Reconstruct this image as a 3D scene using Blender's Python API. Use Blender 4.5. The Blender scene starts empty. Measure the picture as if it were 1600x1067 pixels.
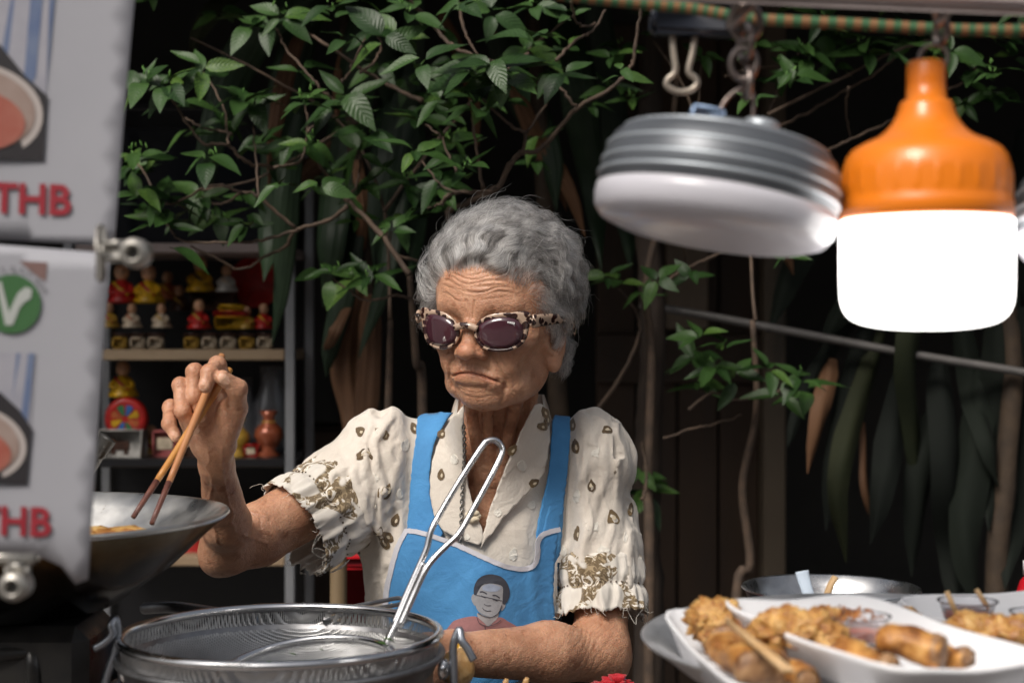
import bpy, math, random
import numpy as np
from mathutils import Vector, Matrix, geometry as mgeo

# ------------------------------------------------------------------ camera, sky, sun, exposure
CAM_H = 1.25
LENS = 55.0
FPX = LENS / 36.0 * 1600.0          # focal length in pixels of the 1600 px wide photograph
scene = bpy.context.scene
cam_data = bpy.data.cameras.new('camera')
cam_data.lens = LENS
cam_data.sensor_width = 36.0
cam_data.clip_start = 0.05
cam_data.clip_end = 400.0
cam_data.dof.use_dof = True
cam_data.dof.focus_distance = 1.66
cam_data.dof.aperture_fstop = 5.4
cam = bpy.data.objects.new('camera', cam_data)
scene.collection.objects.link(cam)
cam.location = (0, 0, CAM_H)
cam.rotation_euler = (math.radians(90), 0, 0)
scene.camera = cam

world = bpy.data.worlds.new('World')
scene.world = world
world.use_nodes = True
wn = world.node_tree.nodes
wn.clear()
w_out = wn.new('ShaderNodeOutputWorld')
w_bg = wn.new('ShaderNodeBackground')
w_sky = wn.new('ShaderNodeTexSky')
w_sky.sky_type = 'NISHITA'
w_sky.sun_disc = False
SUN_ELEV, SUN_ROT = math.radians(47), math.radians(214)
w_sky.sun_elevation = SUN_ELEV
w_sky.sun_rotation = SUN_ROT
w_sky.air_density = 1.0
w_sky.dust_density = 6.0
w_sky.ozone_density = 1.0
w_bg.inputs['Strength'].default_value = 0.072
w_hsv = wn.new('ShaderNodeHueSaturation')          # overcast: the sky is nearly white
w_hsv.inputs['Saturation'].default_value = 0.38
world.node_tree.links.new(w_sky.outputs[0], w_hsv.inputs['Color'])
world.node_tree.links.new(w_hsv.outputs[0], w_bg.inputs['Color'])
world.node_tree.links.new(w_bg.outputs[0], w_out.inputs['Surface'])

sun_data = bpy.data.lights.new('sun', 'SUN')
sun_data.energy = 2.1
sun_data.angle = math.radians(22)
sun_data.color = (1.0, 0.93, 0.84)
sun = bpy.data.objects.new('sun', sun_data)
scene.collection.objects.link(sun)
# the sky's sun stands at azimuth SUN_ROT (clockwise from +Y seen from above)
_sd = Vector((math.sin(SUN_ROT) * math.cos(SUN_ELEV), math.cos(SUN_ROT) * math.cos(SUN_ELEV), math.sin(SUN_ELEV)))
sun.rotation_euler = (-_sd).to_track_quat('-Z', 'Y').to_euler()
sun.location = (0, -4, 6)

vs = scene.view_settings
vs.view_transform = 'Standard'
vs.look = 'None'
vs.exposure = 0.40
vs.gamma = 1.0
vs.use_curve_mapping = False
scene.cycles.use_denoising = True
scene.cycles.max_bounces = 8
scene.cycles.transparent_max_bounces = 12

# ------------------------------------------------------------------ small helpers
R = random.Random(7)
f32 = np.float32
COL = scene.collection


def P(px, py, d):
    """the point seen at pixel (px, py) of the 1600x1067 photograph, d metres in front of the camera"""
    return np.array([(px - 800.0) * d / FPX, d, CAM_H + (533.5 - py) * d / FPX])


def PX(V):
    V = np.asarray(V)
    return np.stack([800 + V[..., 0] / V[..., 1] * FPX, 533.5 - (V[..., 2] - CAM_H) / V[..., 1] * FPX], -1)


def nrm(v):
    v = np.asarray(v, float)
    return v / (np.linalg.norm(v, axis=-1, keepdims=True) + 1e-12)


def thing(name, label, cat, loc, group=None, kind=None):
    o = bpy.data.objects.new(name, None)
    COL.objects.link(o)
    o.empty_display_size = 0.02
    o.location = [float(a) for a in loc]
    o['label'] = label
    o['category'] = cat
    if group:
        o['group'] = group
    if kind:
        o['kind'] = kind
    return o


def tag(o, label=None, cat=None, group=None, kind=None):
    if label:
        o['label'] = label
    if cat:
        o['category'] = cat
    if group:
        o['group'] = group
    if kind:
        o['kind'] = kind
    return o


def wloc(o):
    v = np.zeros(3)
    while o is not None:
        v += np.array(o.location)
        o = o.parent
    return v


def make_mesh(name, V, F, smooth=True):
    me = bpy.data.meshes.new(name)
    V = np.asarray(V, f32).reshape(-1, 3)
    if isinstance(F, np.ndarray):
        k = F.shape[1]
        me.vertices.add(len(V))
        me.vertices.foreach_set('co', V.ravel())
        me.loops.add(F.size)
        me.loops.foreach_set('vertex_index', F.astype(np.int32).ravel())
        me.polygons.add(len(F))
        me.polygons.foreach_set('loop_start', np.arange(0, F.size, k, dtype=np.int32))
        me.polygons.foreach_set('loop_total', np.full(len(F), k, np.int32))
        me.update(calc_edges=True)
    else:
        me.from_pydata(V.tolist(), [], [list(map(int, f)) for f in F])
        me.update()
    if smooth:
        me.polygons.foreach_set('use_smooth', np.ones(len(me.polygons), bool))
    return me


def mesh_obj(name, V, F, mat, parent=None, smooth=True, origin=None):
    """one mesh object from world-space vertices"""
    V = np.asarray(V, float).reshape(-1, 3)
    if origin is None:
        if parent is None:
            origin = np.array([V[:, 0].mean(), V[:, 1].mean(), V[:, 2].min()])
        else:
            origin = wloc(parent)
    me = make_mesh(name, V - np.asarray(origin), F, smooth)
    o = bpy.data.objects.new(name, me)
    COL.objects.link(o)
    base = wloc(parent) if parent is not None else np.zeros(3)
    o.location = [float(a) for a in (np.asarray(origin) - base)]
    if parent is not None:
        o.parent = parent
    if mat is not None:
        me.materials.append(mat)
    return o


def copy_obj(o, loc, rot=None, scale=None, parent=None):
    c = o.copy()
    COL.objects.link(c)
    c.location = [float(a) for a in loc]
    if rot is not None:
        c.rotation_euler = rot
    if scale is not None:
        c.scale = (scale,) * 3 if np.isscalar(scale) else scale
    c.parent = parent
    return c


def copy_tree(o, loc, rot=None, scale=None):
    c = copy_obj(o, loc, rot, scale)
    for ch in o.children:
        d = ch.copy()
        COL.objects.link(d)
        d.parent = c
        for g in ch.children:
            e = g.copy()
            COL.objects.link(e)
            e.parent = d
    return c


class MB:
    """collects simple shapes into one mesh"""

    def __init__(s):
        s.V, s.F, s.n = [], [], 0

    def add(s, V, F):
        V = np.asarray(V, float).reshape(-1, 3)
        s.V.append(V)
        s.F += [[i + s.n for i in f] for f in F]
        s.n += len(V)
        return s

    def box(s, c, size, rot=None, bev=0.0):
        c = np.asarray(c, float)
        hx, hy, hz = [a / 2 for a in size]
        if bev > 0:
            b = min(bev, hx * .9, hy * .9, hz * .9)
            pts = []
            idx = {}
            for sx in (-1, 1):
                for sy in (-1, 1):
                    for sz in (-1, 1):
                        for ax in range(3):
                            v = [sx * (hx - b), sy * (hy - b), sz * (hz - b)]
                            v[ax] = (sx * hx, sy * hy, sz * hz)[ax]
                            idx[(sx, sy, sz, ax)] = len(pts)
                            pts.append(v)
            F = []
            for ax in range(3):
                a1, a2 = (ax + 1) % 3, (ax + 2) % 3
                for sg in (-1, 1):
                    q = []
                    for (u, w) in ((-1, -1), (1, -1), (1, 1), (-1, 1)):
                        k = [0, 0, 0]
                        k[ax], k[a1], k[a2] = sg, u, w
                        q.append(idx[(*k, ax)])
                    F.append(q if sg > 0 else q[::-1])
                # edges along ax
                for u in (-1, 1):
                    for w in (-1, 1):
                        k0, k1 = [0, 0, 0], [0, 0, 0]
                        k0[ax], k1[ax] = -1, 1
                        k0[a1] = k1[a1] = u
                        k0[a2] = k1[a2] = w
                        q = [idx[(*k0, a1)], idx[(*k1, a1)], idx[(*k1, a2)], idx[(*k0, a2)]]
                        F.append(q if u * w > 0 else q[::-1])
            for sx in (-1, 1):
                for sy in (-1, 1):
                    for sz in (-1, 1):
                        q = [idx[(sx, sy, sz, a)] for a in range(3)]
                        F.append(q if sx * sy * sz > 0 else q[::-1])
            V = np.array(pts)
        else:
            V = np.array([[x, y, z] for x in (-hx, hx) for y in (-hy, hy) for z in (-hz, hz)])
            F = [[0, 1, 3, 2], [4, 6, 7, 5], [0, 4, 5, 1], [2, 3, 7, 6], [0, 2, 6, 4], [1, 5, 7, 3]]
        if rot is not None:
            V = V @ np.asarray(rot).T
        return s.add(V + c, F)

    def tube(s, pts, r, seg=10, caps=True, closed=False, flat=1.0):
        V, F = tube_geo(pts, r, seg, caps, closed, flat)
        return s.add(V, F)

    def lathe(s, prof, c=(0, 0, 0), seg=48, axis=None, rfun=None):
        V, F = lathe_geo(prof, seg, rfun)
        if axis is not None:
            V = V @ frame_z(axis).T
        return s.add(V + np.asarray(c, float), F)

    def obj(s, name, mat, parent=None, smooth=True, origin=None):
        return mesh_obj(name, np.concatenate(s.V), s.F, mat, parent, smooth, origin)


def frame_z(axis):
    z = nrm(axis)
    a = np.array([1., 0, 0]) if abs(z[0]) < 0.8 else np.array([0., 1, 0])
    x = nrm(a - z * a.dot(z))
    y = np.cross(z, x)
    return np.stack([x, y, z], 1)


def rot_xyz(rx=0, ry=0, rz=0):
    cx, sx, cy, sy, cz, sz = math.cos(rx), math.sin(rx), math.cos(ry), math.sin(ry), math.cos(rz), math.sin(rz)
    X = np.array([[1, 0, 0], [0, cx, -sx], [0, sx, cx]])
    Y = np.array([[cy, 0, sy], [0, 1, 0], [-sy, 0, cy]])
    Z = np.array([[cz, -sz, 0], [sz, cz, 0], [0, 0, 1]])
    return Z @ Y @ X


def tube_geo(pts, r, seg=10, caps=True, closed=False, flat=1.0):
    pts = np.asarray(pts, float)
    n = len(pts)
    r = np.broadcast_to(np.asarray(r, float), (n,))
    if closed:
        T = nrm(np.roll(pts, -1, 0) - np.roll(pts, 1, 0))
    else:
        T = nrm(np.gradient(pts, axis=0))
    up = np.array([0., 0, 1]) if abs(T[0][2]) < .9 else np.array([0., 1, 0])
    N = nrm(up - T[0] * up.dot(T[0]))
    V = []
    a = np.arange(seg) / seg * 2 * np.pi
    for i in range(n):
        N = nrm(N - T[i] * N.dot(T[i]))
        B = np.cross(T[i], N)
        V.append(pts[i] + r[i] * (np.cos(a)[:, None] * N * flat + np.sin(a)[:, None] * B))
    V = np.concatenate(V)
    F = []
    for i in range(n if closed else n - 1):
        i2 = (i + 1) % n
        for j in range(seg):
            j2 = (j + 1) % seg
            F.append([i * seg + j, i * seg + j2, i2 * seg + j2, i2 * seg + j])
    if caps and not closed:
        F.append(list(range(seg))[::-1])
        F.append([(n - 1) * seg + j for j in range(seg)])
    return V, F


def lathe_geo(prof, seg=48, rfun=None):
    """prof: list of (r, z); r==0 ends become a single point"""
    V, F, rings = [], [], []
    a = np.arange(seg) / seg * 2 * np.pi
    for (r, z) in prof:
        if r <= 1e-6:
            rings.append([len(V)])
            V.append([0, 0, z])
        else:
            rings.append(list(range(len(V), len(V) + seg)))
            for t in a:
                rr = r * (rfun(t, z) if rfun else 1.0)
                V.append([rr * math.cos(t), rr * math.sin(t), z])
    for A, B in zip(rings[:-1], rings[1:]):
        for j in range(seg):
            j2 = (j + 1) % seg
            if len(A) == 1 and len(B) == 1:
                continue
            if len(A) == 1:
                F.append([A[0], B[j2], B[j]])
            elif len(B) == 1:
                F.append([A[j], A[j2], B[0]])
            else:
                F.append([A[j], A[j2], B[j2], B[j]])
    return np.array(V, float), F


def spline(pts, n=24, closed=False):
    """Catmull-Rom through pts"""
    pts = np.asarray(pts, float)
    m = len(pts)
    out = []
    segs = m if closed else m - 1
    per = max(2, int(math.ceil(n / segs)))
    for i in range(segs):
        if closed:
            p0, p1, p2, p3 = pts[(i - 1) % m], pts[i], pts[(i + 1) % m], pts[(i + 2) % m]
        else:
            p1, p2 = pts[i], pts[i + 1]
            p0 = pts[i - 1] if i > 0 else 2 * p1 - p2
            p3 = pts[i + 2] if i + 2 < m else 2 * p2 - p1
        for t in np.arange(per) / per:
            out.append(.5 * (2 * p1 + (p2 - p0) * t + (2 * p0 - 5 * p1 + 4 * p2 - p3) * t * t + (3 * p1 - p0 - 3 * p2 + p3) * t ** 3))
    if not closed:
        out.append(pts[-1])
    return np.array(out)


# ------------------------------------------------------------------ numpy noise
_perm = np.random.RandomState(3).permutation(256).astype(np.int64)
_perm = np.concatenate([_perm, _perm, _perm])
_gval = (np.random.RandomState(5).rand(256) * 2 - 1).astype(f32)


def vnoise(p, seed=0):
    """smooth value noise in [-1, 1]"""
    p = np.asarray(p, f32)
    i = np.floor(p).astype(np.int64)
    f = (p - i).astype(f32)
    f = f * f * f * (f * (f * 6 - 15) + 10)
    i = (i + seed * 17) & 255

    def h(a, b, c):
        return _gval[_perm[_perm[_perm[(i[..., 0] + a) & 255] + ((i[..., 1] + b) & 255)] + ((i[..., 2] + c) & 255)] & 255]
    x, y, z = f[..., 0], f[..., 1], f[..., 2]
    x00 = h(0, 0, 0) * (1 - x) + h(1, 0, 0) * x
    x10 = h(0, 1, 0) * (1 - x) + h(1, 1, 0) * x
    x01 = h(0, 0, 1) * (1 - x) + h(1, 0, 1) * x
    x11 = h(0, 1, 1) * (1 - x) + h(1, 1, 1) * x
    return (x00 * (1 - y) + x10 * y) * (1 - z) + (x01 * (1 - y) + x11 * y) * z


def fbm(p, oct=3, seed=0):
    p = np.asarray(p, f32)
    s, a, t = 0, 1.0, 0
    for k in range(oct):
        s = s + a * vnoise(p * (2.03 ** k), seed + k)
        t += a
        a *= .5
    return s / t


# ------------------------------------------------------------------ materials
def new_mat(name):
    m = bpy.data.materials.new(name)
    m.use_nodes = True
    nt = m.node_tree
    b = nt.nodes['Principled BSDF']
    return m, nt, b


def node(nt, kind, **kw):
    n = nt.nodes.new(kind)
    for k, v in kw.items():
        if k in n.inputs:
            n.inputs[k].default_value = v
        else:
            setattr(n, k, v)
    return n


def ramp(nt, stops, interp='LINEAR'):
    n = nt.nodes.new('ShaderNodeValToRGB')
    cr = n.color_ramp
    cr.interpolation = interp
    while len(cr.elements) > 1:
        cr.elements.remove(cr.elements[-1])
    cr.elements[0].position = stops[0][0]
    cr.elements[0].color = (*stops[0][1], 1) if len(stops[0][1]) == 3 else stops[0][1]
    for p, c in stops[1:]:
        e = cr.elements.new(p)
        e.color = (*c, 1) if len(c) == 3 else c
    return n


def coords(nt, which='Object', scale=None):
    tc = nt.nodes.new('ShaderNodeTexCoord')
    out = tc.outputs[which]
    if scale is not None:
        mp = nt.nodes.new('ShaderNodeMapping')
        mp.inputs['Scale'].default_value = scale if not np.isscalar(scale) else (scale,) * 3
        nt.links.new(out, mp.inputs[0])
        out = mp.outputs[0]
    return out


def pmat(name, base, rough=.5, metal=0.0, var=None, bump=None, rvar=None, coat=0.0, sss=None, trans=None, spec=None, aniso=None, emit=None, alpha=None, sheen=None, stretch=None, objrand=0.0, wear=None):
    """Principled material. var=(scale, colour2, contrast), bump=(scale, strength, distance)"""
    m, nt, b = new_mat(name)
    L = nt.links.new
    b.inputs['Base Color'].default_value = (*base, 1)
    b.inputs['Roughness'].default_value = rough
    b.inputs['Metallic'].default_value = metal
    if spec is not None:
        b.inputs['Specular IOR Level'].default_value = spec
    if coat:
        b.inputs['Coat Weight'].default_value = coat
        b.inputs['Coat Roughness'].default_value = .08
    if sss:
        b.inputs['Subsurface Weight'].default_value = sss[0]
        b.inputs['Subsurface Radius'].default_value = sss[1]
        b.inputs['Subsurface Scale'].default_value = sss[2]
    if trans is not None:
        b.inputs['Transmission Weight'].default_value = trans
    if sheen:
        b.inputs['Sheen Weight'].default_value = sheen
    if emit:
        b.inputs['Emission Color'].default_value = (*emit[0], 1)
        b.inputs['Emission Strength'].default_value = emit[1]
    if alpha is not None:
        b.inputs['Alpha'].default_value = alpha
    if aniso:
        b.inputs['Anisotropic'].default_value = aniso
    co = coords(nt, 'Object', stretch)
    cur = None
    if var:
        nz = node(nt, 'ShaderNodeTexNoise', Scale=var[0], Detail=5.0, Roughness=.6)
        L(co, nz.inputs['Vector'])
        k = var[2] if len(var) > 2 else .18
        rp = ramp(nt, [(.5 - k, base), (.5 + k, var[1])])
        L(nz.outputs[0], rp.inputs[0])
        cur = rp.outputs[0]
    if wear:   # (scale, colour, threshold)
        nz = node(nt, 'ShaderNodeTexNoise', Scale=wear[0], Detail=8.0, Roughness=.7)
        L(co, nz.inputs['Vector'])
        rp = ramp(nt, [(wear[2], (0, 0, 0)), (wear[2] + .08, (1, 1, 1))])
        L(nz.outputs[0], rp.inputs[0])
        mx = node(nt, 'ShaderNodeMix', data_type='RGBA')
        L(rp.outputs[0], mx.inputs[0])
        if cur is not None:
            L(cur, mx.inputs[6])
        else:
            mx.inputs[6].default_value = (*base, 1)
        mx.inputs[7].default_value = (*wear[1], 1)
        cur = mx.outputs[2]
    if objrand:
        oi = nt.nodes.new('ShaderNodeObjectInfo')
        hs = nt.nodes.new('ShaderNodeHueSaturation')
        mr = node(nt, 'ShaderNodeMapRange')
        mr.inputs['To Min'].default_value = 1 - objrand
        mr.inputs['To Max'].default_value = 1 + objrand
        L(oi.outputs['Random'], mr.inputs[0])
        L(mr.outputs[0], hs.inputs['Value'])
        if cur is not None:
            L(cur, hs.inputs['Color'])
        else:
            hs.inputs['Color'].default_value = (*base, 1)
        cur = hs.outputs[0]
    if cur is not None:
        L(cur, b.inputs['Base Color'])
    if rvar:
        nz = node(nt, 'ShaderNodeTexNoise', Scale=rvar[0], Detail=6.0)
        L(co, nz.inputs['Vector'])
        mr = node(nt, 'ShaderNodeMapRange')
        mr.inputs['From Min'].default_value = .3
        mr.inputs['From Max'].default_value = .7
        mr.inputs['To Min'].default_value = rvar[1]
        mr.inputs['To Max'].default_value = rvar[2]
        L(nz.outputs[0], mr.inputs[0])
        L(mr.outputs[0], b.inputs['Roughness'])
    if bump:
        nz = node(nt, 'ShaderNodeTexNoise', Scale=bump[0], Detail=6.0, Roughness=.6)
        L(co, nz.inputs['Vector'])
        bp = node(nt, 'ShaderNodeBump', Strength=bump[1], Distance=bump[2] if len(bump) > 2 else .002)
        L(nz.outputs[0], bp.inputs['Height'])
        L(bp.outputs[0], b.inputs['Normal'])
    return m


# ------------------------------------------------------------------ signed-distance modelling
def smin(a, b, k):
    h = np.maximum(k - np.abs(a - b), 0) / k
    return np.minimum(a, b) - h * h * k * .25


def smax(a, b, k):
    return -smin(-a, -b, k)


def ell(p, c, r):
    q = p - np.asarray(c, f32)
    r = np.asarray(r, f32)
    k0 = np.sqrt(((q / r) ** 2).sum(-1)) + 1e-9
    k1 = np.sqrt(((q / (r * r)) ** 2).sum(-1)) + 1e-9
    return k0 * (k0 - 1) / k1


def cap(p, a, b, ra, rb=None):
    """tapered capsule"""
    rb = ra if rb is None else rb
    a = np.asarray(a, f32)
    b = np.asarray(b, f32)
    ba = b - a
    t = np.clip(((p - a) @ ba) / max(float(ba @ ba), 1e-12), 0, 1)
    d = p - a - t[..., None] * ba
    return np.sqrt((d * d).sum(-1)) - (ra + (rb - ra) * t)


def chain(p, pts, rs, k=.004):
    d = None
    for i in range(len(pts) - 1):
        e = cap(p, pts[i], pts[i + 1], rs[i], rs[i + 1])
        d = e if d is None else smin(d, e, k)
    return d


def axis_steps(bands):
    """grid coordinates from (start, end, spacing) bands"""
    out = []
    for a, b, h in bands:
        n = max(1, int(round((b - a) / h)))
        out.append(a + (b - a) * np.arange(n) / n)
    out.append([bands[-1][1]])
    return np.concatenate(out).astype(f32)


def extract(sdf, ax, ay, az, margin=.001):
    """surface nets over a grid whose spacing may differ along each axis"""
    A = []
    for a in (ax, ay, az):
        pad = (-len(a)) % 16
        A.append(np.concatenate([a, a[-1] + (a[-1] - a[-2]) * np.arange(1, pad + 1)]).astype(f32))
    n = np.array([len(a) for a in A])
    nb = n // 16

    def level(step):
        C = [a.reshape(-1, step) for a in A]
        mid = [(c[:, 0] + c[:, -1]) * .5 for c in C]
        half = [(c[:, -1] - c[:, 0]) * .5 + (c[:, 1] - c[:, 0]) for c in C]
        return mid, half

    def at(mid, idx):
        return np.stack([mid[k][idx[:, k]] for k in range(3)], 1)
    mid, half = level(16)
    idx = np.stack(np.meshgrid(*[np.arange(a) for a in nb], indexing='ij'), -1).reshape(-1, 3)
    d = sdf(at(mid, idx))
    D = np.repeat(np.repeat(np.repeat(np.where(d > 0, 1, -1).astype(f32).reshape(nb), 16, 0), 16, 1), 16, 2)
    idx = idx[np.abs(d) < np.linalg.norm(at(half, idx), axis=1) * 1.05 + .003]
    off = np.stack(np.meshgrid(*[np.arange(4)] * 3, indexing='ij'), -1).reshape(-1, 3)
    i4 = (idx[:, None] * 4 + off[None]).reshape(-1, 3)
    mid, half = level(4)
    d = sdf(at(mid, i4))
    D4 = D.reshape(n[0] // 4, 4, n[1] // 4, 4, n[2] // 4, 4)
    D4[i4[:, 0], :, i4[:, 1], :, i4[:, 2], :] = np.where(d > 0, 1, -1).astype(f32)[:, None, None, None]
    i4 = i4[np.abs(d) < np.linalg.norm(at(half, i4), axis=1) * .9 + margin]
    i1 = (i4[:, None] * 4 + off[None]).reshape(-1, 3)
    d = np.concatenate([sdf(at(A, c)) for c in np.array_split(i1, max(1, len(i1) // 400000))])
    D[i1[:, 0], i1[:, 1], i1[:, 2]] = d
    S = D < 0
    quads, pos = [], []
    for k in range(3):
        lo_ = S[tuple(slice(0, -1) if a == k else slice(None) for a in range(3))]
        hi_ = S[tuple(slice(1, None) if a == k else slice(None) for a in range(3))]
        e = np.argwhere(lo_ != hi_)
        a1, a2 = (k + 1) % 3, (k + 2) % 3
        e = e[(e[:, a1] > 0) & (e[:, a2] > 0)]
        va = D[e[:, 0], e[:, 1], e[:, 2]]
        e2 = e.copy()
        e2[:, k] += 1
        vb = D[e2[:, 0], e2[:, 1], e2[:, 2]]
        pt = e.astype(f32)
        pt[:, k] += np.clip(va / (va - vb), .02, .98)
        q = []
        for (u, w) in ((-1, -1), (0, -1), (0, 0), (-1, 0)):
            c = e.copy()
            c[:, a1] += u
            c[:, a2] += w
            q.append((c[:, 0] * n[1] + c[:, 1]) * n[2] + c[:, 2])
        q = np.stack(q, 1)
        flip = va > 0
        q[flip] = q[flip][:, ::-1]
        quads.append(q)
        pos.append(np.repeat(pt[:, None], 4, 1).reshape(-1, 3))
    quads = np.concatenate(quads)
    pos = np.concatenate(pos)
    uq, inv = np.unique(quads.ravel(), return_inverse=True)
    inv = inv.ravel()
    cnt = np.bincount(inv).astype(f32)
    G = np.stack([np.bincount(inv, pos[:, k]) / cnt for k in range(3)], 1)
    V = np.stack([np.interp(G[:, k], np.arange(n[k]), A[k]) for k in range(3)], 1).astype(f32)
    F = inv.reshape(-1, 4).astype(np.int32)
    h = float(A[1][1] - A[1][0])
    g = grad(sdf, V, h * .6)
    V = V - np.clip(sdf(V), -h, h)[:, None] * g * .9
    return V.astype(f32), F


def grad(sdf, V, e=.001):
    g = np.empty_like(V)
    for k in range(3):
        o = np.zeros(3, f32)
        o[k] = e
        g[:, k] = sdf(V + o) - sdf(V - o)
    return (g / (np.linalg.norm(g, axis=1, keepdims=True) + 1e-9)).astype(f32)


def trace(sdf, px, offset=0.0, d0=1.35, d1=2.05):
    """where the camera rays through pixels px meet a surface; rays that miss end at their closest approach"""
    px = np.asarray(px, float)
    dirs = np.stack([(px[:, 0] - 800) / FPX, np.ones(len(px)), (533.5 - px[:, 1]) / FPX], 1)
    o = np.array([0, 0, CAM_H])
    t = np.full(len(px), d0)
    best, bt = np.full(len(px), 9.), t.copy()
    for _ in range(40):
        d = sdf((o + dirs * t[:, None]).astype(f32)).astype(float) - offset
        m = d < best
        best[m], bt[m] = d[m], t[m]
        t = np.minimum(t + np.maximum(d, 0) * .8, d1)
    V = (o + dirs * bt[:, None]).astype(f32)
    for _ in range(4):
        d = sdf(V) - offset
        V = (V - np.asarray(d)[:, None] * grad(sdf, V) * .9).astype(f32)
    return V


def poly_fill(poly, step):
    """triangulated points filling a pixel-space polygon (list of rings: the first outer, the rest holes)"""
    poly = np.asarray(poly, float)
    # resample the border
    bd = []
    m = len(poly)
    for i in range(m):
        a, b = poly[i], poly[(i + 1) % m]
        k = max(1, int(round(np.linalg.norm(b - a) / step)))
        for j in range(k):
            bd.append(a + (b - a) * j / k)
    bd = np.array(bd)
    lo, hi = poly.min(0), poly.max(0)
    gx = np.arange(lo[0] + step / 2, hi[0], step)
    gy = np.arange(lo[1] + step / 2, hi[1], step * .87)
    G = np.array([[x + (step / 2 if k % 2 else 0), y] for k, y in enumerate(gy) for x in gx])
    if len(G):
        x, y = G[:, 0], G[:, 1]
        ins = np.zeros(len(G), bool)
        md = np.full(len(G), 1e9)
        for i in range(len(bd)):
            a, b = bd[i], bd[(i + 1) % len(bd)]
            c = ((a[1] > y) != (b[1] > y)) & (x < (b[0] - a[0]) * (y - a[1]) / (b[1] - a[1] + 1e-12) + a[0])
            ins ^= c
            md = np.minimum(md, np.hypot(x - a[0], y - a[1]))
        G = G[ins & (md > step * .55)]
    pts = np.concatenate([bd, G]) if len(G) else bd
    nb = len(bd)
    edges = [(i, (i + 1) % nb) for i in range(nb)]
    v, e, f, *_ = mgeo.delaunay_2d_cdt([Vector(p) for p in pts], edges, [], 1, 1e-5)
    return np.array([[a.x, a.y] for a in v]), [list(t) for t in f]


def smooth_verts(V, F, it=3, lam=.5, axis=None):
    V = np.array(V, float)
    E = set()
    for f in F:
        for i in range(len(f)):
            a, b = f[i], f[(i + 1) % len(f)]
            E.add((min(a, b), max(a, b)))
    E = np.array(list(E))
    for _ in range(it):
        S = np.zeros_like(V)
        c = np.zeros(len(V))
        np.add.at(S, E[:, 0], V[E[:, 1]])
        np.add.at(S, E[:, 1], V[E[:, 0]])
        np.add.at(c, E[:, 0], 1)
        np.add.at(c, E[:, 1], 1)
        V = V + lam * (S / c[:, None] - V)
    return V


def thicken(V, F, N, th):
    """close a sheet into a slab of thickness th along -N"""
    n = len(V)
    V2 = np.concatenate([V, V - N * th])
    F2 = [list(f) for f in F] + [[i + n for i in f[::-1]] for f in F]
    cnt = {}
    for f in F:
        for i in range(len(f)):
            cnt[(f[i], f[(i + 1) % len(f)])] = 1
    for (a, b) in list(cnt):
        if (b, a) not in cnt:
            F2.append([b, a, a + n, b + n])
    return V2, F2


def drape_many(items, sdf, parent, step=6., sm=2):
    """pieces of cloth cut to pixel-space outlines and laid on a surface.
    items: (name, outline, height above the surface, thickness, material); returns the objects"""
    fl = [poly_fill(it[1], it[5] if len(it) > 5 else step) for it in items]
    off = np.concatenate([np.full(len(p), it[2]) for (p, _), it in zip(fl, items)])
    VV = trace(sdf, np.concatenate([p for p, _ in fl]), off)
    NN = grad(sdf, VV.astype(f32)).astype(float)
    out, k = [], 0
    for (p, F), it in zip(fl, items):
        V, N = VV[k:k + len(p)], NN[k:k + len(p)]
        k += len(p)
        if sm:
            V = smooth_verts(V, F, sm, .4)
        a, b, c = V[F[0][0]], V[F[0][1]], V[F[0][2]]
        if np.dot(np.cross(b - a, c - a), N[F[0][0]]) < 0:
            F = [f[::-1] for f in F]
        V, F = thicken(V, F, N, it[3])
        out.append(mesh_obj(it[0], V, F, it[4], it[6] if len(it) > 6 else parent, smooth=it[3] > .001))
    return out


def drape(name, poly, sdf, off, th, mat, parent, step=6., sm=2):
    return drape_many([(name, poly, off, th, mat)], sdf, parent, step, sm)[0]

# ------------------------------------------------------------------ the woman: skeleton in world space
HC = P(791, 525, 1.735)                        # head centre (between the ears)
HS = 0.96
_yaw, _pitch, _roll = math.radians(25), math.radians(8.5), math.radians(2.5)
_fw = np.array([-math.sin(_yaw), -math.cos(_yaw), 0])
_lf = np.array([math.cos(_yaw), -math.sin(_yaw), 0])
_up = np.array([0, 0, 1.0])
_fw, _up = _fw * math.cos(_pitch) - _up * math.sin(_pitch), _up * math.cos(_pitch) + _fw * math.sin(_pitch)
_lf, _up = _lf * math.cos(_roll) - _up * math.sin(_roll), _up * math.cos(_roll) + _lf * math.sin(_roll)
HM = np.stack([_lf, _fw, _up], 1)              # columns: her left, forward, up


def h2w(q):
    return (np.asarray(q, float) * HS) @ HM.T + HC


def w2h(p):
    return ((p - HC.astype(f32)) @ HM.astype(f32)) / f32(HS)


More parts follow.
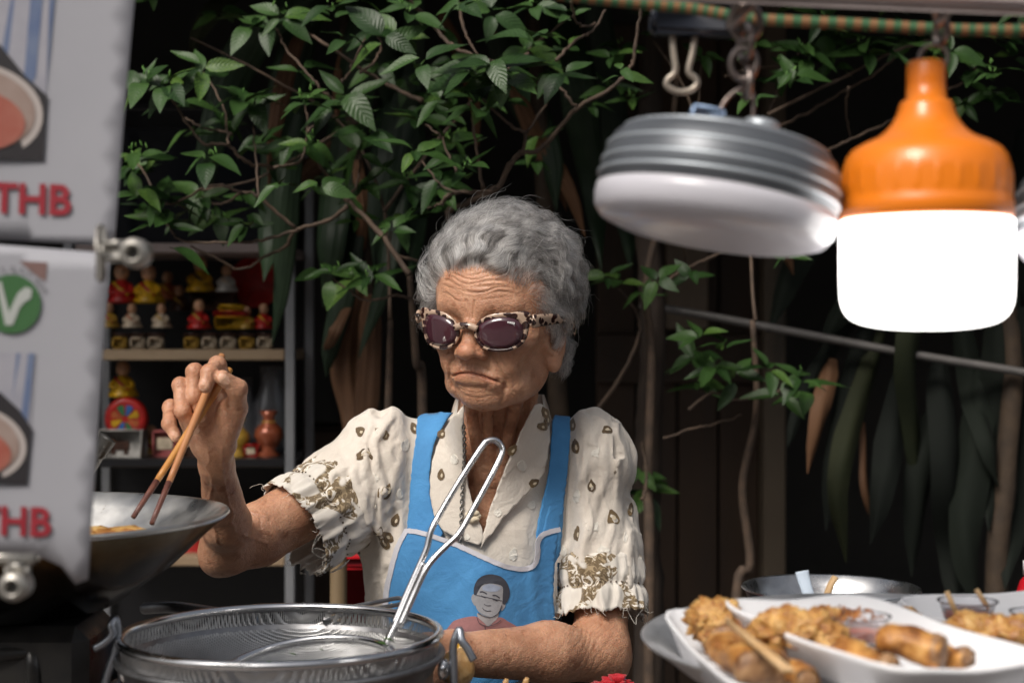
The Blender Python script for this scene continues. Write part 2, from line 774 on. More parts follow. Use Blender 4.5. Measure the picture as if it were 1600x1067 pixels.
def head_sdf(p):
    q = w2h(p)
    x, f, z = q[..., 0], q[..., 1], q[..., 2]
    qa = np.stack([np.abs(x), f, z], -1)
    d = ell(q, (0, -.008, .047), (.070, .092, .078))                      # cranium
    d = smin(d, ell(q, (0, .03, .062), (.061, .052, .055)), .03)          # forehead
    d = smin(d, ell(q, (0, .036, .004), (.0545, .052, .055)), .03)         # mid face
    d = smin(d, ell(q, (0, .037, -.037), (.0470, .044, .038)), .03)        # lower face
    d = smin(d, ell(qa, (.031, .014, -.034), (.019, .032, .026)), .03)    # jaw corner
    d = smin(d, ell(q, (0, .062, -.0575), (.0285, .021, .0175)), .016)      # chin
    d = smin(d, ell(qa, (.043, .056, -.002), (.019, .020, .016)), .018)   # cheekbone
    d = smin(d, ell(qa, (.0325, .066, -.020), (.0165, .017, .019)), .014)   # cheek pad
    d = smax(d, -ell(qa, (.0585, .047, -.026), (.010, .022, .020)), .020)   # sunken cheek
    d = smin(d, ell(qa, (.0345, .050, -.048), (.0150, .021, .015)), .014)   # jowl
    d = smin(d, cap(qa, (.013, .0800, .0455), (.042, .0675, .0460), .0082, .0070), .008)   # brow
    d = smax(d, -ell(qa, (.031, .0915, .023), (.019, .014, .0125)), .012) # eye socket
    d = smin(d, ell(qa, (.031, .071, .0215), (.0145, .0125, .011)), .006) # eyelid ball
    d = smin(d, cap(qa, (.012, .080, .0125), (.034, .0745, .0085), .0045, .004), .008)   # eye bag
    d = smin(d, ell(q, (0, .069, -.034), (.030, .019, .021)), .010)       # mouth mound
    # nose
    d = smin(d, chain(q, [(0, .080, .034), (0, .0905, .016), (0, .0985, .0015)], [.0068, .0076, .0092], .01), .007)
    d = smin(d, ell(q, (0, .1025, -.0022), (.0118, .0108, .0100)), .005)
    d = smin(d, ell(qa, (.0128, .0925, -.0042), (.0078, .0105, .0080)), .004)
    d = smax(d, -ell(qa, (.0066, .1005, -.0128), (.0042, .0055, .0050)), .003)
    # lips
    lipz = -.0285 - 8.5 * np.minimum(np.abs(x + .003), .033) ** 2 - .05 * np.maximum(x, 0)
    dl = np.stack([x, f, z - lipz], -1)
    d = smin(d, ell(dl, (0, .0835, .0032), (.024, .0045, .0036)), .007)
    d = smin(d, ell(dl, (0, .0842, -.0058), (.024, .0055, .0050)), .009)
    g = np.maximum(np.abs(z - lipz) - .0002, 0) ** 2 / .0013 ** 2
    win = np.clip((.031 - np.abs(x)) / .006, 0, 1) * (f > .05)
    d = d + .0024 * np.exp(-g) * win
    # ears
    for s in (1, -1):
        e = np.stack([x * s, f, z], -1) - np.array([.0555, .011, -.001], f32)
        c_, s_ = math.cos(.50), math.sin(.50)       # splay outward to the back
        ex = e[..., 0] * c_ + e[..., 1] * s_
        ef = -e[..., 0] * s_ + e[..., 1] * c_
        t_ = .18
        ez = e[..., 2] * math.cos(t_) + ef * math.sin(t_)
        ef = ef * math.cos(t_) - e[..., 2] * math.sin(t_)
        E = np.stack([ex, ef, ez], -1)
        body = ell(E, (.004, -.006, .004), (.0052, .0185, .034))
        th = np.linspace(-1.2, 4.0, 15)
        rim = None
        pts = [(.0085, -.006 + .0165 * math.cos(a) * (1 - .12 * (math.sin(a) < 0)), .009 + .0275 * math.sin(a)) for a in th]
        rim = chain(E, pts[1:-2], [.0033] * (len(pts) - 3), .002)
        lobe = ell(E, (.005, -.0010, -.0255), (.0052, .0100, .0125))
        conc = ell(E, (.0095, -.002, .000), (.0055, .0085, .0125))
        ear = smin(smin(body, rim, .004), lobe, .006)
        ear = smax(ear, -conc, .004)
        ear = smin(ear, ell(E, (.006, .0085, -.002), (.004, .005, .008)), .004)
        d = smin(d, ear, .0035)
    return d * f32(HS)


# limbs: pixel positions with depth
SH_R, EL_R, WR_R = P(614, 712, 1.83), P(345, 862, 1.70), P(337, 698, 1.565)
SH_L, EL_L, WR_L = P(938, 716, 1.83), P(944, 1024, 1.745), P(706, 1022, 1.63)
NK0, NK1 = P(782, 590, 1.765), P(776, 720, 1.815)


def arm_r_sdf(p):
    # right arm (raised, camera left)
    m = EL_R * .45 + WR_R * .55
    d = chain(p, [SH_R, EL_R * .8 + SH_R * .2 + np.array([0, 0, -.004])], [.040, .0335])
    d = smin(d, chain(p, [EL_R * .8 + SH_R * .2 + np.array([0, 0, -.004]), EL_R + np.array([.008, 0, .002])], [.0335, .0265]), .01)
    d = smin(d, chain(p, [EL_R + np.array([.004, 0, .006]), EL_R * .72 + WR_R * .28 + np.array([.008, 0, 0]), WR_R * .85 + EL_R * .15, WR_R], [.0245, .0248, .0165, .0150], .01), .016)
    d = smin(d, ell(p, EL_R + np.array([-.006, .004, -.008]), (.0165, .018, .0185)), .012)        # elbow point
    # tendons and a slack fold of the forearm
    ax = WR_R - EL_R
    for (ox, r0, t0) in ((-.0065, .0045, .25), (.0005, .0048, .2), (.0075, .0046, .32), (.0125, .004, .45)):
        a = EL_R + ax * t0 + np.array([ox * .9, -.0192, 0])
        b = WR_R + np.array([ox * .95, -.0142, .004])
        d = smin(d, cap(p, a, b, r0 * .8, r0), .0035)
    return d


def arm_l_sdf(p):
    d2 = chain(p, [SH_L, P(944, 900, 1.80), EL_L + np.array([-.006, 0, .012])], [.032, .031, .030], .02)
    mid = EL_L * .62 + WR_L * .38
    d2 = smin(d2, chain(p, [EL_L, mid + np.array([0, 0, .003]), WR_L], [.029, .0315, .022], .015), .02)
    d2 = smin(d2, ell(p, EL_L + np.array([.004, .006, -.012]), (.021, .022, .02)), .015)
    return d2


HJ = {   # right hand joints: pixel x, y, depth, radius
    'index': [(355, 606, 1.575, .0098), (340, 570, 1.534, .0086), (327, 582, 1.511, .0081), (321, 603, 1.504, .0075)],
    'middle': [(332, 600, 1.578, .0098), (304, 581, 1.537, .0084), (302, 620, 1.529, .0079), (313, 650, 1.533, .0070)],
    'ring': [(310, 612, 1.578, .0094), (282, 602, 1.535, .0082), (285, 642, 1.520, .0077), (303, 669, 1.527, .0069)],
    'pinky': [(292, 634, 1.572, .0086), (266, 636, 1.538, .0073), (264, 662, 1.520, .0068), (274, 682, 1.516, .0060)],
    'thumb': [(350, 676, 1.555, .0135), (371, 638, 1.542, .0105), (371, 607, 1.520, .0096), (348, 590, 1.509, .0082)],
}
HJ = {k: [(P(a, b, c), r * .93) for a, b, c, r in v] for k, v in HJ.items()}


def hand_r_sdf(p):
    d = None
    for k in ('index', 'middle', 'ring', 'pinky'):
        J = HJ[k]
        e = chain(p, [j[0] for j in J], [j[1] for j in J], .003)
        for j in J[1:3]:
            e = smin(e, ell(p, j[0], (j[1] * 1.12,) * 3), .003)
        d = e if d is None else smin(d, e, .0006)
    palm = None
    for k in ('index', 'middle', 'ring', 'pinky'):
        e = cap(p, WR_R + (HJ[k][0][0] - WR_R) * .12, HJ[k][0][0], .0145, .0102)
        palm = e if palm is None else smin(palm, e, .012)
    d = smin(d, palm, .0035)
    J = HJ['thumb']
    th = chain(p, [WR_R + np.array([.006, -.004, .006])] + [j[0] for j in J], [.0165] + [j[1] for j in J], .006)
    d = smin(d, th, .003)
    d = smin(d, ell(p, P(355, 654, 1.547), (.0130, .0135, .020)), .009)       # ball of the thumb
    d = smin(d, cap(p, P(297, 655, 1.566), P(318, 690, 1.560), .010, .013), .012)   # outer palm edge
    return d


def hand_l_sdf(p):
    base = WR_L
    d = None
    fw = nrm(P(632, 1042, 1.585) - WR_L)
    sd = np.array([0, 0, 1.0])
    dn = np.cross(fw, sd)
    for i, s in enumerate((.018, .004, -.010, -.024)):
        m = base + fw * .075 + sd * s
        L = (.036, .041, .038, .030)[i]
        a = m + fw * L * .8 + dn * .02 * (-1)
        b = a + fw * L * .45 + dn * -.022
        e = chain(p, [base + sd * s * .5, m, a, b], [.014, .0105, .009, .0075], .004)
        d = e if d is None else smin(d, e, .005)
    th = chain(p, [base + sd * .012, base + fw * .035 + sd * .016, base + fw * .075 + sd * .020], [.014, .012, .0085], .006)
    return smin(d, th, .008)


def upper_torso(p, g=0.0):
    d = ell(p, P(758, 808, 1.845), (.112 + g, .080 + g, .108 + g))
    d = smin(d, cap(p, SH_R + np.array([.022, .0, -.004]), SH_L + np.array([-.025, .0, 0]), .034 + g), .045)
    return d


def torso_sdf(p, g=0.0):
    return smin(upper_torso(p, g), ell(p, P(742, 970, 1.838), (.098 + g, .088 + g, .17 + g)), .06)


def neck_sdf(p):
    d = cap(p, NK0, NK1, .0425, .047)
    d = smin(d, cap(p, NK1, P(772, 790, 1.835), .045, .06), .03)
    # slack tendons at the throat and the collar bones
    for (a, b, r) in ((P(735, 640, 1.725), P(752, 745, 1.762), .007), (P(762, 640, 1.722), P(768, 735, 1.760), .0055),
                      (P(805, 635, 1.725), P(782, 745, 1.760), .0075), (P(832, 620, 1.745), P(800, 730, 1.768), .007)):
        d = smin(d, cap(p, a, b, r, r * .8), .010)
    d = smin(d, cap(p, P(760, 748, 1.772), P(700, 722, 1.795), .008, .007), .012)
    d = smin(d, cap(p, P(790, 748, 1.772), P(860, 722, 1.795), .008, .007), .012)
    return d


def chest_sdf(p):
    return smin(upper_torso(p), neck_sdf(p), .03)


def in_box(p, lo, hi):
    return ((p > np.asarray(lo, f32)) & (p < np.asarray(hi, f32))).all(-1)


def body_sdf(p):
    d = np.full(len(p), .06, f32)

    def join(m, fn, k):
        if m.any():
            d[m] = smin(d[m], fn(p[m]), k)
    mg = .035
    xs = p[:, 0]
    join(in_box(p, (-.20, 1.68, 0), (.18, 2.1, 1.36)), chest_sdf, .012)
    join(xs < SH_R[0] + .08, arm_r_sdf, .012)
    join(xs > -.16, arm_l_sdf, .012)
    join(((p - HC.astype(f32)) ** 2).sum(-1) < .165 ** 2, head_sdf, .014)
    join(((p - P(325, 630, 1.545).astype(f32)) ** 2).sum(-1) < .10 ** 2, hand_r_sdf, .012)
    join(((p - P(640, 1010, 1.59).astype(f32)) ** 2).sum(-1) < .13 ** 2, hand_l_sdf, .008)
    return d


# ------------------------------------------------------------------ wrinkles
def polydist(u, v, pts):
    d = np.full(u.shape, 9., f32)
    for (a, b), (c, e) in zip(pts[:-1], pts[1:]):
        bx, by = c - a, e - b
        t = np.clip(((u - a) * bx + (v - b) * by) / (bx * bx + by * by), 0, 1)
        d = np.minimum(d, np.hypot(u - a - t * bx, v - b - t * by))
    return d


def face_relief(V):
    q = w2h(V.astype(f32))
    x, f, z = q[:, 0], q[:, 1], q[:, 2]
    front = np.clip((f - .015) / .02, 0, 1)
    rs = np.random.RandomState(11)
    D = np.zeros(len(V), f32)
    wob = vnoise(q * 55) * .0011 + vnoise(q * 120, 3) * .0005
    # forehead: six wavy furrows arching over the brows
    for i in range(7):
        z0 = .0545 + i * .0047
        ph = rs.rand() * 6
        g = z0 - .0025 * np.cos(x * 95) + .0012 * np.sin(x * 150 + ph) + wob
        c = .004 * (rs.rand() - .5)
        hw = .047 - .002 * abs(i - 2)
        w = np.clip((hw - np.abs(x - c)) / .012, 0, 1) * front
        dep = (.0010, .0013, .0013, .0012, .0010, .0008, .0005)[i]
        dz = z - g
        dep = dep * np.clip(.75 + .9 * vnoise(q * 42 + i * 7.3, 15), .1, 1.4)
        D += w * (-dep * np.exp(-(dz / .0009) ** 2) + dep * .5 * np.exp(-((dz - .0026) / .0018) ** 2))
    ax = np.abs(x)

    def groove(pts, dep, sg, bulge=.12, sym=True, jit=1.0):
        u = (ax if sym else x) + wob * jit
        d = polydist(u, z + wob * jit, pts)
        return front * (-dep * np.exp(-(d / sg) ** 2) + bulge * dep * np.exp(-((d - 2.2 * sg) / (1.4 * sg)) ** 2))
    D += groove([(.0155, .000), (.0235, -.010), (.030, -.022), (.0345, -.036), (.034, -.047)], .0022, .0018, 0)
    D += groove([(.0275, -.0345), (.0315, -.044), (.0300, -.056), (.0255, -.064)], .0012, .0018, 0)
    D += groove([(.0385, -.012), (.0425, -.028), (.0420, -.044)], .0005, .0016)
    D += groove([(.046, -.006), (.0495, -.024), (.047, -.042)], .0004, .0016)
    D += groove([(.030, -.006), (.037, -.018), (.0395, -.034)], .0007, .0012)
    D += groove([(0, -.0455), (.012, -.0445), (.021, -.0415)], .0013, .0028, .15)
    D += groove([(0, -.0515), (.010, -.0500), (.019, -.0475)], .0004, .0012, .2)
    D += groove([(0, -.0575), (.009, -.0565), (.016, -.0535)], .0004, .0012, .2)
    D += groove([(0, -.0185), (.010, -.0200), (.020, -.0250)], .0009, .0013)
    D += groove([(.004, -.0225), (.014, -.0240), (.022, -.0280)], .0007, .0011)
    D += groove([(.003, .034), (.0035, .043), (.005, .052)], .0013, .0013)
    D += groove([(0, .0265), (.006, .0275), (.011, .026)], .0009, .0012)
    for k in range(5):        # crow's feet and fine cheek lines
        zz = .026 - .007 * k
        D += groove([(.050, .020 - .002 * k), (.056, zz + .002), (.062, zz)], .0003, .0010, .2)
    for k in range(9):        # upright lip lines
        xx = -.022 + .0055 * k + .002 * (rs.rand() - .5)
        D += groove([(xx, -.029), (xx * 1.12, -.0165)], .0005, .0009, .5, False, .6)
    for k in range(10):       # slack lines running down cheek and chin
        x0, z0 = .012 + .034 * rs.rand(), -.030 - .028 * rs.rand()
        s = 1 if rs.rand() > .5 else -1
        u = [(s * x0, z0), (s * (x0 + .004), z0 - .008), (s * (x0 + .003 - .006 * rs.rand()), z0 - .017)]
        D += groove(u, .0005, .0011, 0, False)
    r1 = 1 - np.abs(vnoise(q * np.array([150, 150, 210], f32), 7))
    r2 = 1 - np.abs(vnoise(q * np.array([330, 330, 260], f32), 9))
    D += front * (-.00022 * np.clip(r1 - .72, 0, 1) / .28 - .00022 * np.clip(r2 - .7, 0, 1) / .3)
    D += front * .0005 * fbm(q * 45, 2, 4)
    return D * f32(HS)


def skin_relief(V, px):
    """wrinkles of head, neck and arms"""
    D = np.zeros(len(V), f32)
    q = w2h(V.astype(f32))
    inhead = (q[:, 2] > -.068) & (np.abs(q[:, 0]) < .062) & (q[:, 1] > 0)
    D[inhead] = face_relief(V[inhead])
    arms = ((px[:, 0] < 560) | (px[:, 1] > 880)) & (V[:, 1] < 1.80)
    p = V[arms].astype(f32)
    fore = px[arms, 0] < 400
    st = np.where(fore[:, None], np.array([260, 200, 90], f32), np.array([110, 200, 260], f32))
    n1 = 1 - np.abs(vnoise(p * st * .55 + vnoise(p * 60)[:, None] * .7, 2))
    n2 = 1 - np.abs(vnoise(p * st[:, [2, 1, 0]] * .9 + vnoise(p * 80, 5)[:, None], 6))
    D[arms] += -.00030 * np.clip(n1 - .66, 0, 1) / .34 - .00020 * np.clip(n2 - .7, 0, 1) / .3 + .0006 * fbm(p * 40, 2)
    # loose folds in the crook of both elbows
    for c, w, k in ((P(392, 812, 1.68), .026, (330, 0, 80)), (P(905, 1010, 1.72), .034, (300, 0, -210))):
        m = np.exp(-(((p - c.astype(f32)) ** 2).sum(-1) / w ** 2))
        ph = p[:, 0] * k[0] + p[:, 2] * k[2] + vnoise(p * 55) * 1.6
        D[arms] += -.0011 * m * np.clip(np.sin(ph * 2.2), 0, 1) ** 4
    # creases over the finger joints, veins on the forearm
    hd = (px[:, 0] < 400) & (px[:, 1] < 720)
    p = V[hd]
    E = np.zeros(len(p), f32)
    for k, v in HJ.items():
        for i in (1, 2):
            ax_ = nrm(v[i + 1][0] - v[i - 1][0])
            dv = p - v[i][0]
            t_ = dv @ ax_
            near = np.exp(-((dv ** 2).sum(1) / .0115 ** 2) ** 3)
            for o_ in (-.0026, -.0007, .0013, .0032):
                E += (-.00042 * near * np.exp(-((t_ - o_ + .0006 * vnoise(p * 260)) / .00065) ** 2)).astype(f32)
    D[hd] += E
    fa = (px[:, 0] < 420) & (px[:, 1] > 690) & (V[:, 1] < 1.72)
    u, v_ = px[fa, 0] + 5 * vnoise(V[fa] * 55, 2), px[fa, 1]
    for pl in ([(322, 700), (330, 750), (326, 800), (340, 850)], [(344, 700), (348, 740), (360, 790), (362, 830)], [(330, 752), (350, 778)], [(392, 800), (430, 812), (470, 806)], [(380, 836), (420, 850), (480, 850)]):
        D[fa] += (.0011 * np.exp(-(polydist(u, v_, pl) / 2.6) ** 2)).astype(f32)
    nk = (~inhead) & (~arms) & (q[:, 2] < -.07) & (px[:, 1] > 560) & (px[:, 0] > 650) & (px[:, 0] < 900)
    p = V[nk].astype(f32)
    n1 = 1 - np.abs(vnoise(p * np.array([190, 120, 50], f32) + vnoise(p * 50)[:, None] * .8, 8))
    n2 = 1 - np.abs(vnoise(p * np.array([90, 90, 260], f32), 4))
    D[nk] += -.0009 * np.clip(n1 - .6, 0, 1) / .4 - .0005 * np.clip(n2 - .7, 0, 1) / .3
    return D


def mat_skin():
    m, nt, b = new_mat('skin')
    L = nt.links.new
    co = coords(nt, 'Object')
    att = node(nt, 'ShaderNodeAttribute', attribute_name='tint')
    n1 = node(nt, 'ShaderNodeTexNoise', Scale=26.0, Detail=6.0, Roughness=.62)
    n2 = node(nt, 'ShaderNodeTexNoise', Scale=130.0, Detail=5.0, Roughness=.65)
    n3 = node(nt, 'ShaderNodeTexNoise', Scale=62.0, Detail=3.0, Roughness=.5)
    for n in (n1, n2, n3):
        L(co, n.inputs['Vector'])
    r1 = ramp(nt, [(.28, (.400, .198, .118)), (.5, (.510, .276, .172)), (.74, (.605, .350, .228))])
    L(n1.outputs[0], r1.inputs[0])
    r2 = ramp(nt, [(.3, (.86, .80, .77)), (.6, (1.05, 1.03, 1.02))])
    L(n2.outputs[0], r2.inputs[0])
    mx = node(nt, 'ShaderNodeMix', data_type='RGBA', blend_type='MULTIPLY')
    mx.inputs[0].default_value = .8
    L(r1.outputs[0], mx.inputs[6])
    L(r2.outputs[0], mx.inputs[7])
    r3 = ramp(nt, [(.60, (1, 1, 1)), (.68, (.66, .54, .47))])          # age spots
    L(n3.outputs[0], r3.inputs[0])
    mx2 = node(nt, 'ShaderNodeMix', data_type='RGBA', blend_type='MULTIPLY')
    mx2.inputs[0].default_value = .75
    L(mx.outputs[2], mx2.inputs[6])
    L(r3.outputs[0], mx2.inputs[7])
    mx3 = node(nt, 'ShaderNodeMix', data_type='RGBA', blend_type='MULTIPLY')
    mx3.inputs[0].default_value = 1
    L(mx2.outputs[2], mx3.inputs[6])
    L(att.outputs['Color'], mx3.inputs[7])
    L(mx3.outputs[2], b.inputs['Base Color'])
    b.inputs['Subsurface Weight'].default_value = .28
    b.inputs['Subsurface Radius'].default_value = (1.0, .35, .18)
    b.inputs['Subsurface Scale'].default_value = .004
    b.inputs['Specular IOR Level'].default_value = .38
    rr = ramp(nt, [(.3, (.33,) * 3), (.7, (.47,) * 3)])
    L(n2.outputs[0], rr.inputs[0])
    L(rr.outputs[0], b.inputs['Roughness'])
    v = node(nt, 'ShaderNodeTexVoronoi', Scale=620.0)
    L(co, v.inputs['Vector'])
    n4 = node(nt, 'ShaderNodeTexNoise', Scale=340.0, Detail=4.0)
    L(co, n4.inputs['Vector'])
    ad = node(nt, 'ShaderNodeMath', operation='ADD')
    L(v.outputs[0], ad.inputs[0])
    L(n4.outputs[0], ad.inputs[1])
    ve = node(nt, 'ShaderNodeTexVoronoi', Scale=230.0, feature='DISTANCE_TO_EDGE')
    wob = node(nt, 'ShaderNodeMapping')
    wob.inputs['Scale'].default_value = (1.0, 1.0, 1.5)
    L(co, wob.inputs[0])
    L(wob.outputs[0], ve.inputs['Vector'])
    mr = node(nt, 'ShaderNodeMapRange')
    mr.inputs['From Max'].default_value = .22
    mr.inputs['To Max'].default_value = .8
    L(ve.outputs['Distance'], mr.inputs[0])
    ad2 = node(nt, 'ShaderNodeMath', operation='ADD')
    L(ad.outputs[0], ad2.inputs[0])
    L(mr.outputs[0], ad2.inputs[1])
    bp = node(nt, 'ShaderNodeBump', Strength=.30, Distance=.0009)
    L(ad2.outputs[0], bp.inputs['Height'])
    L(bp.outputs[0], b.inputs['Normal'])
    return m


WOMAN = thing('person', 'elderly woman with grey hair in a cream blouse and blue apron holding chopsticks', 'person', (P(770, 600, 1.84)[0], 1.84, 0.0))


def mesh_normals(V, F):
    a = V[F[:, 2]] - V[F[:, 0]]
    b = V[F[:, 3]] - V[F[:, 1]]
    n = np.cross(a, b)
    N = np.zeros_like(V)
    for k in range(4):
        for c in range(3):
            N[:, c] += np.bincount(F[:, k], n[:, c], len(V))
    return (N / (np.linalg.norm(N, axis=1, keepdims=True) + 1e-12)).astype(f32)


def build_body():
    V, F = extract(body_sdf, axis_steps([(-.385, -.245, .0012), (-.245, -.12, .0018), (-.12, .105, .00125), (.105, .18, .0022)]),
                   axis_steps([(1.46, 1.82, .0015), (1.82, 1.95, .0025)]), axis_steps([(.83, 1.00, .002), (1.00, 1.11, .0016), (1.11, 1.43, .00125)]))
    px = PX(V)
    N = mesh_normals(V, F)
    V = V + N * skin_relief(V, px)[:, None]
    o = mesh_obj('body', V, F, mat_skin(), WOMAN)
    # skin tint: lips, the darker line between them, brows, nails, reddish knuckles and nose
    q = w2h(V)
    x, f, z = q[:, 0], q[:, 1], q[:, 2]
    T = np.ones((len(V), 4), f32)

    def mulc(w, c):
        T[:, :3] *= 1 - w[:, None] * (1 - np.array(c, f32))
    lipz = -.0285 - 8.5 * np.minimum(np.abs(x + .003), .033) ** 2 - .05 * np.maximum(x, 0)
    w = np.exp(-((z - lipz + .0005) / .0050) ** 2) * np.clip((.028 - np.abs(x)) / .008, 0, 1) * (f > .06)
    mulc(w * .75, (.86, .66, .66))
    w = np.exp(-((z - lipz) / .0011) ** 2) * np.clip((.030 - np.abs(x)) / .005, 0, 1) * (f > .06)
    mulc(w * .7, (.45, .30, .30))
    w = np.exp(-((z - .047 + .22 * np.maximum(np.abs(x) - .030, 0)) / .0045) ** 2) * np.clip((np.abs(x) - .008) / .006, 0, 1) * np.clip((.050 - np.abs(x)) / .01, 0, 1) * (f > .04)
    mulc(w * np.clip(.5 + vnoise(q * 300), 0, 1) * .5, (.62, .62, .66))
    w = np.exp(-((x / .014) ** 2 + ((z - .0) / .011) ** 2)) * (f > .08)
    mulc(w * .6, (1.0, .80, .74))
    w = np.exp(-(((np.abs(x) - .045) / .012) ** 2 + ((z + .008) / .012) ** 2)) * (f > .04)
    mulc(w * .4, (1.0, .86, .80))
    w = np.exp(-(((x - .052) / .005) ** 2 + ((z - .004) / .0045) ** 2)) * (f > .03)
    mulc(w * .8, (.55, .50, .50))
    for k, v in HJ.items():
        a, b = v[2][0], v[3][0]
        ax = nrm(b - a)
        tip = b + ax * v[3][1] * .15
        dv = V - tip
        out = nrm(np.array([-.15, -1, .15]) - ax * np.dot(np.array([-.15, -1, .15]), ax))
        sidev = np.cross(ax, out)
        al, up_, sd_ = dv @ ax, dv @ out, dv @ sidev
        w = np.clip((1 - (al / .0068) ** 2 - (sd_ / .0052) ** 2) * 4, 0, 1) * (up_ > v[3][1] * .35)
        T[:, :3] = T[:, :3] * (1 - w[:, None] * .8) + w[:, None] * .8 * np.array([1.45, 1.70, 1.95], f32)
        for j in v[1:3]:
            w = np.exp(-((V - j[0]) ** 2).sum(1) / .010 ** 2)
            mulc(w * .35, (1.0, .80, .74))
    me = o.data
    at = me.color_attributes.new('tint', 'FLOAT_COLOR', 'POINT')
    at.data.foreach_set('color', T.ravel())
    return o


# ------------------------------------------------------------------ hair
def mat_hair():
    m = bpy.data.materials.new('grey_hair')
    m.use_nodes = True
    nt = m.node_tree
    nt.nodes.clear()
    out = nt.nodes.new('ShaderNodeOutputMaterial')
    h = nt.nodes.new('ShaderNodeBsdfHairPrincipled')
    h.parametrization = 'COLOR'
    hi = node(nt, 'ShaderNodeAttribute', attribute_name='tone')
    rp = ramp(nt, [(0, (.022, .020, .019)), (.28, (.095, .087, .082)), (.58, (.34, .32, .305)), (1, (.92, .89, .86))])
    nt.links.new(hi.outputs['Fac'], rp.inputs[0])
    hinf = nt.nodes.new('ShaderNodeHairInfo')           # roots are darker than the ends
    ri = ramp(nt, [(0, (.74, .73, .72)), (.35, (.88, .88, .88)), (1, (1, 1, 1))])
    nt.links.new(hinf.outputs['Intercept'], ri.inputs[0])
    mxh = node(nt, 'ShaderNodeMix', data_type='RGBA', blend_type='MULTIPLY')
    mxh.inputs[0].default_value = 1
    nt.links.new(rp.outputs[0], mxh.inputs[6])
    nt.links.new(ri.outputs[0], mxh.inputs[7])
    nt.links.new(mxh.outputs[2], h.inputs['Color'])
    h.inputs['Roughness'].default_value = .38
    h.inputs['Radial Roughness'].default_value = .45
    h.inputs['Random Roughness'].default_value = .2
    nt.links.new(h.outputs[0], out.inputs['Surface'])
    return m


HAIR_C = np.array([0, -.008, .049])
HAIR_R = np.array([.0705, .0925, .0775])


def on_head(q, only_inside=False):
    """move points in head space onto the head's surface (or only those under it)"""
    W = h2w(q).astype(f32)
    d = head_sdf(W)
    sel = np.nonzero((d < .0006) if only_inside else np.ones(len(d), bool))[0]
    for _ in range(2):
        g = grad(head_sdf, W[sel], .0015)
        W[sel] -= (head_sdf(W[sel]) - (.0008 if only_inside else 0))[:, None] * g
    return np.asarray(w2h(W), float)


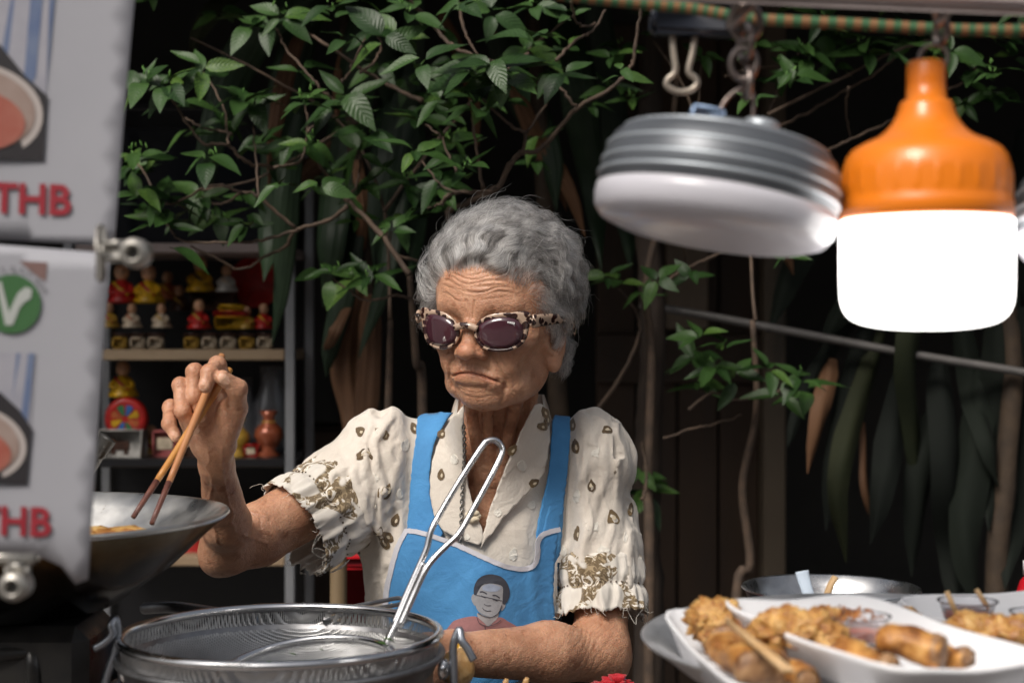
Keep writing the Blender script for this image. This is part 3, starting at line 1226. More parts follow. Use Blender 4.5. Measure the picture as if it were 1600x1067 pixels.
def build_hair():
    rs = np.random.RandomState(21)
    # roots over the scalp
    n = 23000
    n2 = 5500
    u = rs.randn(n, 3)
    u[:7000, 1] = np.abs(u[:7000, 1])          # denser towards the front
    u = nrm(u)
    root = HAIR_C + u * HAIR_R
    x, f, z = root.T
    ax = np.abs(x)
    # hairline: forehead 0.098, dips at the temple, sideburn before the ear, nape behind
    zl = np.interp(f, [-.1, -.06, -.03, -.012, .008, .03, .045, .058, .066, .08], [-.050, -.056, -.046, -.012, .010, .020, .040, .061, .075, .086])
    keep = z > zl + .005 * vnoise(root * 55) - .009 * rs.rand(n) ** 2
    root = root[keep]
    # extra growth at the front, and the nape behind the ears
    fr = nrm(np.stack([rs.uniform(-.8, .8, n2), rs.uniform(.35, 1, n2), rs.uniform(.25, .95, n2)], 1)) * HAIR_R + HAIR_C
    fr = fr[fr[:, 2] > np.interp(fr[:, 1], [.03, .045, .058, .066, .08], [.022, .042, .061, .075, .086]) + .004 * vnoise(fr * 55) - .008 * rs.rand(len(fr)) ** 2]
    fc_ = nrm(np.stack([rs.uniform(-.55, .30, 3500), rs.uniform(.6, 1, 3500), rs.uniform(.40, .75, 3500)], 1)) * HAIR_R + HAIR_C
    fr = np.concatenate([fr, fc_[fc_[:, 2] > .081 + .003 * vnoise(fc_ * 60)]])
    ph_ = rs.uniform(math.radians(32), math.radians(148), 3600)
    zz_ = rs.uniform(-.044, -.008, 3600)
    nape = np.stack([(.055 + .30 * (zz_ + .035)) * np.cos(ph_), -.012 - .066 * np.sin(ph_) * (1 + 2.5 * (zz_ + .03)), zz_], 1)
    root = np.concatenate([on_head(root), on_head(fr), nape])
    n = len(root)
    N = nrm((root - HAIR_C) / HAIR_R ** 2)
    # guide index: neighbouring roots share a lock
    ng = 430
    gi = rs.choice(n, ng, replace=False)
    G = root[gi]
    d2 = ((root[:, None, :] - G[None]) ** 2).sum(-1)
    own = d2.argmin(1)
    K = 18

    def flow(p, Nn, ph):
        x, f, z = p.T
        side = np.tanh(x / .02)
        front = np.clip((f - .02) / .04, 0, 1)[:, None]
        top = np.maximum(np.clip((z - .075) / .045, 0, 1)[:, None], np.clip((f - .035) / .02, 0, 1)[:, None] * np.clip((z - .045) / .02, 0, 1)[:, None])
        back = np.clip((-f - .01) / .05, 0, 1)[:, None]
        t_front = np.stack([.25 * np.tanh(x / .05) + .30, -.70 + 0 * x, .60 + 0 * x], 1)
        t_top = np.stack([.35 * np.tanh(x / .05) + .35, -.75 + 0 * x, .0 * x], 1)
        t_side = np.stack([.2 * side, -.55 + 0 * x, -.72 + 0 * x], 1)
        t_back = np.stack([.1 * side, -.1 + 0 * x, -1 + 0 * x], 1)
        t = t_side * (1 - top) + (t_front * front + t_top * (1 - front)) * top
        t = t * (1 - back * (1 - top)) + t_back * back * (1 - top)
        # slow curl so that locks turn
        t = t + .75 * np.stack([vnoise(p * 24, 31), vnoise(p * 24, 32), vnoise(p * 24, 33)], 1)
        t = t - Nn * (t * Nn).sum(1, keepdims=True)
        return nrm(t)

    def grow(p0, N0, L, ht, seed, wav=1.0):
        m = len(p0)
        ph = 5.0 * vnoise(p0 * 17, 41) + 1.1 * vnoise(p0 * 60, 42)
        p = p0.copy()
        pts = [p.copy()]
        for k in range(1, K):
            Nn = nrm((p - HAIR_C) / HAIR_R ** 2)
            w = (p - HAIR_C) / HAIR_R
            hgt = (np.sqrt((w ** 2).sum(1)) - 1) * HAIR_R.mean()
            t = flow(p, Nn, ph)
            lift = np.clip((ht - hgt) / .010, -1.2, 1.25) * np.clip(1.25 - k / K * .9, .2, 1)
            s = np.cross(Nn, t)
            arc = k / K * L
            wave = np.sin(arc / .0054 + ph * 1.5)
            wave2 = np.cos(arc / .0058 + ph * 2.1)
            d = t + Nn * lift[:, None] + wav * (.74 * s * wave[:, None] + .42 * Nn * wave2[:, None])
            p = p + nrm(d) * (L / K)[:, None]
            pts.append(p.copy())
        return np.stack(pts, 1)

    def height(p):
        x, f, z = p.T
        h = .0245 + .0025 * np.clip((z - .06) / .05, 0, 1) + .004 * vnoise(p * 28, 51)
        h = h * np.interp(z, [-.06, -.02, .03], [.45, .75, 1.0])
        h = h * np.interp(f, [.03, .075], [1.0, .88])
        h = h + .014 * np.clip(-x / .06, 0, 1) * np.clip((.10 - z) / .05, 0, 1) - .013 * np.clip(x / .06, 0, 1) * np.clip((.12 - z) / .05, 0, 1)
        return h
    GL = .070 + .016 * rs.rand(ng)
    GL *= np.interp(G[:, 2], [-.05, -.015, .01, .06], [.32, .45, .85, 1.0])
    gp = grow(G, N[gi], GL, height(G), 1)
    # children follow their lock
    a = rs.rand(n)
    child = grow(root, N, GL[own] * (.75 + .4 * rs.rand(n)), height(root) * (.25 + .85 * rs.rand(n) ** .55), 2, 1.0)
    t = np.linspace(0, 1, K)[None, :, None]
    tgt = gp[own] + (root - G[own])[:, None, :] * (1 - .86 * t) + .0015 * rs.randn(n, 1, 3) * t
    mixw = (.92 * np.clip(t * 1.8, 0, 1)) * (.75 + .25 * rs.rand(n, 1, 1))
    pts = child * (1 - mixw) + tgt * mixw
    # fine irregularity; a few strands stray
    stray = (rs.rand(n) < .12)[:, None, None]
    k3 = np.linspace(0, 1, K)[None, :, None]
    pts = pts + .00022 * rs.randn(n, K, 3) * k3
    wv = np.stack([vnoise(pts.reshape(-1, 3) * 95 + rs.rand(1) * 9, 60 + i).reshape(n, K) for i in range(3)], -1)
    pts = pts + wv * .0013 * k3
    pts = pts + stray * N[:, None, :] * (k3 ** 2) * (.002 + .006 * rs.rand(n, 1, 1))
    # keep strands out of the skull and off the face
    fly = (rs.rand(n) < .02)[:, None, None]
    pts = pts + fly * (N[:, None, :] * .9 + .5 * rs.randn(n, 1, 3)) * (k3 ** 1.5) * (.005 + .009 * rs.rand(n, 1, 1))
    # short curls at the nape
    nn = len(nape)
    ln = .007 + .012 * rs.rand(nn, 1, 1)
    ph2 = 6.28 * rs.rand(nn, 1, 1)
    outw = nrm(np.stack([nape[:, 0], nape[:, 1] + .012, 0 * nape[:, 0]], 1))[:, None, :]
    tang = np.stack([-outw[..., 1], outw[..., 0], 0 * outw[..., 0]], -1)
    pts[-nn:] = nape[:, None, :] + outw * (.004 + .006 * np.sin(k3 * 2.6)) * (.5 + rs.rand(nn, 1, 1)) - ln * k3 * np.array([0, 0, 1.0]) + tang * .0035 * np.sin(k3 * 6 + ph2) + outw * .002 * np.cos(k3 * 7 + ph2)
    pts = on_head(pts.reshape(-1, 3), True).reshape(n, K, 3)
    W = h2w(pts.reshape(-1, 3)) - wloc(WOMAN)
    cu = bpy.data.hair_curves.new('hair')
    cu.add_curves([K] * n)
    cu.points.foreach_set('position', W.astype(f32).ravel())
    rad = np.repeat((np.interp(np.linspace(0, 1, K), [0, .6, 1], [1, .9, .35]))[None], n, 0) * (.00012 + .00010 * rs.rand(n, 1))
    cu.points.foreach_set('radius', rad.astype(f32).ravel())
    tone = np.clip(.55 * rs.rand(ng)[own] + .55 * rs.rand(n) ** 1.3, 0, 1)
    at = cu.attributes.new('tone', 'FLOAT', 'CURVE')
    at.data.foreach_set('value', tone.astype(f32))
    o = bpy.data.objects.new('hair', cu)
    COL.objects.link(o)
    o.parent = WOMAN
    cu.materials.append(mat_hair())
    o['label'] = 'short wavy grey hair brushed back from the forehead'
    return o

# ------------------------------------------------------------------ blouse, apron, sunglasses
HEM_R, HEM_L = P(488, 812, 1.775), P(931, 925, 1.792)


def sleeve_sdf(p):
    a = cap(p, SH_R + np.array([.008, 0, -.004]), HEM_R, .039, .0405)
    a = smin(a, ell(p, P(598, 712, 1.825), (.031, .043, .030)), .015)
    b = cap(p, SH_L + np.array([-.016, 0, -.006]), HEM_L, .029, .0360)
    b = smin(b, ell(p, P(930, 720, 1.825), (.024, .038, .026)), .015)
    return a, b


def blouse_smooth(p):
    a, b = sleeve_sdf(p)
    d = torso_sdf(p, .008)
    d = smin(d, a, .02)
    d = smin(d, b, .018)
    return d


def cloth_base(p):
    return smin(blouse_smooth(p), neck_sdf(p) - .006, .02)


FOLDS = [  # pixel polyline, height in m, half width in px
    ([(606, 655), (588, 690), (590, 730), (604, 770)], .006, 9), ([(580, 662), (570, 700), (574, 740)], .005, 8),
    ([(566, 690), (540, 730), (520, 745)], .004, 10), ([(556, 735), (575, 800), (592, 846)], .008, 10),
    ([(530, 745), (548, 800), (566, 850)], -.005, 9), ([(600, 770), (596, 830), (602, 880)], .005, 10),
    ([(620, 800), (600, 850), (606, 900)], -.004, 9), ([(640, 700), (618, 740), (610, 800)], .004, 12),
    ([(640, 660), (622, 690), (622, 720)], -.003, 10), ([(580, 750), (560, 800), (545, 845)], .004, 10),
    ([(905, 690), (890, 760), (876, 830), (874, 890)], .006, 11), ([(925, 700), (912, 780), (890, 860), (884, 905)], -.004, 9),
    ([(950, 680), (940, 760), (915, 840), (905, 900)], .005, 11), ([(972, 700), (966, 780), (950, 850), (940, 900)], .004, 10),
    ([(986, 760), (978, 830), (968, 890)], -.003, 9), ([(990, 830), (988, 880), (984, 910)], .004, 9),
    ([(935, 665), (925, 720), (905, 760)], .003, 10), ([(860, 850), (872, 900), (878, 960)], .004, 10),
    ([(965, 665), (962, 690), (968, 720)], .003, 7), ([(800, 830), (815, 860), (820, 900)], .003, 10), ([(835, 800), (830, 850), (838, 890)], -.003, 9),
]


def blouse_sdf(p):
    d = blouse_smooth(p)
    near = np.abs(d) < .03
    if near.any():
        q = p[near]
        px = PX(q)
        fr = np.clip((1.86 - q[:, 1]) / .05, 0, 1)
        D = np.zeros(len(q), f32)
        u, v = px[:, 0] + 6 * vnoise(q * 30, 3), px[:, 1] + 6 * vnoise(q * 30, 5)
        for pl, hgt, w in FOLDS:
            e = polydist(u, v, pl)
            D += (hgt * np.exp(-(e / w) ** 2)).astype(f32)
        sl = np.clip((np.abs(px[:, 0] - 765) - 95) / 40, 0, 1)
        up_ = np.clip((900 - px[:, 1]) / 60, 0, 1)
        fr = fr * (1 - .92 * up_ * np.exp(-((px[:, 0] - 668) / 42) ** 4)) * (1 - .92 * up_ * np.exp(-((px[:, 0] - 866) / 34) ** 4))
        D += .0035 * vnoise(q * np.array([60, 40, 18], f32), 12) * sl + .0015 * vnoise(q * np.array([120, 80, 50], f32), 13) * sl
        axr = nrm(HEM_R - SH_R)
        sR = (q[:, 0] < -.12)
        al_ = np.where(sR, q @ axr.astype(f32), q[:, 2])
        cr_ = np.where(sR, q @ np.array([axr[2], 0, -axr[0]], f32), q[:, 0])
        rp = 1 - np.abs(vnoise(np.stack([cr_ * 62 + 1.5 * vnoise(q * 22, 4), q[:, 1] * 45, al_ * 15], 1), 14))
        D += .0042 * np.clip(rp - .35, 0, 1) ** 2 * sl
        d[near] -= D * fr * (.25 + .75 * sl)
    return d * f32(.9)


V_NECK = [(724, 560), (724, 660), (727, 720), (736, 772), (750, 816), (756, 836), (761, 838), (770, 806), (794, 742), (822, 668), (840, 620), (842, 560)]


def inside(px, poly):
    x, y = px[:, 0], px[:, 1]
    r = np.zeros(len(px), bool)
    for (a, b), (c, e) in zip(poly, poly[1:] + poly[:1]):
        r ^= ((b > y) != (e > y)) & (x < (c - a) * (y - b) / (e - b + 1e-12) + a)
    return r


def keep_verts(V, F, keep):
    fk = keep[F].all(1)
    F = F[fk]
    used = np.zeros(len(V), bool)
    used[F] = True
    idx = np.cumsum(used) - 1
    return V[used], idx[F]


def mat_cloth(name, base, weave=1400, rough=.75, trans=0.0, var=None, sheen=.2, bump=.12):
    m, nt, b = new_mat(name)
    L = nt.links.new
    co = coords(nt, 'Object')
    nz = node(nt, 'ShaderNodeTexNoise', Scale=18.0, Detail=5.0, Roughness=.6)
    L(co, nz.inputs['Vector'])
    c2 = var or tuple(min(1, c * .86) for c in base)
    rp = ramp(nt, [(.36, c2), (.62, base)])
    L(nz.outputs[0], rp.inputs[0])
    w1 = node(nt, 'ShaderNodeTexNoise', Scale=weave * .5, Detail=2.0)
    L(co, w1.inputs['Vector'])
    mm = ramp(nt, [(.35, (.95, .95, .95)), (.6, (1, 1, 1))])
    L(w1.outputs[0], mm.inputs[0])
    mx = node(nt, 'ShaderNodeMix', data_type='RGBA', blend_type='MULTIPLY')
    mx.inputs[0].default_value = 1
    L(rp.outputs[0], mx.inputs[6])
    L(mm.outputs[0], mx.inputs[7])
    L(mx.outputs[2], b.inputs['Base Color'])
    b.inputs['Roughness'].default_value = rough
    b.inputs['Sheen Weight'].default_value = sheen
    b.inputs['Specular IOR Level'].default_value = .25
    n2 = node(nt, 'ShaderNodeTexNoise', Scale=150.0, Detail=4.0)
    L(co, n2.inputs['Vector'])
    n5 = node(nt, 'ShaderNodeTexNoise', Scale=34.0, Detail=3.0, Distortion=1.2)
    L(co, n5.inputs['Vector'])
    a5 = node(nt, 'ShaderNodeMath', operation='MULTIPLY_ADD')
    L(n5.outputs[0], a5.inputs[0])
    a5.inputs[1].default_value = 3.5
    L(n2.outputs[0], a5.inputs[2])
    ad = node(nt, 'ShaderNodeMath', operation='MULTIPLY_ADD')
    L(w1.outputs[0], ad.inputs[0])
    ad.inputs[1].default_value = .35
    L(a5.outputs[0], ad.inputs[2])
    bp = node(nt, 'ShaderNodeBump', Strength=bump, Distance=.003)
    L(ad.outputs[0], bp.inputs['Height'])
    L(bp.outputs[0], b.inputs['Normal'])
    if trans:
        b.inputs['Subsurface Weight'].default_value = trans
        b.inputs['Subsurface Radius'].default_value = (1, .9, .8)
        b.inputs['Subsurface Scale'].default_value = .01
    return m


def build_blouse():
    cream = mat_cloth('cream_cotton', (.72, .66, .585), trans=.06, var=(.65, .585, .51), bump=.24)
    V, F = extract(blouse_sdf, axis_steps([(-.30, .19, .0020)]), axis_steps([(1.70, 1.90, .0024), (1.90, 1.97, .004)]), axis_steps([(.85, .95, .004), (.95, 1.22, .0024)]))
    px = PX(V)
    ar, al = nrm(HEM_R - SH_R), nrm(HEM_L - SH_L)
    sr = (V - HEM_R) @ ar
    sl = (V - HEM_L) @ al
    onr = sleeve_sdf(V)[0] < .025
    onl = sleeve_sdf(V)[1] < .025
    cut = (onr & (sr > -.020) & (px[:, 0] < 590)) | (onl & (sl > -.026) & (px[:, 0] > 872) & (px[:, 1] > 850) & (sl < .07))
    cut |= inside(px, V_NECK) & (V[:, 1] < 1.84)
    cut |= V[:, 2] < .86
    V, F = keep_verts(V, F, ~cut)
    bl = mesh_obj('blouse', V, F, cream, WOMAN)
    bl['label'] = 'cream short sleeved blouse with brown drop embroidery'

    # shawl collar
    lap_l = spline([(722, 632), (704, 652), (688, 676), (675, 712), (669, 752), (672, 790), (684, 822), (706, 840), (738, 851), (755, 850), (757, 830), (746, 800), (735, 765), (728, 722), (726, 680), (727, 640)], 80, True)
    lap_r = spline([(845, 628), (857, 644), (862, 676), (859, 712), (848, 748), (822, 778), (792, 808), (768, 838), (752, 856), (751, 842), (760, 806), (774, 764), (794, 716), (818, 664), (832, 636)], 80, True)
    for lp in (lap_l, lap_r):
        c = drape('collar', lp, cloth_base, .0120, .0022, cream, bl, 6., 3)
    # back of the collar round the neck
    a = np.linspace(.45, math.pi - .45, 22)
    rows = []
    cc = P(782, 640, 1.80)
    for (rr, zz) in ((.066, -.018), (.060, .004), (.055, .017), (.0525, .017), (.054, .002), (.058, -.018)):
        rows.append([[cc[0] + 1.02 * rr * math.cos(t), cc[1] - .012 + rr * math.sin(t), cc[2] + zz] for t in a])
    Vc = np.array(rows).reshape(-1, 3)
    Fc = [[i * 22 + j, i * 22 + j + 1, ((i + 1) % 6) * 22 + j + 1, ((i + 1) % 6) * 22 + j] for i in range(6) for j in range(21)]
    Fc += [[i * 22 for i in range(6)][::-1], [i * 22 + 21 for i in range(6)]]
    mesh_obj('collar', Vc, Fc, cream, bl)

    brown = mat_cloth('brown_embroidery', (.20, .135, .065), weave=2400, rough=.55, var=(.085, .055, .03), bump=.5)
    gold = mat_cloth('gold_embroidery', (.70, .60, .44), weave=2400, rough=.5, bump=.4)
    white = mat_cloth('white_embroidery', (.84, .80, .72), weave=2400, rough=.45, bump=.6)
    R2 = random.Random(5)

    def drop(cx, cy, w, h, ang, n=22):
        pts = []
        for k in range(n):
            t = 2 * math.pi * k / n
            yy = -math.cos(t)
            ww = math.sin(t) * (1 - .38 * (-yy + 1) / 2 - .3 * max(0, -yy - .3))
            j = 1 + R2.uniform(-.08, .08)
            x, y = ww * w * j * .86, yy * h * j * .86
            pts.append((cx + x * math.cos(ang) - y * math.sin(ang), cy + x * math.sin(ang) + y * math.cos(ang)))
        return pts
    BR = [(564, 674, 13, 9, 1.0), (598, 680, 12, 11, -.8), (572, 716, 10, 9, .2), (519, 731, 7, 13, 1.3), (600, 765, 10, 12, .4), (551, 779, 8, 10, -.9),
          (647, 668, 8, 11, -.4), (618, 812, 9, 12, .3), (894, 663, 7, 12, .1), (899, 697, 9, 14, -.1), (948, 674, 11, 8, 1.5), (958, 733, 9, 11, .5),
          (924, 757, 8, 12, .15), (986, 795, 6, 12, .1), (956, 809, 8, 13, -.1), (902, 833, 8, 14, 0.05), (606, 838, 16, 8, .7), (600, 848, 9, 14, -.7), (590, 830, 8, 9, .2)]
    BC = [(690, 677, 9, 9, .5), (689, 741, 8, 11, .1), (801, 703, 9, 11, .7), (835, 754, 9, 10, 1.0), (852, 644, 8, 11, -.4), (848, 666, 12, 7, .3), (856, 655, 6, 12, 0)]
    WH = [(634, 694, 9, 12, .3), (588, 744, 10, 8, .4), (625, 771, 7, 9, 0), (802, 865, 9, 12, .2), (925, 823, 11, 8, .3), (831, 788, 9, 8, .5), (901, 775, 8, 13, .2), (870, 715, 7, 8, .1), (935, 708, 8, 10, .2), (975, 840, 8, 10, 0), (880, 860, 8, 10, 0), (580, 790, 9, 7, .3), (940, 860, 10, 7, .1)]
    WC = [(709, 717, 8, 10, -.2), (816, 727, 11, 10, .3), (730, 838, 6, 6, 0), (778, 800, 9, 8, .4)]
    for sd, of, bl_, wl_ in ((blouse_sdf, .0006, BR, WH), (cloth_base, .0126, BC, WC)):
        it = [('embroidered_drop', drop(*q), of, .0006, brown, 5.) for q in bl_] + [('white_tuft', drop(*q), of + .0001, .0006, white, 4.) for q in wl_]
        made = drape_many(it, sd, bl, 5., 0)
        drape_many([('drop_centre', drop(x + 1, y + h * .12, w * .28, h * .34, a), of + .0004, .0004, gold, 4., made[i]) for i, (x, y, w, h, a) in enumerate(bl_)], sd, bl, 4., 0)

    # gathered, frayed cuffs
    cuffm, nt, b = new_mat('embroidered_cuff')
    L = nt.links.new
    co = coords(nt, 'UV')
    mp = node(nt, 'ShaderNodeMapping')
    mp.inputs['Scale'].default_value = (6.5, 1.5, 1)
    L(co, mp.inputs[0])
    nz = node(nt, 'ShaderNodeTexNoise', Scale=1.0, Detail=1.0, Distortion=1.1)
    L(mp.outputs[0], nz.inputs['Vector'])
    r1 = ramp(nt, [(.50, (0, 0, 0)), (.52, (1, 1, 1))])
    L(nz.outputs[0], r1.inputs[0])
    n2 = node(nt, 'ShaderNodeTexNoise', Scale=4.2, Detail=2.0, Distortion=2.0)
    L(mp.outputs[0], n2.inputs['Vector'])
    r2 = ramp(nt, [(.40, (.86, .81, .74)), (.47, (.36, .27, .15)), (.52, (.17, .115, .055)), (.58, (.13, .085, .04)), (.66, (.42, .32, .19))])
    L(n2.outputs[0], r2.inputs[0])
    mx = node(nt, 'ShaderNodeMix', data_type='RGBA')
    L(r1.outputs[0], mx.inputs[0])
    mx.inputs[6].default_value = (.75, .70, .63, 1)
    L(r2.outputs[0], mx.inputs[7])
    L(mx.outputs[2], b.inputs['Base Color'])
    b.inputs['Roughness'].default_value = .75
    b.inputs['Sheen Weight'].default_value = .3
    n3 = node(nt, 'ShaderNodeTexNoise', Scale=60.0, Detail=5.0)
    L(mp.outputs[0], n3.inputs['Vector'])
    bp = node(nt, 'ShaderNodeBump', Strength=.7, Distance=.002)
    L(n3.outputs[0], bp.inputs['Height'])
    L(bp.outputs[0], b.inputs['Normal'])
    dark = pmat('stitch_hole', (.10, .07, .045), .8)
    for side, (c0, c1, ra, rb, lab) in enumerate(((P(540, 778, 1.79), P(460, 827, 1.748), .0570, .0545, None), (P(931, 868, 1.797), P(938, 962, 1.775), .0500, .0530, None))):
        ax = nrm(c1 - c0)
        Lc = np.linalg.norm(c1 - c0)
        e1 = nrm(np.array([0, 1, 0]) - ax * ax[1])
        e2 = np.cross(ax, e1)
        nA, nT = 150, 26
        rs = np.random.RandomState(side + 3)
        hemj = .5 * rs.rand(nA) + .5 * np.roll(rs.rand(nA), 1)
        t, a = [q.ravel() for q in np.meshgrid(np.arange(nT) / (nT - 1), 2 * math.pi * np.arange(nA) / nA, indexing='ij')]
        ca, sa = np.cos(a), np.sin(a)
        ruf = vnoise(np.stack([ca * 7, sa * 7, t * 1.4 + 9 * side], 1))
        ruf2 = vnoise(np.stack([ca * 16, sa * 16, t * 4 + 5 * side], 1))
        wst = 1 - .075 * np.exp(-((t - .56) / .07) ** 2)          # the row of drawn stitches pulls it in
        r = (ra + (rb - ra) * t - .007 * np.clip(1 - t / .12, 0, 1)) * wst + .0042 * ruf * (.5 + t) + .0024 * ruf2 * (.3 + t) + .0020
        tt = t * Lc + np.clip((t - .85) / .15, 0, 1) * (.004 * ruf + .007 * (np.tile(hemj, nT) - .5))
        fl = 1 - .04 * np.abs(ca)
        V = c0 + ax * tt[:, None] + (r * fl * ca)[:, None] * e1 + (r * sa)[:, None] * e2
        UV = np.stack([np.tile(np.arange(nA) / nA, nT), t], 1)
        F = np.array([[i * nA + j, i * nA + (j + 1) % nA, (i + 1) * nA + (j + 1) % nA, (i + 1) * nA + j] for i in range(nT - 1) for j in range(nA)])
        o = mesh_obj('cuff', V, F, cuffm, bl)
        me = o.data
        uv = me.uv_layers.new(name='UVMap')
        li = np.zeros(len(me.loops), np.int32)
        me.loops.foreach_get('vertex_index', li)
        U = np.array(UV, f32)[li]
        # wrap seam
        U = U.reshape(-1, 4, 2)
        wrap = (U[:, :, 0].max(1) - U[:, :, 0].min(1)) > .5
        U[wrap, :, 0] = np.where(U[wrap, :, 0] < .5, U[wrap, :, 0] + 1, U[wrap, :, 0])
        uv.data.foreach_set('uv', U.ravel())
        sol = o.modifiers.new('thick', 'SOLIDIFY')
        sol.thickness = .0015
        # frayed threads along the hem
        mb = MB()
        for k in range(24):
            j = rs.randint(nA)
            p0 = V[(nT - 1) * nA + j]
            q = [p0]
            dirv = nrm(ax * 1.0 + .8 * rs.randn(3))
            for s in range(5):
                dirv = nrm(dirv + .8 * rs.randn(3))
                q.append(q[-1] + dirv * (.0016 + .0024 * rs.rand()))
            mb.tube(spline(q, 10), .00022, 4)
        for k in range(2):
            j = rs.randint(nA)
            p0 = V[(nT - 1) * nA + j]
            p1 = V[(nT - 1) * nA + (j + 9) % nA]
            mid = (p0 + p1) / 2 + ax * (.012 + .010 * rs.rand())
            mb.tube(spline([p0, p0 * .5 + mid * .5 + .003 * rs.randn(3), mid, p1 * .5 + mid * .5 + .003 * rs.randn(3), p1], 16), .00028, 4)
        mb.obj('frayed_thread', white, o)['kind'] = 'stuff'
        mb = MB()
        for j in range(0, nA, 3):
            i = int(.56 * (nT - 1))
            p = V[i * nA + j]
            nn = nrm(p - (c0 + ax * np.dot(p - c0, ax)))
            mb.box(p + nn * .0016, (.0016, .0016, .0010), frame_z(nn))
        mb.obj('drawn_stitch', dark, o)['kind'] = 'stuff'
    return bl


def build_apron():
    blue = mat_cloth('blue_apron_cloth', (.080, .285, .58), weave=1700, rough=.75, var=(.060, .225, .48), sheen=.1, bump=.2)
    trim = mat_cloth('white_trim', (.62, .62, .68), weave=1700, rough=.6)
    sm = lambda p: cloth_base(p)
    b_sdf = lambda p: torso_sdf(p, .008)

    def bib_sdf(p):
        d = smin(torso_sdf(p, .014), blouse_smooth(p) - f32(.006), .01)
        q = PX(p)
        e = .0022 * np.sin(q[:, 0] * .045 + q[:, 1] * .012) + .004 * np.exp(-(polydist(q[:, 0], q[:, 1], [(838, 840), (832, 920), (842, 1000)]) / 10) ** 2)
        e = e + .003 * np.exp(-(polydist(q[:, 0], q[:, 1], [(640, 840), (690, 920), (700, 1000)]) / 22) ** 2)
        e = e + .0025 * np.exp(-(polydist(q[:, 0], q[:, 1], [(790, 880), (740, 900), (690, 960)]) / 16) ** 2)
        return (d - e.astype(f32)) * f32(.9)
    top = [(636, 826), (660, 830), (690, 840), (722, 852), (756, 868), (790, 882), (815, 886), (832, 882), (838, 866), (838, 848), (846, 834), (860, 828), (876, 824)]
    bib_poly = list(map(tuple, spline(top, 40))) + [(870, 870), (866, 930), (872, 990), (885, 1100), (598, 1100), (599, 1000), (603, 930), (612, 885), (622, 852)]
    bib = drape('apron', bib_poly, bib_sdf, .0075, .0016, blue, WOMAN, 6., 2)
    bib['label'] = 'sky blue apron with a printed portrait on its bib'
    # side panel seen behind the bib and shoulder straps
    drape('side_panel', [(858, 780), (884, 760), (882, 822), (876, 880), (878, 940), (884, 1000), (900, 1090), (840, 1090), (836, 960), (838, 860)], b_sdf, .0070, .0016, blue, bib, 7., 2)
    sl = spline([(652, 648), (682, 641), (708, 644), (696, 660), (682, 690), (675, 730), (674, 770), (682, 806), (694, 838), (660, 850), (634, 848), (636, 790), (641, 730), (648, 682)], 60, True)
    sr = spline([(864, 647), (878, 643), (893, 650), (892, 700), (887, 760), (880, 806), (874, 836), (852, 846), (836, 850), (840, 806), (850, 764), (857, 720), (860, 676)], 60, True)
    for s in (sl, sr):
        drape('strap', s, sm, .0070, .0016, blue, bib, 6., 3)
    # white binding along the top edge and the side of the bib
    tp = spline(top, 60)
    tn = np.gradient(tp, axis=0)
    tn = np.stack([-tn[:, 1], tn[:, 0]], 1) / np.linalg.norm(tn, axis=1, keepdims=True)
    drape('binding', list(map(tuple, tp - tn * 2)) + list(map(tuple, (tp + tn * 7)[::-1])), bib_sdf, .0084, .0010, trim, bib, 5., 1)
    ed = spline([(636, 824), (621, 852), (611, 885), (602, 930), (598, 1000)], 30)
    drape('binding', [(a - 4, b) for a, b in ed] + [(a + 6, b) for a, b in ed[::-1]], bib_sdf, .0084, .0010, trim, bib, 5., 1)

    # portrait print: flat shapes printed on the cloth
    C = lambda n, c: mat_cloth('print_' + n, c, weave=700, rough=.8, sheen=.05, var=tuple(.5 * q + .04 for q in c))
    m_hair, m_face, m_shirt, m_line = C('dark_hair', (.045, .05, .07)), C('pale_face', (.36, .37, .40)), C('pink_shirt', (.42, .20, .20)), C('ink_line', (.05, .05, .07))
    m_neck, m_fore = C('neck', (.42, .40, .41)), C('forehead', (.36, .42, .55))
    o_ = lambda k: .0077 + .0002 * k
    g = lambda zx, zy: (640 + zx * 220 / 1134., 860 + zy * 207 / 1067.)        # zoomed sketch coordinates
    pt = lambda *a: [g(*q) for q in a]
    root = drape('portrait_print', spline(pt((312, 676), (335, 585), (400, 548), (520, 528), (600, 560), (640, 606), (720, 535), (800, 572), (880, 620), (950, 676), (640, 690)), 50, True), bib_sdf, o_(0), .0002, m_shirt, bib, 4., 0)
    root['label'] = 'printed drawing of a dark haired man in a pink shirt'

    def shape(nm, pts, k, m, sp=True):
        pts = pt(*pts)
        return drape(nm, spline(pts, 34, True) if sp else pts, bib_sdf, o_(k), .0002, m, root, 4., 0)
    shape('neck', ((550, 500), (552, 535), (600, 580), (632, 606), (680, 570), (712, 535), (712, 490), (630, 530)), 1, m_neck)
    shape('ear', ((512, 350), (498, 372), (500, 400), (516, 432), (530, 436), (532, 360)), 1, m_face)
    shape('ear', ((745, 425), (768, 424), (770, 446), (752, 476), (738, 480)), 1, m_face)
    shape('hair', ((518, 350), (520, 290), (548, 232), (600, 198), (660, 190), (730, 206), (780, 250), (806, 320), (800, 380), (770, 430), (745, 420), (640, 300), (545, 350)), 2, m_hair)
    shape('face', ((530, 380), (552, 330), (580, 285), (620, 264), (690, 268), (748, 290), (750, 360), (745, 430), (715, 500), (665, 532), (610, 522), (556, 490), (530, 440)), 3, m_face)
    shape('forehead_shading', ((590, 290), (640, 268), (700, 280), (735, 300), (690, 330), (600, 320)), 4, m_fore)
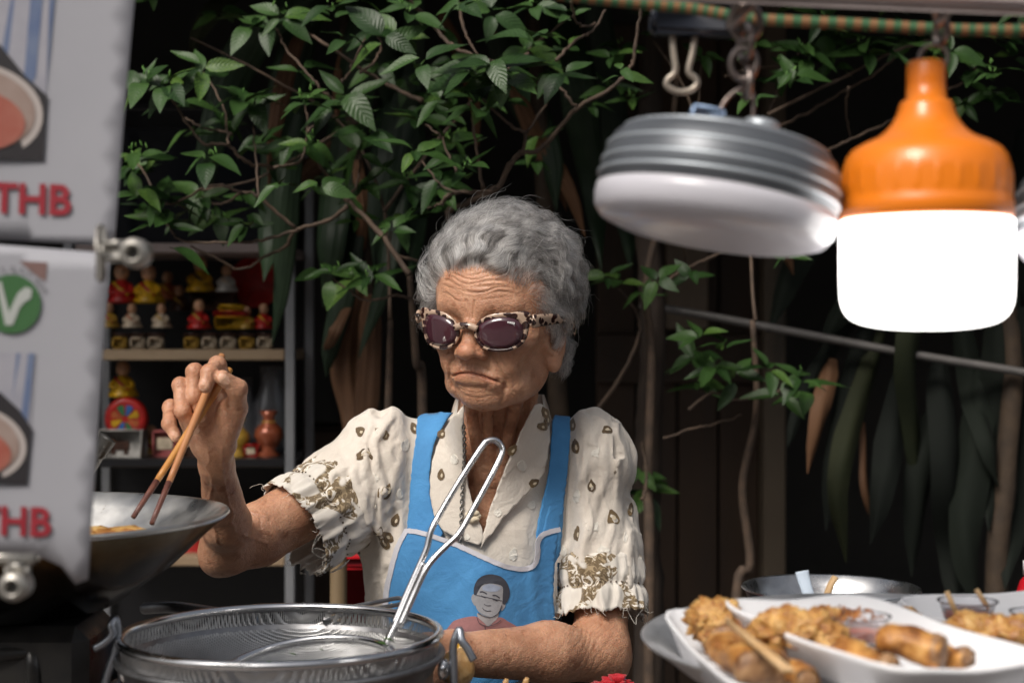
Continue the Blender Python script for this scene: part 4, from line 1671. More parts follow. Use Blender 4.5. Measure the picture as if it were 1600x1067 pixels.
    lines = [[(565, 332), (590, 330), (622, 348)], [(668, 358), (695, 360), (725, 380)], [(575, 362), (592, 370), (612, 378)], [(668, 388), (690, 396), (708, 402)],
             [(530, 352), (552, 360), (612, 372), (640, 380), (668, 384), (745, 404)], [(600, 430), (625, 442), (656, 440)], [(592, 470), (620, 484), (656, 484)], [(588, 458), (594, 472)],
             [(548, 500), (600, 528), (660, 536), (716, 500), (742, 440)], [(606, 600), (610, 640), (612, 672)], [(540, 530), (560, 580), (606, 604), (636, 608), (690, 590), (735, 560)], [(545, 300), (580, 268), (640, 262)]]
    ink = []
    for i, ln in enumerate(lines):
        w = 9 if i < 2 else (8 if i in (2, 3) else 4)
        c = spline([g(*q) for q in ln], 10)
        t = np.gradient(c, axis=0)
        t = np.stack([-t[:, 1], t[:, 0]], 1) / (np.linalg.norm(t, axis=1, keepdims=True) + 1e-9) * w * .194 / 2
        ink.append(('drawn_line', [tuple(q) for q in c + t] + [tuple(q) for q in (c - t)[::-1]], o_(5), .0002, m_line))
    drape_many(ink, bib_sdf, root, 3., 0)
    # apron string hanging at the side
    mb = MB()
    for k, dx in enumerate((0, 14)):
        c = np.array([P(966 - dx * .3, 962, 1.86), P(972 + dx * .2, 1000, 1.85), P(966 + dx, 1035, 1.85), P(972 - dx, 1080, 1.85)])
        mb.tube(spline(c, 16), .007, 8, flat=.25)
    mb.obj('apron_string', blue, bib)
    # skirt down to the ground
    skm = mat_cloth('dark_skirt', (.03, .032, .04), weave=900)
    prof = [(.20, 0.02), (.205, .05), (.185, .45), (.16, .80), (.135, .92), (.10, .95)]
    mbk = MB()
    Vk, Fk = lathe_geo(prof, 56, lambda t, z: 1 + .05 * math.sin(t * 9) * (1 - z))
    Vk = Vk * np.array([1, .8, 1]) + np.array([P(752, 960, 1.835)[0], 1.845, 0])
    mesh_obj('skirt', Vk, Fk, skm, WOMAN)
    # necklace
    sil = pmat('tarnished_silver', (.45, .44, .42), .3, 1.0, var=(400, (.10, .10, .10)))
    mb = MB()
    path = spline([(724, 660), (726, 700), (724, 740), (722, 775), (721, 800), (720, 838), (716, 862)], 60)
    ce = trace(lambda p: np.minimum(cloth_base(p) - f32(.0125), chest_sdf(p)), path, .0025)
    d = np.r_[0, np.cumsum(np.linalg.norm(np.diff(ce, axis=0), axis=1))]
    n = int(d[-1] / .0038)
    for i in range(n):
        s = (i + .5) / n * d[-1]
        p = np.array([np.interp(s, d, ce[:, k]) for k in range(3)])
        t = nrm(np.array([np.interp(s + .002, d, ce[:, k]) for k in range(3)]) - p)
        fz = frame_z(t)
        a = np.arange(8) / 8 * 2 * math.pi
        u, w = (fz[:, 0], fz[:, 2]) if i % 2 else (fz[:, 1], fz[:, 2])
        ring = p + .0017 * np.cos(a)[:, None] * u + .0030 * np.sin(a)[:, None] * w
        mb.tube(ring, .00075, 5, closed=True)
    nk = mb.obj('necklace', sil, WOMAN)
    # cream cloth flower on the collar
    petal = mat_cloth('cream_flower', (.80, .70, .52), rough=.5)
    cpt = trace(cloth_base, [(739, 806)], .0165)[0]
    mb = MB()
    for k in range(7):
        a = k / 7 * 6.283
        V_, F_ = lathe_geo([(0, -.001), (.0046, .0), (.0040, .0012), (0, .002)], 12)
        V_ = V_ * np.array([1, .75, 1])
        V_ = V_ @ rot_xyz(math.radians(90) + .3 * math.cos(a), 0, 0).T
        mb.add(V_ + cpt + np.array([.0048 * math.cos(a), -.0012 * (k % 2), .0042 * math.sin(a)]), F_)
    mb.obj('flower_brooch', petal, WOMAN)


def build_sunglasses():
    m, nt, b = new_mat('tortoiseshell')
    L = nt.links.new
    co = coords(nt, 'Object')
    nz = node(nt, 'ShaderNodeTexNoise', Scale=85.0, Detail=1.0, Distortion=.9)
    L(co, nz.inputs['Vector'])
    vz = node(nt, 'ShaderNodeTexVoronoi', Scale=125.0)
    L(co, vz.inputs['Vector'])
    mp = node(nt, 'ShaderNodeMix', data_type='RGBA')
    mp.inputs[0].default_value = .006
    L(co, mp.inputs[6])
    L(nz.outputs[1], mp.inputs[7])
    L(mp.outputs[2], vz.inputs['Vector'])
    r1 = ramp(nt, [(.50, (.030, .010, .008)), (.56, (.48, .34, .25))])
    L(vz.outputs[0], r1.inputs[0])
    L(r1.outputs[0], b.inputs['Base Color'])
    b.inputs['Roughness'].default_value = .18
    b.inputs['Coat Weight'].default_value = .5
    lens = pmat('plum_lens', (.060, .021, .030), .06, 0, coat=.6, spec=.6)
    metal = pmat('hinge_metal', (.6, .5, .35), .25, 1)
    root = thing('sunglasses', 'cream and brown tortoiseshell cat-eye sunglasses on her face', 'sunglasses', h2w((0, .1, .02)))

    def wrap(x):
        return .1015 - 3.1 * x * x - 40 * np.abs(x) ** 3.2

    def outline(s, a, gi):
        # gi 0 inner edge, 1 outer edge
        hw, hh = .0240, .0171
        cx, cz = .0365, .0185
        c, sn = np.cos(a), np.sin(a)
        ex = 2.25
        x = np.sign(c) * np.abs(c) ** (2 / ex) * hw
        z = np.sign(sn) * np.abs(sn) ** (2 / ex) * hh
        z = z + .12 * x * np.clip(z / hh, 0, 1)
        if gi:
            th = .0034 + .0100 * np.exp(-((a - .62) / .36) ** 2) + .0020 * np.exp(-((a - 1.6) / .8) ** 2)
            n = np.stack([c / hw, sn / hh], -1)
            n /= np.linalg.norm(n, axis=-1, keepdims=True)
            x, z = x + n[..., 0] * th, z + n[..., 1] * th
        return s * (x + cx), z + cz
    NA = 64
    a = np.linspace(-math.pi, math.pi, NA, endpoint=False)
    mbf = MB()
    for s in (1, -1):
        rows = []
        for gi, df in ((0, -.0018), (0, .0010), (.3, .0016), (.7, .0016), (1, .0008), (1, -.0018)):
            xi, zi = outline(s, a, 0)
            xo, zo = outline(s, a, 1)
            x, z = xi + (xo - xi) * gi, zi + (zo - zi) * gi
            rows.append(np.stack([x, wrap(x) + df, z], 1))
        V = np.concatenate(rows)
        F = [[i * NA + j, i * NA + (j + 1) % NA, ((i + 1) % 6) * NA + (j + 1) % NA, ((i + 1) % 6) * NA + j] for i in range(6) for j in range(NA)]
        if s > 0:
            F = [f[::-1] for f in F]
        mbf.add(h2w(V), F)
        # lens, gently domed
        x, z = outline(s, a, 0)
        V = [np.array([[s * .0365, wrap(.0365) + .0014, .0185]])]
        for t in (.35, .7, 1.02):
            xx, zz = s * .0365 + (x - s * .0365) * t, .0185 + (z - .0185) * t
            V.append(np.stack([xx, wrap(xx) + .0014 * (1 - t * t), zz], 1))
        V = np.concatenate(V)
        F = [[0, 1 + j, 1 + (j + 1) % NA] for j in range(NA)] + [[1 + i * NA + j, 1 + (i + 1) * NA + j, 1 + (i + 1) * NA + (j + 1) % NA, 1 + i * NA + (j + 1) % NA] for i in range(2) for j in range(NA)]
        if s > 0:
            F = [f[::-1] for f in F]
        lo = mesh_obj('lens', h2w(V), F, lens, root)
        sol = lo.modifiers.new('thick', 'SOLIDIFY')
        sol.thickness = .0012
        # temple
        pts = np.array([(s * .0705, .0815, .031), (s * .0735, .066, .030), (s * .0755, .04, .0275), (s * .0765, .012, .0245), (s * .077, -.012, .018), (s * .074, -.03, .002)])
        sp = spline(pts, 20)
        V, F = tube_geo(h2w(sp), np.linspace(.0074, .0040, len(sp)), 10, True, False, 1.0)
        cen = np.repeat(h2w(sp), 10, 0)
        lat = HM[:, 0]
        dv = V - cen
        V = cen + dv - np.outer(dv @ lat, lat) * .68
        mesh_obj('temple', V, F, m, root)
        mbh = MB().box(h2w((s * .0700, .0835, .031)), (.004, .006, .008), HM, .001)
        mbh.obj('hinge', m, root)
    br = spline([(-.0135, .1022, .0235), (-.006, .1038, .0262), (0, .1042, .0268), (.006, .1038, .0262), (.0135, .1022, .0235)], 14)
    V, F = tube_geo(h2w(br), .0038, 10)
    mbf.add(V, F)
    mbf.obj('frame', m, root)
    white = pmat('white_print', (.9, .9, .9), .5)
    mb = MB()
    for k in range(4):
        mb.box(h2w((.0472 + .0019 * k, wrap(.0472 + .0019 * k) + .0026, .0310 - .0004 * k)), (.0013, .0006, .0020 - .0004 * (k == 0)), HM)
    mb.obj('lens_mark', white, root, smooth=False)

# ------------------------------------------------------------------ materials of the stall
STEEL = pmat('brushed_steel', (.62, .62, .62), .28, 1.0, var=(60, (.45, .45, .46)), rvar=(40, .18, .42), bump=(90, .05, .001))
STEEL_DULL = pmat('dull_steel', (.42, .42, .43), .42, 1.0, var=(35, (.26, .26, .27)), rvar=(30, .3, .6), bump=(70, .08, .001))
CHROME = pmat('bright_wire', (.75, .75, .76), .16, 1.0, rvar=(60, .1, .3))
BLACK = pmat('black_enamel', (.012, .012, .013), .35, 0, var=(30, (.03, .028, .025)), rvar=(25, .2, .6))
RUST = pmat('worn_iron', (.10, .09, .085), .55, .8, var=(60, (.20, .15, .11)), bump=(120, .3, .001))
FOAM = pmat('white_foam', (.74, .74, .76), .55, 0, bump=(420, .12, .0012), sss=(.15, (1, 1, 1), .004))
CRISP = None


def fried_mat(name, a, b, c, dark=(.16, .06, .015)):
    m, nt, bs = new_mat(name)
    L = nt.links.new
    co = coords(nt, 'Object')
    n1 = node(nt, 'ShaderNodeTexNoise', Scale=75.0, Detail=7.0, Roughness=.68)
    n2 = node(nt, 'ShaderNodeTexNoise', Scale=30.0, Detail=3.0)
    L(co, n1.inputs['Vector'])
    L(co, n2.inputs['Vector'])
    r1 = ramp(nt, [(.30, dark), (.43, a), (.56, b), (.72, c)])
    L(n1.outputs[0], r1.inputs[0])
    r2 = ramp(nt, [(.35, (.72, .62, .5)), (.65, (1.08, 1.04, 1.0))])
    L(n2.outputs[0], r2.inputs[0])
    mx = node(nt, 'ShaderNodeMix', data_type='RGBA', blend_type='MULTIPLY')
    mx.inputs[0].default_value = 1
    L(r1.outputs[0], mx.inputs[6])
    L(r2.outputs[0], mx.inputs[7])
    L(mx.outputs[2], bs.inputs['Base Color'])
    bs.inputs['Roughness'].default_value = .36
    bs.inputs['Subsurface Weight'].default_value = .12
    bs.inputs['Subsurface Radius'].default_value = (1, .5, .2)
    bs.inputs['Subsurface Scale'].default_value = .004
    bp = node(nt, 'ShaderNodeBump', Strength=.6, Distance=.003)
    L(n1.outputs[0], bp.inputs['Height'])
    L(bp.outputs[0], bs.inputs['Normal'])
    return m


BATTER = fried_mat('golden_batter', (.38, .17, .045), (.66, .42, .15), (.84, .66, .36), dark=(.11, .034, .008))
ROLLSKIN = fried_mat('roll_pastry', (.32, .13, .03), (.58, .30, .085), (.72, .46, .18), dark=(.09, .028, .008))
ONION = fried_mat('crisp_onion', (.30, .11, .03), (.46, .19, .05), (.58, .28, .08))
BAMBOO = pmat('bamboo_wood', (.62, .42, .22), .55, 0, var=(40, (.48, .29, .13)), stretch=(1, 1, .12))


def build_table():
    wood = pmat('worn_table_top', (.13, .10, .085), .55, 0, var=(9, (.07, .055, .05)), bump=(40, .2))
    t = thing('stall_table', 'dark stall table under the pots and food tray', 'table', (.1, 1.15, 0))
    for i in range(7):
        MB().box((.1, .80 + i * .122, .785), (2.1, .119, .03), None, .003).obj('plank', wood, t, False)
    for x in (-.9, 1.1):
        for y in (.82, 1.5):
            MB().box((x, y, .385), (.05, .05, .77), None, .004).obj('leg', wood, t, False)
    MB().box((.1, .79, .74), (2.0, .03, .06)).obj('apron_rail', wood, t, False)
    MB().box((.1, 1.53, .74), (2.0, .03, .06)).obj('apron_rail', wood, t, False)


def ring_pts(c, r, n=48, nrmv=(0, 0, 1), a0=0, a1=2 * math.pi, endpoint=False):
    fr = frame_z(nrmv)
    a = np.linspace(a0, a1, n, endpoint=endpoint)
    return np.asarray(c) + r * (np.cos(a)[:, None] * fr[:, 0] + np.sin(a)[:, None] * fr[:, 1])


def mesh_screen_mat():
    m, nt, b = new_mat('wire_mesh')
    L = nt.links.new
    co = coords(nt, 'Object')
    n = node(nt, 'ShaderNodeTexNoise', Scale=22.0, Detail=4.0)
    L(co, n.inputs['Vector'])
    outs = []
    for k, dr in enumerate(('X', 'Y')):
        w = node(nt, 'ShaderNodeTexWave', Scale=165.0, wave_type='BANDS', bands_direction=dr)
        L(co, w.inputs['Vector'])
        outs.append(w.outputs['Fac'] if 'Fac' in w.outputs else w.outputs[1])
    mxm = node(nt, 'ShaderNodeMath', operation='MAXIMUM')
    L(outs[0], mxm.inputs[0])
    L(outs[1], mxm.inputs[1])
    gr = node(nt, 'ShaderNodeMath', operation='GREATER_THAN')
    L(mxm.outputs[0], gr.inputs[0])
    gr.inputs[1].default_value = .42
    b.inputs['Metallic'].default_value = 1
    r = ramp(nt, [(.35, (.40, .40, .40)), (.65, (.66, .66, .66))])
    L(n.outputs[0], r.inputs[0])
    L(r.outputs[0], b.inputs['Base Color'])
    b.inputs['Roughness'].default_value = .38
    L(gr.outputs[0], b.inputs['Alpha'])
    bp = node(nt, 'ShaderNodeBump', Strength=.5, Distance=.0012)
    L(mxm.outputs[0], bp.inputs['Height'])
    L(bp.outputs[0], b.inputs['Normal'])
    return m


def build_pot():
    c = P(440, 990, 1.36)
    zr = c[2]
    r = .137
    pot = thing('cooking_pot', 'round dull steel pot under the wire mesh strainer', 'pot', (c[0], c[1], .80))
    prof = [(0, .802), (.118, .802), (.128, .812), (.132, zr - .03), (.1345, zr - .016), (.1405, zr - .0135), (.1425, zr - .0165), (.1415, zr - .0195), (.136, zr - .0215), (.1335, zr - .03), (.129, zr - .035), (.124, .81), (0, .808)]
    MB().lathe([(a, b) for a, b in prof], (c[0], c[1], 0), 72).obj('pot_body', STEEL_DULL, pot)
    # wire ears: upright hooks on both sides with rivets
    hooks = [[(160, 1100), (166, 1060), (182, 1010), (183, 985), (180, 966), (174, 976), (176, 990), (164, 1003), (147, 1013)],
             [(709, 1100), (709, 1050), (708, 1012), (712, 995), (718, 984), (721, 1000), (730, 1012), (740, 1031)]]
    dull_wire = pmat('grey_wire', (.42, .45, .50), .35, .9)
    for k, (h, d) in enumerate(zip(hooks, (1.33, 1.35))):
        MB().tube(spline([P(x, y, d - .004 * (i > 4)) for i, (x, y) in enumerate(h)], 40), .0036, 10).obj('wire_hook', dull_wire, pot)
        x, y = ((196, 1052), (690, 1045))[k]
        V, F = lathe_geo([(0, 0), (.009, 0), (.009, .003), (.006, .006), (0, .007)], 16)
        sg = -1 if k == 0 else 1
        V = V @ frame_z((sg, -.35, 0)).T + P(x, y, d)
        mesh_obj('rivet', V, F, CHROME, pot)
    # strainer resting in the pot
    st = thing('strainer_basket', 'round wire mesh strainer resting in the steel pot', 'strainer', (c[0], c[1], zr - .07))
    prof = [(r * math.sin(a) * 1.0, zr - .004 - .066 * math.cos(a) ** .9) for a in np.linspace(0, math.pi / 2, 14)]
    V, F = lathe_geo([(0.0, prof[0][1])] + prof[1:], 64)
    mesh_obj('mesh_bowl', V + np.array([c[0], c[1], 0]), F, mesh_screen_mat(), st)
    MB().tube(ring_pts((c[0], c[1], zr), r, 80), .0042, 12, closed=True).obj('rim', CHROME, st)
    hb = [P(500, 962, 1.50), P(540, 950, 1.52), P(600, 938, 1.56), P(622, 934, 1.575), P(632, 937, 1.575), P(622, 944, 1.57), P(560, 955, 1.52), P(505, 969, 1.49)]
    MB().tube(spline(hb, 40), .0022, 8).obj('wire_handle', STEEL_DULL, st)
    # greens and crumbs caught in the mesh
    # skimmer ladle
    sk = thing('skimmer_ladle', 'wire skimmer with a long looped handle lying in the strainer', 'skimmer', P(500, 1030, 1.36))
    a0 = P(604, 1008, 1.37)
    rc = P(478, 1050, 1.345)
    nv = nrm(np.array([-.10, -.18, 1]))
    rr = .079
    MB().tube(ring_pts(rc, rr, 64, nv), .0036, 10, closed=True).obj('ring', CHROME, sk)
    prof = [(rr * math.sin(a), -.022 * math.cos(a)) for a in np.linspace(0, math.pi / 2, 8)]
    V, F = lathe_geo([(0, prof[0][1])] + prof[1:], 48)
    mesh_obj('mesh_dish', V @ frame_z(nv).T + rc, F, mesh_screen_mat(), sk)
    e = rc + rr * nrm(a0 - rc - nv * np.dot(a0 - rc, nv))
    sh = [(604, 1008, 1.372), (622, 968, 1.38), (640, 926, 1.388), (652, 900, 1.392), (662, 878, 1.395)]
    MB().tube(spline([e] + [P(*q) for q in sh], 24), [.0048] * 10 + [.0050] * 0 + [.0048] * (len(spline([e] + [P(*q) for q in sh], 24)) - 10), 12, flat=.7).obj('shaft', CHROME, sk)
    lw = [(614, 978, 1.377), (637, 924, 1.387), (655, 884, 1.394), (667, 856, 1.398), (674, 828, 1.402), (690, 798, 1.408), (720, 748, 1.416), (752, 699, 1.424), (762, 689, 1.426), (774, 688, 1.427), (783, 696, 1.427), (784, 708, 1.426), (770, 738, 1.42), (740, 794, 1.41), (718, 832, 1.403), (698, 852, 1.399), (678, 872, 1.395), (664, 892, 1.391), (648, 926, 1.386), (624, 980, 1.376)]
    MB().tube(spline([P(*q) for q in lw], 120), .0028, 10).obj('looped_handle', CHROME, sk)
    green = pmat('herb_green', (.05, .14, .03), .5, var=(80, (.12, .22, .04)))
    for i, (x, y, a) in enumerate(((607, 1000, .6), (597, 1006, .2), (502, 1015, 1.2), (458, 1022, .3), (421, 1034, .8))):
        V = np.array([[-.006, 0, 0], [0, -.0018, .001], [.006, 0, .0005], [0, .0018, .001], [0, 0, .0022]])
        V = V @ rot_xyz(.3, .4, a).T * (1.2 if i < 2 else .7) + P(x, y, 1.352)
        o = mesh_obj('herb_scrap', V, [[0, 1, 4], [1, 2, 4], [2, 3, 4], [3, 0, 4], [0, 3, 2, 1]], green)
        tag(o, ('green herb scrap at the foot of the skimmer handle', 'green herb scrap beside the skimmer handle joint', 'dark herb scrap on the middle of the skimmer ring', 'small herb scrap on the skimmer ring left of middle', 'tiny herb scrap near the left end of the skimmer ring')[i], 'herb', 'herb scraps on the skimmer')


def build_wok():
    c = P(2, 812, 1.40)
    zr = c[2]
    r = .194
    m, nt, b = new_mat('wok_steel')
    L = nt.links.new
    co = coords(nt, 'Object')
    sx = node(nt, 'ShaderNodeSeparateXYZ')
    L(co, sx.inputs[0])
    n = node(nt, 'ShaderNodeTexNoise', Scale=14.0, Detail=6.0, Roughness=.65)
    L(co, n.inputs['Vector'])
    mr = node(nt, 'ShaderNodeMath', operation='MULTIPLY_ADD')
    L(n.outputs[0], mr.inputs[0])
    mr.inputs[1].default_value = .06
    L(sx.outputs[2], mr.inputs[2])
    r1 = ramp(nt, [(.100, (.010, .009, .008)), (.128, (.055, .032, .014)), (.144, (.24, .14, .05)), (.162, (.38, .29, .17))])
    L(mr.outputs[0], r1.inputs[0])
    L(r1.outputs[0], b.inputs['Base Color'])
    b.inputs['Metallic'].default_value = .95
    b.inputs['Roughness'].default_value = .22
    wk = thing('wok', 'steel wok with a soot darkened outside on the gas stove', 'wok', (c[0], c[1], zr - .095))
    outp = [(0, zr - .096), (.05, zr - .093), (.10, zr - .076), (.15, zr - .043), (.185, zr - .010), (.198, zr + .001)]
    MB().lathe(outp, (c[0], c[1], 0), 90).obj('outside', m, wk, origin=(c[0], c[1], zr - .125))
    inp = [(.198, zr + .001), (.2015, zr + .004), (.2005, zr + .0065), (.196, zr + .006), (.183, zr - .0065), (.148, zr - .040), (.10, zr - .072), (.05, zr - .088), (0, zr - .092)]
    MB().lathe(inp, (c[0], c[1], 0), 90).obj('inside', pmat('wok_inside', (.80, .79, .77), .4, 1.0, var=(18, (.62, .60, .56)), rvar=(30, .26, .5), wear=(26, (.30, .24, .17), .62)), wk)
    oil = pmat('hot_oil', (.20, .11, .03), .06, 0, trans=.3, coat=.5)
    o = MB().lathe([(0, zr - .0270), (.154, zr - .0270), (.1615, zr - .0266)], (c[0], c[1], 0), 80).obj('frying_oil', oil)
    tag(o, 'shallow brown frying oil inside the wok', 'oil')
    rs = random.Random(2)
    for i, (x, y, s) in enumerate(((172, 838, .030), (205, 836, .022), (120, 842, .03))):
        V, F = blob((1.5, .9, .55), s, 40 + i, 3)
        q = P(x, y, 1.375)
        q[2] = zr - .020
        o = mesh_obj('frying_fritter', V + q, F, BATTER)
        tag(o, ('pale fritter frying next to the menu edge', 'small fritter frying nearest the chopstick tips', 'fritter frying in the oil behind the menu')[i], 'fritter', 'fritters frying in the wok')
    # spoon handle in the wok
    ld = thing('ladle', 'black plastic ladle handle standing in the wok', 'ladle', P(100, 830, 1.44))
    MB().tube(spline([P(60, 850, 1.43), P(110, 780, 1.45), P(148, 722, 1.46), P(160, 700, 1.46), P(170, 682, 1.46)], 30), np.r_[np.full(20, .007), np.linspace(.009, .012, 13)][:len(spline([P(60, 850, 1.43), P(110, 780, 1.45), P(148, 722, 1.46), P(160, 700, 1.46), P(170, 682, 1.46)], 30))], 12, flat=.7).obj('handle', BLACK, ld)
    MB().lathe([(0, -.014), (.02, -.011), (.032, 0), (.031, .001), (.02, -.009), (0, -.012)], P(55, 852, 1.43), 24).obj('scoop', BLACK, ld)
    # stove
    sv = thing('gas_stove', 'black gas stove carrying the wok', 'stove', (c[0], c[1] + .02, .80))
    zt = zr - .10
    MB().box((c[0] - .05, c[1] + .02, .80 + .055), (.30, .42, .11), None, .012).obj('stove_body', BLACK, sv, False)
    MB().lathe([(.05, .91), (.09, .912), (.102, .925), (.10, .93), (.05, .928)], (c[0], c[1], 0), 48).obj('burner_pan', BLACK, sv)
    MB().tube(ring_pts((c[0], c[1], zt - .002), .098, 48), .006, 8, closed=True).obj('pan_ring', BLACK, sv)
    for k in range(5):
        a = k / 5 * 6.283 + .25
        dv = np.array([math.cos(a), math.sin(a), 0])
        p0 = np.array([c[0], c[1], 0])
        MB().tube(spline([p0 + dv * .105 + [0, 0, .915], p0 + dv * .105 + [0, 0, zt - .02], p0 + dv * .095 + [0, 0, zt], p0 + dv * .07 + [0, 0, zt - .006]], 12), .007, 8).obj('pan_support', BLACK, sv)
    MB().lathe([(0, .92), (.035, .92), (.04, .945), (.028, .955), (0, .957)], (c[0], c[1], 0), 32).obj('burner', RUST, sv)
    MB().tube(ring_pts((c[0], c[1], .947), .105, 60), .005, 8, closed=True).obj('edge_ring', STEEL_DULL, sv)
    MB().lathe([(0, 0), (.018, 0), (.016, .02), (0, .022)], (0, 0, 0), 24).obj('knob', BLACK, sv, origin=(0, 0, 0)).location = (.12, -.23, .055)
    sv.children[-1].rotation_euler = (math.radians(90), 0, 0)
    # gas pipe at the side of the stove
    pp = MB().tube(spline([P(225, 950, 1.55), P(270, 948, 1.53), P(330, 956, 1.52), P(400, 965, 1.5)], 20), .006, 10).obj('gas_pipe', STEEL_DULL)
    tag(pp, 'grey gas pipe running behind the strainer to the stove', 'pipe')


def blob(radii, s, seed, sub=3, rough=.22, freq=1.0):
    """lumpy fried piece"""
    import bmesh
    bm = bmesh.new()
    bmesh.ops.create_icosphere(bm, subdivisions=sub, radius=1)
    V = np.array([v.co[:] for v in bm.verts])
    F = [[v.index for v in f.verts] for f in bm.faces]
    bm.free()
    n = fbm(V * 1.7 * freq + seed * 3.1, 2, seed % 7)
    n2 = np.abs(vnoise(V * 5.2 * freq + seed * 1.7, 3))
    n3 = vnoise(V * 11 * freq + seed, 5)
    n4 = 1 - np.abs(vnoise(V * 19 * freq + seed, 6))
    V = V * (1 + rough * 1.2 * n + rough * .7 * n2 + rough * .30 * n3 + rough * .28 * n4 * n4)[:, None]
    return V * np.asarray(radii) * s, F


def build_chopsticks():
    wood = pmat('reddish_bamboo', (.50, .235, .10), .42, 0, var=(30, (.40, .16, .065)), stretch=(1, 1, .1))
    wood2 = pmat('yellow_bamboo', (.60, .30, .08), .42, 0, var=(30, (.48, .20, .05)), stretch=(1, 1, .1))
    tipm = pmat('burnt_tip', (.085, .03, .028), .45, 0, var=(60, (.16, .06, .04)))
    for (a, b, m, lab) in ((P(347, 555, 1.560), P(237, 818, 1.425), wood, 'reddish bamboo chopstick under her index finger with the right hand tip'),
                           (P(359, 577, 1.562), P(208, 808, 1.435), wood2, 'yellowish bamboo chopstick under her thumb with the left hand tip')):
        t = np.linspace(0, 1, 14)[:, None]
        pts = a + (b - a) * t
        r = np.interp(t[:, 0], [0, .05, .3, 1], [.0034, .0041, .0042, .0024])
        c = thing('chopstick', lab, 'chopstick', b, 'chopsticks in her hand')
        MB().tube(pts[:11], r[:11], 10).obj('shaft', m, c)
        MB().tube(pts[10:], r[10:] * 1.003, 10).obj('tip', tipm, c)


# ------------------------------------------------------------------ food on the tray
def foam_tray(name, label, c, rz, tilt=(0, 0), L=.19, W=.135, H=.022):
    t = thing(name, label, 'food tray', c, 'white foam food trays')
    M = rot_xyz(tilt[0], tilt[1], rz)
    n = 56

    def ring(l, w, rad, z):
        out = []
        for k in range(n):
            a = 2 * math.pi * k / n
            ca, sa = math.cos(a), math.sin(a)
            e = 8.0
            rr = (abs(ca) ** e + abs(sa) ** e) ** (-1 / e)
            x, y = rr * ca * l, rr * sa * w
            lip = .0016 * math.cos(4 * a + math.pi) if rad else 0
            out.append((x, y, z + lip))
        return out
    rings = [ring(L * .40, W * .38, 0, 0), ring(L * .43, W * .42, 0, .003), ring(L * .485, W * .48, 1, H), ring(L * .50, W * .50, 1, H + .0015), ring(L * .505, W * .507, 1, H - .001),
             ring(L * .49, W * .49, 1, H - .004), ring(L * .44, W * .43, 0, -.001), ring(L * .40, W * .38, 0, -.003)]
    V = np.array([p for r_ in rings for p in r_] + [(0, 0, 0), (0, 0, -.003)])
    F = [[i * n + j, i * n + (j + 1) % n, (i + 1) * n + (j + 1) % n, (i + 1) * n + j][::-1] for i in range(7) for j in range(n)]
    F += [[len(V) - 2, j, (j + 1) % n] for j in range(n)] + [[len(V) - 1, 7 * n + (j + 1) % n, 7 * n + j] for j in range(n)]
    mesh_obj('tray_body', V @ M.T + np.asarray(c), F, FOAM, t)
    return t, M


def spring_roll(a, b, r, seed, lab, grp):
    a, b = np.asarray(a), np.asarray(b)
    n, seg = 16, 28
    ax = b - a
    T = frame_z(ax)
    V = []
    for i in range(n):
        t = i / (n - 1)
        for j in range(seg):
            an = 2 * math.pi * j / seg
            nz = float(vnoise(np.array([[math.cos(an) * 1.5 + seed, math.sin(an) * 1.5, t * 4]]))[0])
            step = .12 * ((j / seg + .3 * t + seed * .37) % 1.0)          # overlapping wrapper edge
            rr = r * (1 + .20 * nz + step - .05)
            endf = 1 - .16 * max(0, abs(t - .5) * 2 - .8) / .2
            V.append(a + ax * (t + .02 * nz) + T[:, 1] * r * .30 * math.sin(t * 3 + seed) + T[:, 0] * rr * endf * math.cos(an) + T[:, 1] * rr * endf * math.sin(an) * .74)
    F = [[i * seg + j, i * seg + (j + 1) % seg, (i + 1) * seg + (j + 1) % seg, (i + 1) * seg + j] for i in range(n - 1) for j in range(seg)]
    o = thing('spring_roll', lab, 'spring roll', np.minimum(a, b), grp)
    mesh_obj('wrapper', V, F, ROLLSKIN, o)
    for e, s in ((a, -1), (b, 1)):
        Vb, Fb = blob((r * .88, r * .75, .006), 1, seed + 3 + s, 2)
        Vb = Vb @ T.T + e - ax / np.linalg.norm(ax) * .004 * s
        mesh_obj('filling', Vb, Fb, FILL, o)
    return o


FILL = fried_mat('roll_filling', (.20, .10, .05), (.34, .20, .10), (.50, .34, .20), dark=(.07, .035, .02))


def sauce_cup(c, r, h, sauce, lab):
    clear = pmat('clear_plastic', (.95, .95, .97), .08, 0, trans=.92, spec=.5)
    t = thing('sauce_cup', lab, 'sauce cup', c, 'clear sauce cups')
    prof = [(0, 0), (r * .78, 0), (r * .98, h * .94), (r * 1.06, h), (r * 1.06, h + .001), (r * .96, h * .985), (r * .76, .0012), (0, .0012)]
    MB().lathe(prof, c, 40).obj('cup_wall', clear, t)
    o = MB().lathe([(0, .0016), (r * .755, .0016), (r * .88, h * .52), (0, h * .53)], c, 40).obj('sauce', sauce, t)
    return t


